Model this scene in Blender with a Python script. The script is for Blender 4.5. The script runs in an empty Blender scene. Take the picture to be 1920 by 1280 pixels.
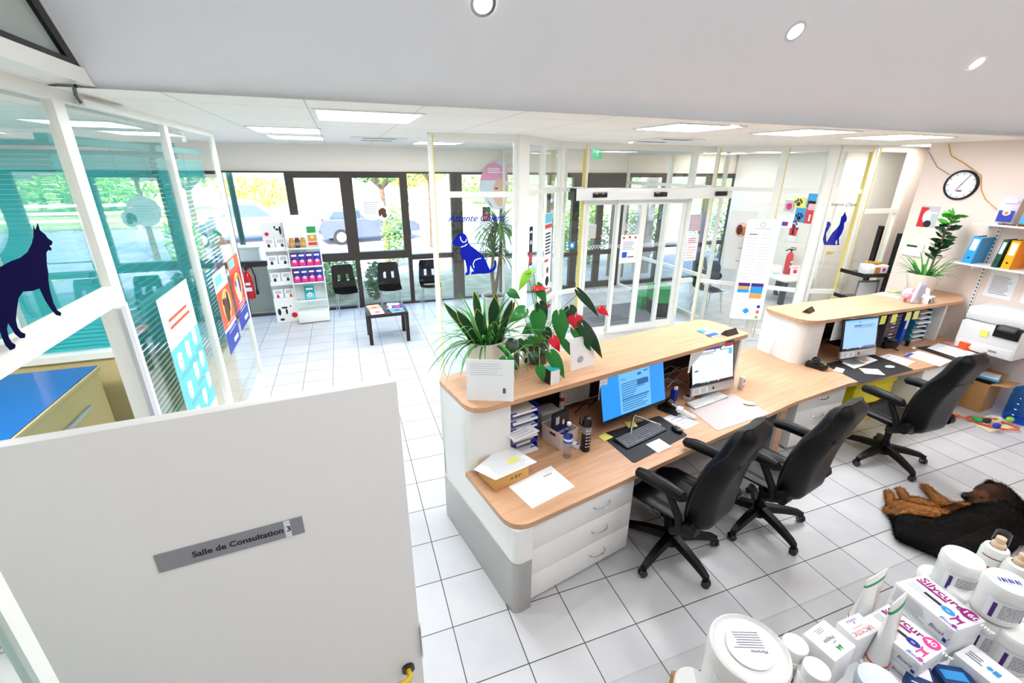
import bpy, bmesh, math, random
from math import sin, cos, pi, radians as R
from mathutils import Vector, Matrix
random.seed(7)
S = bpy.context.scene
# ---------------------------------------------------------------- camera
CAMP = Vector((-0.384, -2.971, 2.940))
RT = Vector((0.94008723, -0.34082501, 0.00862046)); UP = Vector((0.11521892, 0.34139885, 0.93282979)); FW = Vector((0.32087473, 0.87594814, -0.36021419))
cd = bpy.data.cameras.new('camera'); cam = bpy.data.objects.new('camera', cd); S.collection.objects.link(cam)
cd.sensor_width = 36; cd.lens = 15.82; cd.clip_start = 0.02; cd.clip_end = 400
m = Matrix((RT, UP, -FW)).transposed().to_4x4(); m.translation = CAMP; cam.matrix_world = m
S.camera = cam
# ---------------------------------------------------------------- light and exposure
S.view_settings.view_transform = 'Standard'; S.view_settings.look = 'None'; S.view_settings.gamma = 1
S.view_settings.use_curve_mapping = False; S.view_settings.exposure = 1.12
W = bpy.data.worlds.new('sky'); S.world = W; W.use_nodes = True
nt = W.node_tree; nt.nodes.clear()
sky = nt.nodes.new('ShaderNodeTexSky'); sky.sky_type = 'NISHITA'; sky.sun_elevation = R(40); sky.sun_rotation = R(200); sky.sun_disc = False
sky.air_density = 1.0; sky.dust_density = 2.5; sky.ozone_density = 1.0
bg = nt.nodes.new('ShaderNodeBackground'); bg.inputs[1].default_value = 0.7
wo = nt.nodes.new('ShaderNodeOutputWorld'); nt.links.new(sky.outputs[0], bg.inputs[0]); nt.links.new(bg.outputs[0], wo.inputs[0])
sd = bpy.data.lights.new('sun', 'SUN'); sd.energy = 8.0; sd.angle = R(3); sd.color = (1, .96, .88)
so = bpy.data.objects.new('sun', sd); S.collection.objects.link(so); so.rotation_euler = (R(48), 0, R(-25))   # high sun from the building's side of the road
PANEL_POWER = 15.5; SPOT = 6.3

# ---------------------------------------------------------------- materials
MAT = {}
def srgb(h):
    h = h.lstrip('#'); v = [int(h[i:i+2], 16)/255 for i in (0, 2, 4)]
    return tuple((c/12.92 if c <= .04045 else ((c+.055)/1.055)**2.4) for c in v) + (1,)
def mat(name, col, rough=.5, metal=0, emit=0, var=0, vscale=20, bump=0, bscale=60, coat=0, spec=.5, alpha=1, trans=0, ior=1.45):
    if name in MAT: return MAT[name]
    m = bpy.data.materials.new(name); m.use_nodes = True; MAT[name] = m
    nt = m.node_tree; b = nt.nodes['Principled BSDF']
    c = srgb(col) if isinstance(col, str) else tuple(col) + (1,)
    b.inputs['Base Color'].default_value = c; b.inputs['Roughness'].default_value = rough; b.inputs['Metallic'].default_value = metal
    b.inputs['Specular IOR Level'].default_value = spec; b.inputs['Coat Weight'].default_value = coat
    b.inputs['Transmission Weight'].default_value = trans; b.inputs['IOR'].default_value = ior; b.inputs['Alpha'].default_value = alpha
    if emit: b.inputs['Emission Color'].default_value = c; b.inputs['Emission Strength'].default_value = emit
    if var or bump:
        tc = nt.nodes.new('ShaderNodeTexCoord')
        n = nt.nodes.new('ShaderNodeTexNoise'); n.inputs['Scale'].default_value = vscale; n.inputs['Detail'].default_value = 4
        nt.links.new(tc.outputs['Object'], n.inputs['Vector'])
        if var:
            mx = nt.nodes.new('ShaderNodeMix'); mx.data_type = 'RGBA'
            mx.inputs[6].default_value = tuple(x*(1-var) for x in c[:3]) + (1,); mx.inputs[7].default_value = tuple(min(1, x*(1+var)) for x in c[:3]) + (1,)
            nt.links.new(n.outputs['Fac'], mx.inputs[0]); nt.links.new(mx.outputs[2], b.inputs['Base Color'])
        if bump:
            n2 = nt.nodes.new('ShaderNodeTexNoise'); n2.inputs['Scale'].default_value = bscale
            nt.links.new(tc.outputs['Object'], n2.inputs['Vector'])
            bp = nt.nodes.new('ShaderNodeBump'); bp.inputs['Strength'].default_value = bump; bp.inputs['Distance'].default_value = .01
            nt.links.new(n2.outputs['Fac'], bp.inputs['Height']); nt.links.new(bp.outputs['Normal'], b.inputs['Normal'])
    return m
def glassmat(name, tint=(1, 1, 1), refl=1.0, rough=0.0, ior=1.52):
    m = bpy.data.materials.new(name); m.use_nodes = True; MAT[name] = m; nt = m.node_tree; nt.nodes.clear()
    t = nt.nodes.new('ShaderNodeBsdfTransparent'); t.inputs[0].default_value = tuple(tint) + (1,)
    g = nt.nodes.new('ShaderNodeBsdfGlossy'); g.inputs['Roughness'].default_value = rough; g.inputs[0].default_value = (refl, refl, refl, 1)
    g0 = nt.nodes.new('ShaderNodeNewGeometry'); dt = nt.nodes.new('ShaderNodeVectorMath'); dt.operation = 'DOT_PRODUCT'
    nt.links.new(g0.outputs['Normal'], dt.inputs[0]); nt.links.new(g0.outputs['Incoming'], dt.inputs[1])
    def mth(op, a, b=None):
        n = nt.nodes.new('ShaderNodeMath'); n.operation = op
        for i, x in enumerate((a, b)):
            if x is None: continue
            if isinstance(x, (int, float)): n.inputs[i].default_value = x
            else: nt.links.new(x, n.inputs[i])
        return n.outputs[0]
    f0 = ((ior-1)/(ior+1))**2
    fres = mth('ADD', mth('MULTIPLY', mth('POWER', mth('SUBTRACT', 1.0, mth('ABSOLUTE', dt.outputs['Value'])), 5.0), 1-f0), f0)   # how much a glass surface mirrors at each angle
    mx = nt.nodes.new('ShaderNodeMixShader'); o = nt.nodes.new('ShaderNodeOutputMaterial')
    nt.links.new(fres, mx.inputs[0]); nt.links.new(t.outputs[0], mx.inputs[1]); nt.links.new(g.outputs[0], mx.inputs[2]); nt.links.new(mx.outputs[0], o.inputs[0])
    return m
glassmat('pane', (.96, .98, .97)); glassmat('pane_tint', (.80, .93, .93)); glassmat('clear_plastic', (.93, .95, .97), ior=1.3)
glassmat('shelf_glass', (.99, .995, .99), refl=.08); glassmat('blue_plastic', (.22, .55, .93), ior=1.4); glassmat('tube_plastic', (.90, .90, .92), ior=1.3, rough=.1)
mat('white', '#EEEDEA', .45); mat('white_gloss', '#F2F1EE', .25, coat=.2); mat('frame_white', '#F1F0E9', .35); mat('yellow_seal', '#E6D27C', .5)
mat('wall_cream', '#F0DED2', .85, var=.02, vscale=3); mat('wall_white', '#EFEDEA', .8); mat('wall_cream_lightened', '#FBF0E6', .85); mat('plaster', '#E9EBEF', .8, bump=.05, bscale=150)
mat('dark_frame', '#3A312D', .45); mat('black', '#0B0B0C', .4); mat('black_gloss', '#070708', .12, coat=.5); mat('dark_grey', '#2B2B2E', .5)
mat('grey', '#8C8E92', .5); mat('light_grey', '#C3C5C8', .5); mat('steel', '#B9B7B4', .32, metal=1, var=.05, vscale=8); mat('chrome', '#D8D8DA', .12, metal=1)
mat('paper', '#F7F7F8', .7); mat('paper_blue', '#E2EAF6', .7); mat('ink', '#5A6070', .8); mat('ink_dark', '#23262E', .7); mat('ink_light', '#B4BAC6', .8)
mat('red', '#D3121A', .3, coat=.3); mat('blue_decal', '#101F9C', .8, spec=.1); mat('navy_decal', '#0C0838', .9, spec=.05)
mat('leather', '#08080A', .38, bump=.12, bscale=220, spec=.28); mat('plastic_black', '#060607', .45, spec=.35); mat('yellow_note', '#EDEB7A', .8)
mat('yellow_plastic', '#E8DA10', .4); mat('yellow_paint', '#EEC70E', .25, coat=.4); mat('orange', '#F0541E', .35); mat('cardboard', '#B98A57', .85, var=.06, vscale=12); mat('kraft', '#D9A55E', .8, var=.04)
mat('steel_plate', '#96979B', .5, metal=.2)
mat('magenta', '#A3137E', .5); mat('pink', '#EE3C98', .5); mat('lavender', '#CBB9DC', .6); mat('teal', '#12A3A0', .5); mat('aqua', '#6CCBE2', .6); mat('blue', '#1E55C8', .4); mat('royal', '#142F9E', .4)
mat('skyblue', '#2D9BE0', .4); mat('green', '#1F9A55', .5); mat('brown', '#5B3320', .6); mat('tan', '#C58A4E', .7); mat('purple', '#4D1E78', .5); mat('hotpink', '#E3237E', .45)
mat('soil', '#3A261A', .95, bump=.5, bscale=80); mat('pot_white', '#E9E6DD', .4); mat('pale_pink', '#F6B9C4', .4)
mat('lamp_glow', '#FFF8EE', .5, emit=0)
def wood(name, rot):
    m = mat(name, '#D3A27A', .38, coat=.15); nt = m.node_tree; b = nt.nodes['Principled BSDF']
    tc = nt.nodes.new('ShaderNodeTexCoord'); mp = nt.nodes.new('ShaderNodeMapping'); mp.inputs['Rotation'].default_value = (0, 0, -rot); mp.inputs['Scale'].default_value = (.9, 14, 14)
    n = nt.nodes.new('ShaderNodeTexNoise'); n.inputs['Scale'].default_value = 2.2; n.inputs['Detail'].default_value = 6; n.inputs['Roughness'].default_value = .6
    cr = nt.nodes.new('ShaderNodeValToRGB'); cr.color_ramp.elements[0].position = .3; cr.color_ramp.elements[1].position = .72
    cr.color_ramp.elements[0].color = srgb('#C2936F'); cr.color_ramp.elements[1].color = srgb('#D6A985')
    vr = nt.nodes.new('ShaderNodeVectorRotate'); vr.rotation_type = 'Z_AXIS'; vr.inputs['Angle'].default_value = -rot
    nt.links.new(tc.outputs['Object'], vr.inputs['Vector']); mp.inputs['Rotation'].default_value = (0, 0, 0)
    nt.links.new(vr.outputs[0], mp.inputs['Vector']); nt.links.new(mp.outputs[0], n.inputs['Vector']); nt.links.new(n.outputs['Fac'], cr.inputs[0]); nt.links.new(cr.outputs[0], b.inputs['Base Color'])
    return m
wood('beech', R(11.5)); wood('beech_straight', 0)

# ---------------------------------------------------------------- mesh helpers
def at(px, py, z=0.0):                     # the point of the horizontal plane at height z seen at that place of the photograph
    d = RT*((px-960)/843.73) - UP*((py-640)/843.73) + FW
    return CAMP + d*((z-CAMP.z)/d.z)
def onx(px, py, X):
    d = RT*((px-960)/843.73) - UP*((py-640)/843.73) + FW
    return CAMP + d*((X-CAMP.x)/d.x)
def ony(px, py, Y):
    d = RT*((px-960)/843.73) - UP*((py-640)/843.73) + FW
    return CAMP + d*((Y-CAMP.y)/d.y)
class MB:
    def __init__(s): s.v = []; s.f = []; s.m = []; s.mats = []; s.sm = []
    def mi(s, m):
        if m not in s.mats: s.mats.append(m)
        return s.mats.index(m)
    def add(s, vs, fs, m, M=None, smooth=False):
        o = len(s.v); k = s.mi(m)
        for v in vs: s.v.append((M @ Vector(v)) if M is not None else Vector(v))
        for f in fs: s.f.append([o+i for i in f]); s.m.append(k); s.sm.append(smooth)
        return s
    def bm(s, b, m, M=None, smooth=False):
        b.verts.index_update(); s.add([v.co.copy() for v in b.verts], [[v.index for v in f.verts] for f in b.faces], m, M, smooth); b.free(); return s
    def box(s, c, d, m, bev=0, rz=0, M=None, seg=2, smooth=None, rx=0, ry=0):
        b = bmesh.new(); bmesh.ops.create_cube(b, size=1); bmesh.ops.scale(b, vec=Vector(d), verts=b.verts)
        if bev: bmesh.ops.bevel(b, geom=b.edges[:], offset=min(bev, min(d)*.49), segments=seg, profile=.5, affect='EDGES')
        T = Matrix.Translation(Vector(c)) @ Matrix.Rotation(rz, 4, 'Z') @ Matrix.Rotation(ry, 4, 'Y') @ Matrix.Rotation(rx, 4, 'X')
        return s.bm(b, m, (M @ T) if M is not None else T, bool(bev) if smooth is None else smooth)
    def b2(s, a, c, m, bev=0, M=None):       # box by two corners
        a = Vector(a); c = Vector(c); return s.box((a+c)/2, [abs(x) for x in (c-a)], m, bev, M=M)
    def beam(s, p, q, w, h, m, bev=0, up=(0, 0, 1)):    # rectangular bar from p to q, w across, h along 'up'
        p = Vector(p); q = Vector(q); d = q-p; L = d.length; y = d.normalized(); u = Vector(up); x = y.cross(u)
        if x.length < 1e-4: x = Vector((1, 0, 0))
        x.normalize(); z = x.cross(y)
        T = Matrix((x, y, z)).transposed().to_4x4(); T.translation = (p+q)/2
        return s.box((0, 0, 0), (w, L, h), m, bev, M=T)
    def prism(s, pts, z0, z1, m, M=None, mtop=None, mside=None, smooth=False, bev=0):
        n = len(pts)
        a = sum(pts[i][0]*pts[(i+1) % n][1]-pts[(i+1) % n][0]*pts[i][1] for i in range(n))
        if a < 0: pts = pts[::-1]
        vs = [(p[0], p[1], z0) for p in pts] + [(p[0], p[1], z1) for p in pts]
        s.add(vs, [[n-1-i for i in range(n)]], m, M); s.add(vs, [[n+i for i in range(n)]], mtop or m, M)
        s.add(vs, [[i, (i+1) % n, n+(i+1) % n, n+i] for i in range(n)], mside or m, M, smooth)
        return s
    def lathe(s, prof, m, c=(0, 0, 0), n=24, M=None, smooth=True, cap=True):
        vs = []; fs = []
        for r, z in prof:
            for i in range(n): vs.append((c[0]+r*cos(2*pi*i/n), c[1]+r*sin(2*pi*i/n), c[2]+z))
        for k in range(len(prof)-1):
            for i in range(n): fs.append([k*n+i, k*n+(i+1) % n, (k+1)*n+(i+1) % n, (k+1)*n+i])
        s.add(vs, fs, m, M, smooth)
        if cap:
            if prof[0][0] > 1e-5: s.add(vs[:n], [[n-1-i for i in range(n)]], m, M)
            if prof[-1][0] > 1e-5: s.add(vs[-n:], [list(range(n))], m, M)
        return s
    def cyl(s, p, q, r, m, r2=None, n=16, M=None, smooth=True):
        p = Vector(p); q = Vector(q); d = q-p; L = d.length
        T = Matrix.Translation(p) @ d.to_track_quat('Z', 'Y').to_matrix().to_4x4()
        return s.lathe([(r, 0), (r if r2 is None else r2, L)], m, n=n, M=(M @ T) if M is not None else T, smooth=smooth)
    def tube(s, pts, r, m, n=8, M=None, closed=False):
        P = [Vector(p) for p in pts]; k = len(P); rr = r if isinstance(r, (list, tuple)) else [r]*k
        vs = []; u = None
        for i in range(k):
            t = (P[(i+1) % k]-P[i-1]) if closed else (P[min(i+1, k-1)]-P[max(i-1, 0)])
            t.normalize()
            if u is None:
                u = t.orthogonal().normalized()
            else:
                u = u - t*u.dot(t)
                u = u.normalized() if u.length > 1e-6 else t.orthogonal().normalized()
            w = t.cross(u)
            for j in range(n): vs.append(P[i]+(u*cos(2*pi*j/n)+w*sin(2*pi*j/n))*rr[i])
        fs = [[i*n+j, i*n+(j+1) % n, ((i+1) % k)*n+(j+1) % n, ((i+1) % k)*n+j] for i in range(k if closed else k-1) for j in range(n)]
        if not closed: fs += [[n-1-j for j in range(n)], [(k-1)*n+j for j in range(n)]]
        return s.add(vs, fs, m, M, True)
    def sphere(s, c, r, m, M=None, n=16, k=10):
        r = r if isinstance(r, (tuple, list)) else (r, r, r)
        vs = [(c[0], c[1], c[2]-r[2])]
        for a in range(1, k):
            t = -pi/2+pi*a/k
            for i in range(n): vs.append((c[0]+r[0]*cos(t)*cos(2*pi*i/n), c[1]+r[1]*cos(t)*sin(2*pi*i/n), c[2]+r[2]*sin(t)))
        vs.append((c[0], c[1], c[2]+r[2])); fs = [[0, 1+(i+1) % n, 1+i] for i in range(n)]
        for a in range(k-2):
            for i in range(n): fs.append([1+a*n+i, 1+a*n+(i+1) % n, 1+(a+1)*n+(i+1) % n, 1+(a+1)*n+i])
        e = len(vs)-1; fs += [[e, 1+(k-2)*n+i, 1+(k-2)*n+(i+1) % n] for i in range(n)]
        return s.add(vs, fs, m, M, True)
    def quad(s, a, b, c, d, m): return s.add([a, b, c, d], [[0, 1, 2, 3]], m)
    def rect(s, o, u, v, x0, y0, x1, y1, m, lift=0):   # rectangle on the plane o + u*x + v*y
        n = Vector(u).cross(Vector(v)).normalized()*lift; o = Vector(o)+n; u = Vector(u); v = Vector(v)
        return s.add([o+u*x0+v*y0, o+u*x1+v*y0, o+u*x1+v*y1, o+u*x0+v*y1], [[0, 1, 2, 3]], m)
    def poly(s, o, u, v, pts, m, lift=0, thick=0):      # outline on the plane, given a thickness
        u = Vector(u); v = Vector(v); n = u.cross(v).normalized(); o = Vector(o)+n*lift
        T = Matrix((u, v, n)).transposed().to_4x4(); T.translation = o
        if thick: return s.prism(pts, 0, thick, m, M=T)
        return s.add([(p[0], p[1], 0) for p in pts], [list(range(len(pts)))], m, T)
    def disc(s, o, u, v, cx, cy, r, m, lift=0, ry=None, n=28):
        return s.poly(o, u, v, [(cx+r*cos(2*pi*i/n), cy+(ry or r)*sin(2*pi*i/n)) for i in range(n)], m, lift)
    def text(s, txt, o, u, v, size, m, lift=.0006, shear=0, align='LEFT', bold=0, space=1):
        c = bpy.data.curves.new('t', 'FONT'); c.body = txt; c.size = size; c.shear = shear; c.align_x = align; c.resolution_u = 3; c.offset = bold; c.space_character = space
        ob = bpy.data.objects.new('t', c); S.collection.objects.link(ob); dg = bpy.context.evaluated_depsgraph_get(); e = ob.evaluated_get(dg); me = e.to_mesh()
        u = Vector(u).normalized(); v = Vector(v).normalized(); n = u.cross(v)
        T = Matrix((u, v, n)).transposed().to_4x4(); T.translation = Vector(o)+n*lift
        s.add([q.co.copy() for q in me.vertices], [list(p.vertices) for p in me.polygons], m, T)
        e.to_mesh_clear(); bpy.data.objects.remove(ob); bpy.data.curves.remove(c); return s
    def lines(s, o, u, v, x0, x1, y0, y1, n, m, lift=.0006, h=.45, rag=.25, seed=1):   # n ruled lines of small print
        rnd = random.Random(seed); dy = (y1-y0)/n
        for i in range(n):
            y = y0+dy*i; e = x1-(x1-x0)*rnd.random()*rag; s.rect(o, u, v, x0, y, e, y+dy*h, m, lift)
        return s
    def build(s, name, parent=None, smooth=None, bevel=0):
        me = bpy.data.meshes.new(name); me.from_pydata([tuple(v) for v in s.v], [], s.f)
        for mm in s.mats: me.materials.append(MAT[mm])
        me.polygons.foreach_set('material_index', s.m); me.polygons.foreach_set('use_smooth', s.sm if smooth is None else [smooth]*len(s.f)); me.update()
        o = bpy.data.objects.new(name, me); S.collection.objects.link(o)
        if parent is not None: o.parent = parent
        if any(s.sm) and smooth is not False:
            try: me.set_sharp_from_angle(angle=R(42))
            except Exception: pass
        return o
def tag(o, label=None, cat=None, group=None, kind=None):
    if label: o['label'] = label
    if cat: o['category'] = cat
    if group: o['group'] = group
    if kind: o['kind'] = kind
    return o
def thing(name, label, cat, loc=(0, 0, 0), rz=0, group=None, sc=1):
    o = bpy.data.objects.new(name, None); S.collection.objects.link(o); o.location = loc; o.rotation_euler = (0, 0, rz); o.scale = (sc, sc, sc); o.empty_display_size = .1
    return tag(o, label, cat, group)
def struct(o): o['kind'] = 'structure'; return o
def place(o, loc, rz=0): o.location = loc; o.rotation_euler = (0, 0, rz); return o
def copytree(o, loc, rz, label, parent=None):
    c = o.copy(); S.collection.objects.link(c)
    if parent is None: c.location = loc; c.rotation_euler = (0, 0, rz); c['label'] = label
    else: c.parent = parent
    for ch in o.children: copytree(ch, None, None, None, c)
    return c
def rpoly(pts, rad, n=6):      # polygon with rounded corners
    out = []; k = len(pts)
    for i in range(k):
        p = Vector(pts[i]).to_2d(); a = Vector(pts[i-1]).to_2d(); b = Vector(pts[(i+1) % k]).to_2d(); r = rad[i] if isinstance(rad, (list, tuple)) else rad
        if r <= 0: out.append(tuple(p)); continue
        da = (a-p).normalized(); db = (b-p).normalized(); r1 = min(r, (a-p).length*.49, (b-p).length*.49)
        p0 = p+da*r1; p1 = p+db*r1
        for j in range(n+1):
            t = j/n; q = p0*(1-t)**2+p*2*t*(1-t)+p1*t*t; out.append(tuple(q))
    return out
mat('dark_green', '#1F4A44', .5); mat('brick_grey', '#B6B0A6', .9, var=.08, vscale=4); mat('coat', '#1C2440', .9, bump=.4, bscale=12); mat('brown_black', '#2C1F1B', .45); mat('pink_soft', '#EE9CC4', .6); mat('skin_tone', '#EBC3A6', .7)
mat('exit_green', '#1FA06A', .5, emit=.6); mat('mat_grey', '#77757F', .95, bump=.5, bscale=300); mat('lime', '#8CC63F', .5)

mat('leaf_out', '#5F8F3C', .6, var=.35, vscale=3); mat('leaf_dark', '#3C6B2E', .6, var=.35, vscale=3); mat('leaf_yellow', '#A8B04A', .6, var=.2, vscale=2)
mat('bark', '#6A5746', .9, var=.2); mat('car_glass', '#30404C', .08, coat=.5); mat('rubber', '#17171A', .8)
mat('tail', '#D91A1A', .3); mat('palm_leaf', '#4C7F35', .45, var=.25, vscale=5); mat('blind_teal', '#1FA9AC', .55)
mat('table_blue', '#1C5FAE', .3, coat=.3); mat('table_cream', '#CDBB8A', .6); mat('room_fill', '#FFFFFF', .5, emit=30)
mat('alu', '#C9CACD', .35, metal=.7); mat('red_led', '#FF2A10', .4, emit=6); mat('mat_black', '#201F22', .6)
mat('mat_pale', '#C2B6B3', .6); mat('key_dark', '#77777C', .5); mat('key_light', '#EDEDEF', .5)
mat('grey_dark', '#4E4C52', .5); mat('tray_teal', '#0E7FA5', .35); mat('lavender_print', '#D9D2E2', .6)
mat('basket', '#E6D3CC', .45); mat('green_dark', '#1C4A18', .4); mat('green_binder', '#0C4A3A', .45)
mat('amber', '#F2A90C', .45); mat('olive_gold', '#B9A52A', .5); mat('printer_white', '#E4E3E1', .4)
mat('rope', '#DCCFB2', .9); mat('amber_dark', '#B98A2A', .35, metal=.3); mat('snake_leaf', '#1E4A2C', .4, var=.4, vscale=14)
mat('snake_edge', '#CFCB3C', .45); mat('spider_leaf', '#3E8A3C', .45, var=.3, vscale=10); mat('anth_leaf', '#1F7A2A', .28, var=.25, vscale=6, coat=.3)
mat('lime_leaf', '#8CCB2C', .4); mat('stem_green', '#6FA33A', .5); mat('anth_red', '#E3102A', .18, coat=.6)
mat('spadix', '#F3A58A', .5); mat('dark_leaf', '#173F22', .3, var=.3, vscale=8, coat=.3); mat('fresh_leaf', '#3FA52A', .4, var=.2, vscale=8)
mat('pot_glass', '#4B4540', .3); mat('jar_label', '#A5A3A6', .7); mat('pump_cream', '#F2CDA8', .5)
mat('maroon', '#9C1F4A', .5); mat('navy_box', '#123E78', .45); mat('eye_brown', '#1C0E06', .08, coat=.8)
mat('frosted_grey', '#A3ADA6', .25, coat=.3)
# ================================================================ SETTING
ZC = 3.32
def floormat():
    m = mat('floor_tiles', '#C9C8C8', .35); nt = m.node_tree; L = nt.links; N = nt.nodes; b = N['Principled BSDF']
    g = N.new('ShaderNodeNewGeometry'); sc = N.new('ShaderNodeVectorMath'); sc.operation = 'MULTIPLY'; sc.inputs[1].default_value = (2.5, 2.5, 0)
    L.new(g.outputs['Position'], sc.inputs[0])
    fr = N.new('ShaderNodeVectorMath'); fr.operation = 'FRACTION'; L.new(sc.outputs[0], fr.inputs[0])
    fl = N.new('ShaderNodeVectorMath'); fl.operation = 'FLOOR'; L.new(sc.outputs[0], fl.inputs[0])
    sp = N.new('ShaderNodeSeparateXYZ'); L.new(fr.outputs[0], sp.inputs[0])
    def M(op, a, bb=None):
        n = N.new('ShaderNodeMath'); n.operation = op
        for i, x in enumerate((a, bb)):
            if x is None: continue
            if isinstance(x, (int, float)): n.inputs[i].default_value = x
            else: L.new(x, n.inputs[i])
        return n.outputs[0]
    dx = M('ABSOLUTE', M('SUBTRACT', sp.outputs[0], .5)); dy = M('ABSOLUTE', M('SUBTRACT', sp.outputs[1], .5))
    gr = M('GREATER_THAN', M('MAXIMUM', dx, dy), .5-.0085)
    wn = N.new('ShaderNodeTexWhiteNoise'); L.new(fl.outputs[0], wn.inputs['Vector'])
    ns = N.new('ShaderNodeTexNoise'); ns.inputs['Scale'].default_value = 3; ns.inputs['Detail'].default_value = 6; L.new(g.outputs['Position'], ns.inputs['Vector'])
    fac = M('ADD', M('MULTIPLY', wn.outputs[0], .35), M('MULTIPLY', ns.outputs['Fac'], .65))
    cr = N.new('ShaderNodeValToRGB'); cr.color_ramp.elements[0].position = .25; cr.color_ramp.elements[1].position = .75
    cr.color_ramp.elements[0].color = srgb('#BABABD'); cr.color_ramp.elements[1].color = srgb('#CDCBCA'); L.new(fac, cr.inputs[0])
    mx = N.new('ShaderNodeMix'); mx.data_type = 'RGBA'; L.new(gr, mx.inputs[0]); L.new(cr.outputs[0], mx.inputs[6]); mx.inputs[7].default_value = srgb('#3A332C'); L.new(mx.outputs[2], b.inputs['Base Color'])
    n2 = N.new('ShaderNodeTexNoise'); n2.inputs['Scale'].default_value = 9; n2.inputs['Detail'].default_value = 8; n2.inputs['Roughness'].default_value = .7; L.new(g.outputs['Position'], n2.inputs['Vector'])
    L.new(M('ADD', M('MULTIPLY', n2.outputs['Fac'], .35), .20), b.inputs['Roughness'])
    bp = N.new('ShaderNodeBump'); bp.inputs['Strength'].default_value = .35; bp.inputs['Distance'].default_value = .004
    L.new(M('SUBTRACT', M('MULTIPLY', n2.outputs['Fac'], .4), gr), bp.inputs['Height']); L.new(bp.outputs[0], b.inputs['Normal'])
floormat()
def ceilmat():
    m = mat('ceiling_tiles', '#EFE9E0', .9); nt = m.node_tree; L = nt.links; N = nt.nodes; b = N['Principled BSDF']
    g = N.new('ShaderNodeNewGeometry'); mp = N.new('ShaderNodeMapping'); mp.inputs['Location'].default_value = (.53/.745, -.05/.8, 0); mp.inputs['Scale'].default_value = (1/.745, 1/.8, 0); L.new(g.outputs['Position'], mp.inputs[0])
    fr = N.new('ShaderNodeVectorMath'); fr.operation = 'FRACTION'; L.new(mp.outputs[0], fr.inputs[0]); sp = N.new('ShaderNodeSeparateXYZ'); L.new(fr.outputs[0], sp.inputs[0])
    def M(op, a, bb=None):
        n = N.new('ShaderNodeMath'); n.operation = op
        for i, x in enumerate((a, bb)):
            if x is None: continue
            if isinstance(x, (int, float)): n.inputs[i].default_value = x
            else: L.new(x, n.inputs[i])
        return n.outputs[0]
    dx = M('ABSOLUTE', M('SUBTRACT', sp.outputs[0], .5)); dy = M('ABSOLUTE', M('SUBTRACT', sp.outputs[1], .5))
    gr = M('GREATER_THAN', M('MAXIMUM', dx, dy), .494)
    mx = N.new('ShaderNodeMix'); mx.data_type = 'RGBA'; L.new(gr, mx.inputs[0]); mx.inputs[6].default_value = srgb('#F8F3EA'); mx.inputs[7].default_value = srgb('#CFC8BE'); L.new(mx.outputs[2], b.inputs['Base Color'])
    n = N.new('ShaderNodeTexNoise'); n.inputs['Scale'].default_value = 120; L.new(g.outputs['Position'], n.inputs['Vector'])
    bp = N.new('ShaderNodeBump'); bp.inputs['Strength'].default_value = .3; bp.inputs['Distance'].default_value = .004; L.new(n.outputs['Fac'], bp.inputs['Height']); L.new(bp.outputs[0], b.inputs['Normal'])
ceilmat()
struct(MB().b2((-5.2, -7.5, -.12), (13.2, 7.28, 0), 'floor_tiles').build('floor'))
struct(MB().quad((-5.2, .40, ZC), (-5.2, .52, ZC), (13.2, .52, ZC), (13.2, .40, ZC), 'ceiling_tiles').b2((-5.2, .52, ZC), (13.2, 7.28, ZC+.06), 'ceiling_tiles').build('ceiling'))
# smooth sloping soffit rising towards the viewer, then flat
sl = MB(); sl.add([(-5.2, .40, 3.32), (13.2, .62, 3.32), (13.2, -1.8, 5.7), (-5.2, -2.0, 5.72)], [[0, 3, 2, 1]], 'plaster')
sl.add([(-5.2, -2.0, 5.72), (13.2, -1.8, 5.7), (13.2, -7.5, 5.7), (-5.2, -7.5, 5.72)], [[0, 3, 2, 1]], 'plaster')
sl.add([(-5.2, .44, 3.38), (13.2, .66, 3.38), (13.2, -1.76, 5.78), (-5.2, -1.96, 5.8), (13.2, -7.5, 5.78), (-5.2, -7.5, 5.8)], [[0, 1, 2, 3], [3, 2, 4, 5]], 'plaster')
struct(sl.build('ceiling_slope'))
struct(MB().b2((-5.2, 7.28, 2.84), (13.2, 7.48, 3.8), 'wall_cream_lightened').build('wall_back'))  # cream lightened to make up for the weak light on this wall
struct(MB().b2((7.7, -7.5, 0), (7.88, 1.62, 6), 'wall_cream').build('wall_right'))
struct(MB().b2((-5.2, -7.7, 0), (13.2, -7.5, 6), 'wall_white').build('wall_front'))
struct(MB().b2((-5.4, -7.7, 0), (-5.2, 7.48, 6), 'wall_white').build('wall_left'))
struct(MB().b2((13.2, -7.7, 0), (13.4, 7.48, 6), 'wall_white').build('wall_far_right'))

# ---- dark glazed front: frames and panes on the plane y = 7.28
def win(n, x0, x1, z0, z1, fw=.07, sill=None, frame='dark_frame', extra=()):
    o = thing('window_%d' % n, None, None); struct(o)
    f = MB(); y0, y1 = 7.24, 7.36
    f.b2((x0, y0, z0), (x0+fw, y1, z1), frame); f.b2((x1-fw, y0, z0), (x1, y1, z1), frame)
    f.b2((x0+fw, y0, z1-fw), (x1-fw, y1, z1), frame); f.b2((x0+fw, y0, z0), (x1-fw, y1, z0+fw), frame)
    if sill: f.b2((x0+fw, y0, sill-.05), (x1-fw, y1, sill+.06), frame)
    for e in extra: f.b2(*e, frame)
    f.build('window_frame', o)
    MB().b2((x0+fw, 7.295, z0+fw), (x1-fw, 7.305, z1-fw), 'pane').build('pane', o)
    return o
win(1, -2.45, -1.34, 0, 2.84, .03, 1.08)
win(2, -1.34, -.25, 1.1, 2.84, .12); win(3, -.25, .93, 1.1, 2.84, .12)
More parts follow.
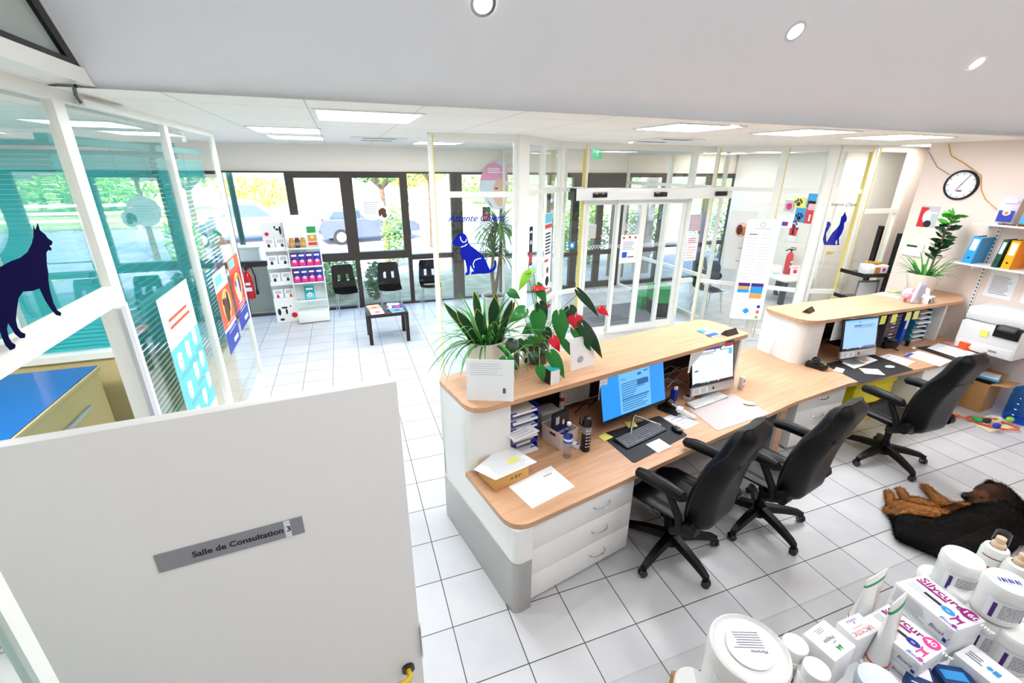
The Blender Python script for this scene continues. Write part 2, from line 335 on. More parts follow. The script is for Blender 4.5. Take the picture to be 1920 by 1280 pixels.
win(4, -1.34, -.2, 0, 1.1, .05); win(5, -.2, .93, 0, 1.1, .05)
win(6, .93, 1.93, 0, 2.84, .035, 1.05); win(7, 1.93, 2.1, 0, 2.84, .08)
win(8, 2.1, 3.1, 0, 2.84, .05, 1.0)
win(9, 3.1, 4.3, 0, 2.84, .05, .95); win(10, 4.3, 5.0, 0, 2.84, .1, .9)
win(11, 6.35, 7.6, 0, 2.84, .1, .9); win(12, 7.6, 9.0, 0, 2.84, .08, 1.0); win(13, 9.0, 9.95, 0, 2.84, .12, 1.0)
win(14, -5.2, -2.45, 0, 2.84, .06, 1.08)
struct(MB().b2((9.95, 7.24, 0), (13.2, 7.36, 2.84), 'dark_frame').build('wall_back_dark'))
# outer entrance door, dark framed with two leaves
d3 = struct(thing('door_3', None, None))
f = MB()
for x0, x1 in ((5.0, 5.68), (5.68, 6.35)):
    for a, c in (((x0, x0+.09), (0, 2.3)), ((x1-.09, x1), (0, 2.3)), ((x0+.09, x1-.09), (0, .16)), ((x0+.09, x1-.09), (2.2, 2.3)), ((x0+.09, x1-.09), (.86, .98))):
        f.b2((a[0], 7.25, c[0]), (a[1], 7.33, c[1]), 'dark_frame')
f.b2((5.0, 7.24, 2.3), (6.35, 7.36, 2.84), 'dark_frame'); f.build('door_frame', d3)
MB().b2((5.09, 7.28, .16), (5.59, 7.29, 2.2), 'pane').b2((5.77, 7.28, .16), (6.26, 7.29, 2.2), 'pane').build('pane', d3)

# ---- white framed glass partitions
pn = [20]
def part(p, q, z0=0.0, z1=ZC, rails=(.92, 2.62), w=.055, yellow=(0, 0), glass='pane', posts=(1, 1), fr='frame_white', bottom=.09, top=.09, dep=.06):
    pn[0] += 1; o = struct(thing('window_%d' % pn[0], None, None)); p = Vector((p[0], p[1], 0)); q = Vector((q[0], q[1], 0)); d = (q-p).normalized(); f = MB()
    for k, (pt, s) in enumerate(((p, 1), (q, -1))):
        if posts[k]:
            c = pt+d*s*w/2; f.beam(c+Vector((0, 0, z0)), c+Vector((0, 0, z1)), w, dep, fr, up=Vector((-d.y, d.x, 0)))
        if yellow[k]:
            c = pt+d*s*(w+.006); f.beam(c+Vector((0, 0, z0)), c+Vector((0, 0, z1-.02)), .013, dep+.012, 'yellow_seal', up=Vector((-d.y, d.x, 0)))
    a = p+d*w; b = q-d*w
    for z, h in [(z0+bottom/2, bottom), (z1-top/2, top)]+[(r, .07) for r in rails]:
        f.beam(a+Vector((0, 0, z)), b+Vector((0, 0, z)), dep, h, fr)
    f.build('window_frame', o)
    g = MB(); g.beam(a+Vector((0, 0, (z0+z1)/2)), b+Vector((0, 0, (z0+z1)/2)), .008, z1-z0-.02, glass); g.build('pane', o)
    return o
P0 = (.66, 2.87); P1 = (1.76, 2.74); P1b = (1.9, 2.84); P1c = (2.36, 3.33); P2 = (2.9, 3.88); P3 = (3.45, 4.0); P4a = (5.55, 4.0); P4 = (5.98, 3.93); P5 = (6.72, 3.17); P6 = (7.2, 2.66); P7 = (7.80, 2.42); P8 = (8.6, 2.35)
part(P0, P1, rails=(2.62,), yellow=(1, 0), bottom=.10)
struct(MB().prism([(1.76, 2.66), (1.93, 2.76), (1.90, 2.88), (1.74, 2.82)], 0, ZC, 'frame_white').build('trim_1'))
part(P1b, P1c, rails=(.92, 2.62)); part(P1c, P2, rails=(.92, 2.62)); part(P2, P3, rails=(.92, 2.62), yellow=(0, 1))
part(P4, P5, rails=(.92, 2.62), yellow=(1, 0), w=.06); part(P5, P6, rails=(.92, 2.62), yellow=(1, 0))
struct(MB().lathe([(.085, 0), (.085, ZC)], 'frame_white', c=(7.165, 2.64, 0), n=24).build('trim_2'))
part((7.26, 2.615), P7, rails=(.92, 2.62), yellow=(0, 1)); 
struct(MB().b2((4.9, 3.9, 0), (4.9, 3.9, 0), 'frame_white').build('trim_3')) if False else None
# vestibule sides running back to the glazed front
part((3.1, 4.06), (3.1, 7.2), rails=(.92, 2.62)); part((6.35, 4.0), (6.35, 5.6), rails=(.92, 2.62)); part((6.35, 5.6), (6.35, 7.2), rails=(.92, 2.62))
# sliding entrance: door_2
d2 = struct(thing('door_2', None, None)); f = MB()
f.b2((3.45, 3.96, 2.44), (5.98, 4.06, 2.56), 'frame_white'); f.b2((3.45, 3.96, ZC-.09), (5.98, 4.06, ZC), 'frame_white'); f.b2((5.55, 3.95, 0), (5.62, 4.07, ZC), 'frame_white')
f.b2((4.7, 3.97, 2.56), (4.76, 4.05, ZC-.09), 'frame_white') if False else None
f.b2((3.45, 3.96, 0), (5.98, 4.06, .03), 'frame_white'); f.b2((5.62, 3.97, .88), (5.93, 4.05, .95), 'frame_white'); f.build('door_frame', d2)
MB().b2((3.5, 4.0, 2.56), (5.55, 4.01, ZC-.09), 'pane').b2((5.62, 4.0, .06), (5.98, 4.01, ZC-.09), 'pane').build('pane', d2)
for x0, x1, y in ((3.5, 4.12, 4.03), (4.06, 4.60, 3.96), (4.60, 5.14, 3.96), (5.10, 5.55, 4.03)):
    f = MB(); w = .055
    f.b2((x0, y-.02, .03), (x0+w, y+.02, 2.44), 'frame_white'); f.b2((x1-w, y-.02, .03), (x1, y+.02, 2.44), 'frame_white'); f.b2((x0+w, y-.02, .03), (x1-w, y+.02, .14), 'frame_white'); f.b2((x0+w, y-.02, 2.36), (x1-w, y+.02, 2.44), 'frame_white')
    lf = f.build('door_leaf', d2)
    g = MB().b2((x0+w, y-.004, .14), (x1-w, y+.004, 2.36), 'pane')
    for zz in (.82, 1.62):          # frosted safety band of crossed lines
        for k in range(9):
            xa = x0+w+(x1-x0-2*w)*k/9; xb = x0+w+(x1-x0-2*w)*(k+1)/9
            g.beam((xa, y-.006, zz), (xb, y-.006, zz+.07), .002, .008, 'paper'); g.beam((xa, y-.006, zz+.07), (xb, y-.006, zz), .002, .008, 'paper')
    g.build('pane', lf)
t = thing('automatic_door_operator', 'long white automatic door drive box above the sliding entrance, with three black motion sensors', 'door operator', (0, 0, 0))
MB().b2((3.13, 3.72, 2.455), (6.30, 3.955, 2.64), 'white_gloss', .012).build('housing', t)
MB().b2((3.105, 3.72, 2.455), (3.129, 3.955, 2.64), 'black').build('end_cap', t)
for x in (3.55, 4.72, 6.02): MB().b2((x-.13, 3.685, 2.50), (x+.13, 3.719, 2.58), 'black_gloss', .012).build('motion_sensor', t)
# back walls of the cat waiting side
struct(MB().b2((9.8, 4.4, 0), (9.95, 7.24, ZC), 'wall_white').b2((9.8, 4.3, 0), (13.2, 4.4, ZC), 'wall_white').build('wall_cat_side'))
struct(MB().b2((8.7, 2.36, 0), (13.2, 2.5, ZC), 'wall_cream').build('wall_corridor'))
part(P7, (8.7, 2.38), rails=(2.30,), yellow=(1, 0))
# ---- consulting room partition on the left, plane x = -1.79
X = -1.79
def leftpart(y0, y1, z0, z1, glass='pane', w=.06):
    return part((X, y0), (X, y1), z0, z1, rails=(), w=w, glass=glass, dep=.05, bottom=.12 if z0 > 1 else .1, top=.07)
leftpart(-2.2, -1.08, 0, 2.12, w=.10); leftpart(-2.2, -.9, 2.12, 3.33); leftpart(-.9, .46, 2.12, 3.33, w=.07)
struct(MB().b2((X-.05, .33, 0), (X+.05, .46, 2.12), 'frame_white').b2((X+.05, .30, 0), (X+.075, .36, 2.12), 'light_grey').build('trim_4'))
leftpart(.46, 2.19, 0, 3.33, w=.05); leftpart(2.19, 3.97, 0, 3.33, w=.05)
struct(MB().b2((X-.05, -2.2, 3.33), (X+.05, 3.97, 3.40), 'frame_white').build('trim_5'))
struct(MB().b2((X-.06, -3.2, 0), (X+.06, -2.2, 3.4), 'wall_white').build('wall_left_front'))
struct(MB().b2((X-.3, 3.9, 0), (X-.06, 3.98, ZC), 'frame_white').build('trim_6')) if False else None
# upper triangular light over the header, leaning against the sloping ceiling
u = struct(thing('window_40', None, None)); xo = -1.57
def tri(y0, z0, y1, inset): return [(y0, z0), (y1, z0), (y0, z0+(y1-y0))]
fo = [(-2.1, 3.33), (.42, 3.33), (-2.1, 5.85)]; fi = [(-2.0, 3.405), (.34, 3.405), (-2.0, 5.745)]; fk = [(-2.0, 3.515), (.04, 3.515), (-2.0, 5.50)]
def ring(o_, i_, x0, x1, m):
    b = MB()
    for k in range(3):
        a, c = o_[k], o_[(k+1) % 3]; d, e = i_[(k+1) % 3], i_[k]
        q = [a, c, d, e]; vs = [(x1, *p) for p in q]+[(x0, *p) for p in q]
        b.add(vs, [[0, 1, 2, 3], [7, 6, 5, 4], [0, 4, 5, 1], [1, 5, 6, 2], [2, 6, 7, 3], [3, 7, 4, 0]], m)
    return b
ring(fo, fi, xo-.05, xo, 'frame_white').b2((-1.85, -2.1, 3.335), (-1.571, .4, 3.36), 'frame_white').build('window_frame', u)
ring(fi, [(-1.98, 3.435), (.22, 3.435), (-1.98, 5.60)], xo-.05, xo-.01, 'black').build('glazing_gasket', u)
MB().add([(xo-.03, -2, 3.40), (xo-.03, .34, 3.40), (xo-.03, -2, 5.74)], [[0, 1, 2]], 'frosted_grey').build('pane', u)
struct(MB().b2((-5.2, -2.3, 3.41), (-3.4, .3, 3.46), 'plaster').build('ceiling_room'))
# ---- ceiling lights
mat('panel_glow', '#F4F9FF', .5, emit=PANEL_POWER)
pl = [(-.48, .86, .27, 1.64), (-1.21, 2.79, -.53, 3.6), (-1.21, 4.3, -.54, 5.1), (2.49, .64, 3.2, 1.30), (3.97, .58, 4.66, 1.25), (5.45, .62, 6.3, 1.30), (.9, 4.9, 1.6, 5.6)]
ll = ['large square ceiling light nearest the sloping ceiling above the dog waiting area', 'square ceiling light by the left glass partition, between two others', 'square ceiling light nearest the dark window wall on the left', 'square ceiling light left of the other two over the reception desk', 'square ceiling light between the other two over the reception desk', 'square ceiling light nearest the clock wall, over the far reception desk', 'square ceiling light over the dog waiting area, just behind the yellow edged partition']
for (x0, y0, x1, y1), l in zip(pl, ll):
    t = thing('ceiling_light', l, 'ceiling light', (x0, y0, ZC), group='square panel lights in the ceiling')
    MB().b2((-.03, -.03, -.012), (x1-x0+.03, 0, 0), 'white').b2((-.03, y1-y0, -.012), (x1-x0+.03, y1-y0+.03, 0), 'white').b2((-.03, 0, -.012), (0, y1-y0, 0), 'white').b2((x1-x0, 0, -.012), (x1-x0+.03, y1-y0, 0), 'white').build('frame', t)
    MB().b2((0, 0, -.008), (x1-x0, y1-y0, -.003), 'panel_glow').build('diffuser', t)
mat('panel_fill', '#FFFBF4', .5, emit=8)
mat('spot_glow', '#FFF6E8', .5, emit=25)
def downlight(p, n, label, r=.055, pw=0):
    t = thing('downlight', label, 'ceiling light', p, group='small round recessed spotlights'); M = Vector(n).to_track_quat('Z', 'Y').to_matrix().to_4x4()
    MB().lathe([(r, 0), (r*1.0, .006), (r*1.35, .006), (r*1.35, 0)], 'chrome', M=M, cap=False).build('trim_ring', t)
    MB().lathe([(0, .004), (r*.95, .004), (r*.95, 0)], 'spot_glow', M=M, cap=False).build('bulb', t)
    if pw:
        ld = bpy.data.lights.new('spotlight', 'AREA'); ld.shape = 'DISK'; ld.size = r*2; ld.energy = pw; ld.color = (.95, .97, 1); lo = bpy.data.objects.new('spotlight_lamp', ld); S.collection.objects.link(lo); lo.parent = t; lo.matrix_parent_inverse = Matrix.Identity(4); lo.matrix_basis = Matrix.Translation(Vector(n).normalized()*.012) @ Vector(n).to_track_quat('-Z', 'Y').to_matrix().to_4x4()
def slope(px, py):
    d = RT*((px-960)/843.73) - UP*((py-640)/843.73) + FW; s = .22/18.4   # plane z + y - s*(x+5.2) = 3.72
    k = (3.72 + s*(CAMP.x+5.2) - CAMP.z - CAMP.y)/(d.z+d.y-s*d.x); return CAMP+d*k
for (px, py), l in zip(((905, 4), (1490, 57), (1830, 117)), ('round spotlight in the sloping ceiling at the top middle of the view', 'round spotlight in the sloping ceiling, the one between the other two', 'round spotlight in the sloping ceiling nearest the clock wall')):
    downlight(slope(px, py)+Vector((0, -.006, -.006)), (0, -1, -1), l, pw=SPOT)
for (px, py), l in zip(((1400, 232), (1632, 243), (1717, 272), (1135, 273)), ('small round spotlight beside the ceiling panel left of the others over the desk', 'small round spotlight between the two right hand ceiling panels over the desk', 'small round spotlight at the end of the ceiling by the corridor doorway', 'small round spotlight above the automatic entrance')):
    q = at(px, py, ZC-.001) if px != 1135 else Vector((3.9, 3.5, ZC-.001)); q.y = max(q.y, .6); downlight(q, (0, 0, -1), l, .04)
for k, (x, y, w, h) in enumerate(((3.55, 2.35, .75, .75), (-.15, 4.1, .75, .75))):
    t = thing('ceiling_vent', ['square ceiling air unit with two dark slots in front of the entrance', 'square ceiling air unit with a dark slot over the dog waiting area'][k], 'air vent', (x, y, ZC)); b = MB().b2((0, 0, -.015), (w, h, 0), 'white').build('grille', t)
    for yy in (.06, .62): MB().b2((.15, yy, -.019), (w-.15, yy+.07, -.0155), 'dark_grey').build('slot', t)

for k, (x, y, l) in enumerate(((-2.9, -.6, 'in'), (.9, -2.6, 'a'), (3.2, -2.9, 'b'), (5.6, -3.0, 'c'), (1.8, -4.6, 'd'), (4.6, -4.8, 'e'), (-.6, -4.4, 'f'))[1:]):
    downlight(Vector((x, y, 5.69)), (0, 0, -1), 'added fill spotlight in the high flat ceiling, %s' % ('first over the glass shelf', 'second over the sleeping dog', 'third towards the clock wall', 'fourth behind the glass shelf', 'fifth in the back corner', 'sixth behind the open door')[k], .07, pw=SPOT*2.2)  # unseen spotlights added behind the camera to light the foreground
for k, (x, y, l) in enumerate(((4.2, 5.2, 'added square fill light inside the entrance vestibule'), (7.9, 4.6, 'added square fill light over the cat waiting side'), (7.95, 2.62, 'added square fill light behind the cat decal glass'), (7.95, 1.45, 'added square fill light in the corridor by the clock wall corner'), (9.9, 3.1, 'added square fill light far right over the door of the cat waiting side'), (8.3, 6.2, 'added square fill light nearest the window on the cat waiting side'))):
    t = thing('ceiling_light', l, 'ceiling light', (x, y, ZC), group='square panel lights in the ceiling'); MB().b2((-.03, -.03, -.006), (.73, .73, -.0), 'white').build('frame', t); MB().b2((0, 0, -.010), (.7, .7, -.0065), 'panel_fill').build('diffuser', t)  # glowing panels added to brighten the vestibule, cat side and corridor
# ================================================================ RECEPTION DESK
TH = R(11.5); E1 = Vector((cos(TH), sin(TH), 0)); E2 = Vector((-sin(TH), cos(TH), 0)); DO = Vector((.43, -.85, 0))
def D(s, t, z=0): return DO + E1*s + E2*t + Vector((0, 0, z))
def D2(s, t): v = D(s, t); return (v.x, v.y)
DM = Matrix.Translation(DO) @ Matrix.Rotation(TH, 4, 'Z')      # desk frame to room
WT = .76
t = thing('desk_worktop', 'long beech effect lower worktop of the reception desk, running in front of all three monitors', 'worktop')
pts = [D2(-.02, 0), (3.72, -.17), (4.6, -.06), (7.18, -.06), (7.40, .34), (7.40, 1.12), (4.35, 1.12), D2(3.3, 1.12), D2(.06, 1.12), D2(.06, .70), D2(-.02, .70)]
pts = rpoly(pts, [.17, 0, 0, .05, .1, 0, 0, 0, 0, 0, 0])
MB().prism(pts, WT-.04, WT, 'beech').build('top', t); MB().box((2.25, .80, .36), (2.2, .02, .70), 'black', M=DM).build('under_desk_shade', t)  # black sheet added for the shade under the desk
t = thing('reception_counter', 'near raised reception counter with the potted plants, white body and brushed steel kick panel', 'reception counter')
MB().prism([D2(*q) for q in rpoly([(0, .60), (3.27, .57), (3.27, 1.16), (0, 1.24)], [.16, .07, .16, .08])], 1.29, 1.33, 'beech').build('counter_top', t)
b = MB(); prof = rpoly([(.0, 1.16), (.0, -.0), (.14, -.0)], [0, .13, 0], 8)
prof_in = rpoly([(.04, 1.16), (.04, .04), (.14, .04)], [0, .1, 0], 8)
lo = [p for p in prof] + prof_in[::-1]
# side panel: full height behind the worktop edge, low in front of it
b.prism(lo, .44, .72, 'white_gloss', M=DM); b.prism(rpoly([(0, 1.18), (0, .66), (.36, .66), (.36, .69), (.04, .70), (.04, 1.18)], [0, .12, 0, 0, .08, 0], 8), .72, 1.29, 'white_gloss', M=DM)
b.box((1.63, 1.15, .645), (3.26, .03, 1.29), 'white_gloss', M=DM); b.box((3.21, .88, 1.03), (.04, .52, .52), 'white_gloss', M=DM); b.build('body', t); MB().box((1.63, 1.13, 1.025), (3.0, .008, .51), 'black', M=DM).build('back_shade', t)  # black sheet stands in for the dark space behind the monitors
MB().prism([(p[0]-.012, p[1]-.012) for p in prof]+[(p[0]+.0, p[1]+.0) for p in prof_in[::-1]], 0, .44, 'steel', M=DM, smooth=False).build('kick_panel', t)
def drawers(x0, x1, y0, y1, M, label, nd, door=False, group=None, hx=.65):
    t = thing('drawer_cabinet' if not door else 'base_cabinet', label, 'cabinet'); b = MB()
    b.b2((x0, y0+.02, .02), (x1, y1, .72), 'white', M=M); b.build('carcass', t)
    if door:
        MB().b2((x0+.005, y0, .03), (x1-.005, y0+.019, .715), 'white_gloss', .003, M=M).build('door', t); return t
    h = .69/nd
    for k in range(nd):
        z0 = .03+h*k; f = MB().b2((x0+.004, y0, z0+.0015), (x1-.004, y0+.019, z0+h-.0015), 'white_gloss', .0015, M=M).build('drawer', t)
        cx = x0+(x1-x0)*hx; zc = z0+h*.55
        MB().tube([M @ Vector((cx+.075*math.sin(a), y0-.030*math.cos(a)**.5 if abs(a) < 1.5 else y0, zc-.018*math.cos(a))) for a in [(-1.5+3.0*i/10) for i in range(11)]], .006, 'chrome', n=6).build('handle', f)
    return t
drawers(.14, 1.1, .02, .62, DM, 'white drawer cabinet at the near end of the desk, three drawers with arched chrome handles', 3)
T2 = Matrix.Identity(4)
drawers(4.0, 4.72, .0, .62, T2, 'white drawer cabinet under the middle of the desk between two black chairs', 3, hx=.5)
drawers(6.02, 7.05, -.02, .62, T2, 'white base cabinet with a plain door at the far end of the desk', 1, door=True)
t = thing('desk_leg_panel', 'narrow grey and tan support panel under the worktop left of the middle drawer cabinet', 'desk support')
MB().b2((3.72, .0, 0), (3.76, .6, .72), 'grey').build('panel', t); MB().b2((3.765, -.0, 0), (3.86, .03, .72), 'beech_straight').build('edge_strip', t)
t = thing('reception_counter', 'far raised reception counter with a curved white end, beside the clock wall', 'reception counter')
MB().prism(rpoly([(4.45, .43), (7.30, .43), (7.66, .62), (7.66, 1.06), (4.45, 1.06)], [.24, .08, .06, 0, .12]), 1.29, 1.33, 'beech_straight').build('counter_top', t)
b = MB(); o = rpoly([(4.50, 1.03), (4.50, .5), (4.84, .5), (4.84, .53), (4.53, .53), (4.53, 1.03)], [0, .26, 0, 0, .23, 0], 8); b.prism(o, .76, 1.29, 'white_gloss')
b.b2((4.5, 1.03, 0), (7.40, 1.06, 1.29), 'white_gloss'); b.b2((7.10, .5, .76), (7.14, 1.03, 1.29), 'white_gloss'); b.build('body', t); MB().b2((4.56, 1.015, .77), (7.09, 1.025, 1.28), 'black').build('back_shade', t)  # black sheet again, for the shade inside the far counter
t = thing('yellow_waste_bin', 'large bright yellow lidded bin under the far desk, behind the farthest black chair', 'bin', (5.52, .38, 0))
MB().b2((-.36, -.22, 0), (.36, .22, .50), 'yellow_plastic', .03).build('body', t); MB().b2((-.375, -.235, .50), (.375, .235, .56), 'yellow_plastic', .02).build('lid', t)
t = thing('yellow_waste_bin', 'narrow low yellow bin left of the large yellow one under the far desk', 'bin', (4.98, .34, 0))
MB().b2((-.09, -.17, 0), (.02, .17, .30), 'yellow_plastic', .02).build('body', t); MB().b2((-.1, -.18, .30), (.03, .18, .33), 'yellow_plastic', .01).build('lid', t)

# ================================================================ OFFICE CHAIRS
def office_chair(label):
    t = thing('office_chair', label, 'chair', group='black leather office chairs behind the desk')
    # five star base with castors
    b = MB(); b.lathe([(.055, .07), (.05, .11), (.033, .16), (.033, .20)], 'plastic_black', n=20)
    for k in range(5):
        a = 2*pi*k/5+.68; d = Vector((cos(a), sin(a), 0)); s = Vector((-sin(a), cos(a), 0))
        secs = [(.04, .135, .035, .028), (.18, .120, .030, .024), (.31, .092, .024, .020), (.345, .075, .022, .016)]
        vs = []; fs = []
        for r, z, w, h in secs:
            for u, v in ((-1, -1), (1, -1), (.75, 1), (-.75, 1)): vs.append(d*r+s*(w*u)+Vector((0, 0, z+h*v)))
        for i in range(3):
            for j in range(4): fs.append([i*4+j, i*4+(j+1) % 4, i*4+4+(j+1) % 4, i*4+4+j])
        fs += [[3, 2, 1, 0], [12, 13, 14, 15]]; b.add(vs, fs, 'plastic_black')
    b.build('star_base', t)
    for k in range(5):
        a = 2*pi*k/5+.68; c = MB(); x, y = .345*cos(a), .345*sin(a); wa = a+.6+k
        c.cyl((x, y, .062), (x, y, .09), .012, 'plastic_black', n=10)
        dv = Vector((-sin(wa), cos(wa), 0))
        for s_ in (-1, 1):
            p = Vector((x, y, .030))+dv*(.004*s_); q = Vector((x, y, .030))+dv*(.024*s_); c.cyl(p, q, .030, 'black_gloss', r2=.026, n=18)
        c.box((x, y, .052), (.035, .02, .03), 'plastic_black', .006, rz=wa); c.build('castor', t)
    MB().cyl((0, 0, .18), (0, 0, .40), .027, 'plastic_black').cyl((0, 0, .30), (0, 0, .42), .036, 'plastic_black').build('gas_column', t)
    b = MB(); b.box((0, -.02, .43), (.20, .30, .045), 'plastic_black', .012); b.cyl((.08, 0, .43), (.29, .02, .42), .008, 'plastic_black', n=8); b.sphere((.30, .02, .42), (.02, .012, .012), 'plastic_black'); b.build('tilt_mechanism', t)
    # seat shell: padded with raised bolsters
    def slab(nx, ny, fn, th, m):
        b = MB(); vs = []; fs = []
        for j in range(ny+1):
            for i in range(nx+1): vs.append(fn(i/nx*2-1, j/ny, 1))
        for j in range(ny+1):
            for i in range(nx+1): vs.append(fn(i/nx*2-1, j/ny, 0))
        N = (nx+1)*(ny+1)
        for j in range(ny):
            for i in range(nx):
                a = j*(nx+1)+i; fs.append([a, a+1, a+nx+2, a+nx+1]); fs.append([N+a+nx+1, N+a+nx+2, N+a+1, N+a])
        for i in range(nx): fs.append([i+1, i, N+i, N+i+1]); a = ny*(nx+1)+i; fs.append([a, a+1, N+a+1, N+a])
        for j in range(ny): a = j*(nx+1); fs.append([a, a+nx+1, N+a+nx+1, N+a]); a = j*(nx+1)+nx; fs.append([a+nx+1, a, N+a, N+a+nx+1])
        b.add(vs, fs, m, smooth=True); return b
    def seatf(u, v, top):
        w = .255*(1-.10*(1-v)**2)*(1-.13*max(0, v-.8)/.2); y = -.23+.50*v
        edge = max(abs(u), abs(2*v-1)**3*.9); rnd = 1-edge**8
        z = .47+.045*max(0, (abs(u)-.62)/.38)*(1-v*.4) - .03*max(0, v-.82)/.18
        return (w*u*(1 if top else .93), y, z+(.035*rnd if top else -.055*(1-.5*edge**4)))
    s = slab(16, 14, seatf, 0, 'leather').build('seat', t)
    MB().tube([(-.16, -.2, .505), (-.155, 0, .508), (-.15, .18, .50)], .003, 'black').tube([(.16, -.2, .505), (.155, 0, .508), (.15, .18, .50)], .003, 'black').build('seam', s)
    def backf(u, v, top):
        # v 0 bottom .. 1 top; width with shoulder wings and narrower head
        k_ = max(0, min(1, (v-.52)/.16)); w = (.232+.03*sin(pi*min(1, v/.56)))*(1-k_)+.178*k_
        if v > .88: w *= 1-.30*((v-.88)/.12)**2
        if v < .08: w *= .9+.1*v/.08
        z = .46+.80*v; lean = -.245-.13*v+.035*sin(pi*v*1.2)
        edge = max(abs(u)**6, abs(2*v-1)**14); wing = .055*max(0, abs(u)-.55)/.45*(1 if v < .62 else max(0, 1-(v-.62)/.15)*.7+.3)
        if top: return (w*u, lean+.07*(1-edge)+wing, z)
        return (w*u*.97, lean-.07*(1-edge)+wing*.9, z-.01)
    bk = slab(18, 26, backf, 0, 'leather').build('backrest', t)
    b = MB()
    for s_ in (-1, 1):
        pp = []
        for i in range(15):
            v = .04+.93*i/14; q = backf(s_*1.0, v, 1); q2 = backf(s_*1.0, v, 0); pp.append(((q[0]+q2[0])/2*1.005, (q[1]+q2[1])/2-.004, q[2]))
        b.tube(pp, .005, 'black', n=6)
    pp = [Vector(backf(u, .67, 0))+Vector((0, -.004, 0)) for u in (-.8, -.4, 0, .4, .8)]; b.tube(pp, .004, 'black', n=6)
    b.build('piping', bk)
    # recess under the headrest at the back
    MB().box((0, backf(0, .66, 0)[1]+.004, .47+.79*.655), (.22, .025, .03), 'black', .008, rx=-.2).build('headrest_gap', bk)
    for s_ in (-1, 1):
        b = MB(); x = s_*.275
        b.tube([(s_*.20, -.10, .445), (x, -.14, .45), (x+s_*.01, -.19, .50), (x+s_*.015, -.17, .58), (x+s_*.015, -.08, .72)], [.024, .028, .030, .026, .024], 'plastic_black', n=10)
        b.tube([(x, -.17, .47), (x, -.24, .52), (s_*.26, -.27, .58)], [.03, .034, .026], 'plastic_black', n=10)
        fr = b.build('armrest_frame', t)
        MB().tube([(x+s_*.012, -.20, .737), (x+s_*.015, -.17, .745), (x+s_*.015, -.05, .75), (x+s_*.012, .08, .745), (x+s_*.006, .15, .73), (x+s_*.004, .17, .722)], [.012, .038, .042, .042, .036, .012], 'leather', n=12).build('arm_pad', fr)
        MB().cyl((s_*.235, -.245, .53), (s_*.30, -.245, .53), .045, 'plastic_black', n=20).build('hinge_cover', t)
    return t
c1 = office_chair('nearest black leather office chair, beside the drawer cabinet at the near end of the desk'); c1.scale = (1.14, 1.14, 1.12); place(c1, (1.84, -.73, 0), R(19))
c2 = copytree(c1, (2.79, -.72, 0), R(12), 'middle black leather office chair, in front of the pale grey desk mat'); c2.scale = c1.scale
c3 = copytree(c1, (4.86, -.45, 0), R(-2), 'farthest black leather office chair, in front of the yellow bins by the sleeping dog'); c3.scale = c1.scale

# ================================================================ CONSULTING ROOM DOOR LEAF (open towards the viewer)
ZD = 2.28; A = at(743, 712, ZD); Bv = at(0, 835, ZD); dv = (A-Bv).normalized(); nv = Vector((dv.y, -dv.x, 0))    # nv faces the viewer
if nv.y > 0: nv = -nv
dA = Vector((A.x, A.y, 0)); dB = dA-dv*1.09
d1 = struct(thing('door_1', None, None))
b = MB(); b.beam(dA+Vector((0, 0, ZD/2))-dv*.0-nv*.02, dB+Vector((0, 0, ZD/2))-nv*.02, .042, ZD-.01, 'white', .002); b.build('door_leaf', d1)
z1 = Vector((0, 0, 1))
def dpt(px, py):
    d = RT*((px-960)/843.73) - UP*((py-640)/843.73) + FW; k = (dA-CAMP).dot(nv)/d.dot(nv); return CAMP+d*k
p = dpt(765, 1250)+nv*.002
h = MB(); h.cyl(p, p+nv*.012, .027, 'black_gloss', n=24); h.build('handle_rose', d1)
h = MB(); h.tube([p+nv*.01, p+nv*.045, p+nv*.055-dv*.012, p+nv*.055-dv*.05-z1*.008, p+nv*.053-dv*.10-z1*.02, p+nv*.045-dv*.118-z1*.022], [.011, .012, .0125, .012, .011, .007], 'yellow_paint', n=12); h.build('handle', d1)
p2 = dpt(768, 1255); MB().box(dA+Vector((0, 0, p.z+.13))+dv*.002, (.004, .03, .18), 'chrome', rz=math.atan2(dv.y, dv.x)).build('latch_plate', d1)
pl_ = dpt(288, 1040); pr = dpt(566, 966); pb = dpt(300, 1069); w = (pr-pl_).length; hh = (pl_.z-pb.z)*1.08; o = pl_-z1*hh+nv*.002; q = (pr-pl_).normalized(); vv = nv.cross(q)*-1
vv = q.cross(nv)*-1 if q.cross(nv).z < 0 else q.cross(nv)
vv = z1
sg = thing('door_sign', 'brushed metal door plate reading Salle de Consultation 3 on the open white door', 'sign'); b = MB()
b.poly(o, q, vv, [(0, 0), (w, 0), (w, hh), (0, hh)], 'steel_plate', 0, .003); b.build('plate', sg)
MB().text('Salle de Consultation 3', o+q*(w*.225)+vv*(hh*.35), q, vv, hh*.44, 'ink_dark', lift=.0038, bold=.0008).build('lettering', sg)
MB().rect(o, q, vv, w*.86, -.0005, w*.905, hh, 'paper_blue', lift=.0036).build('tape', sg)
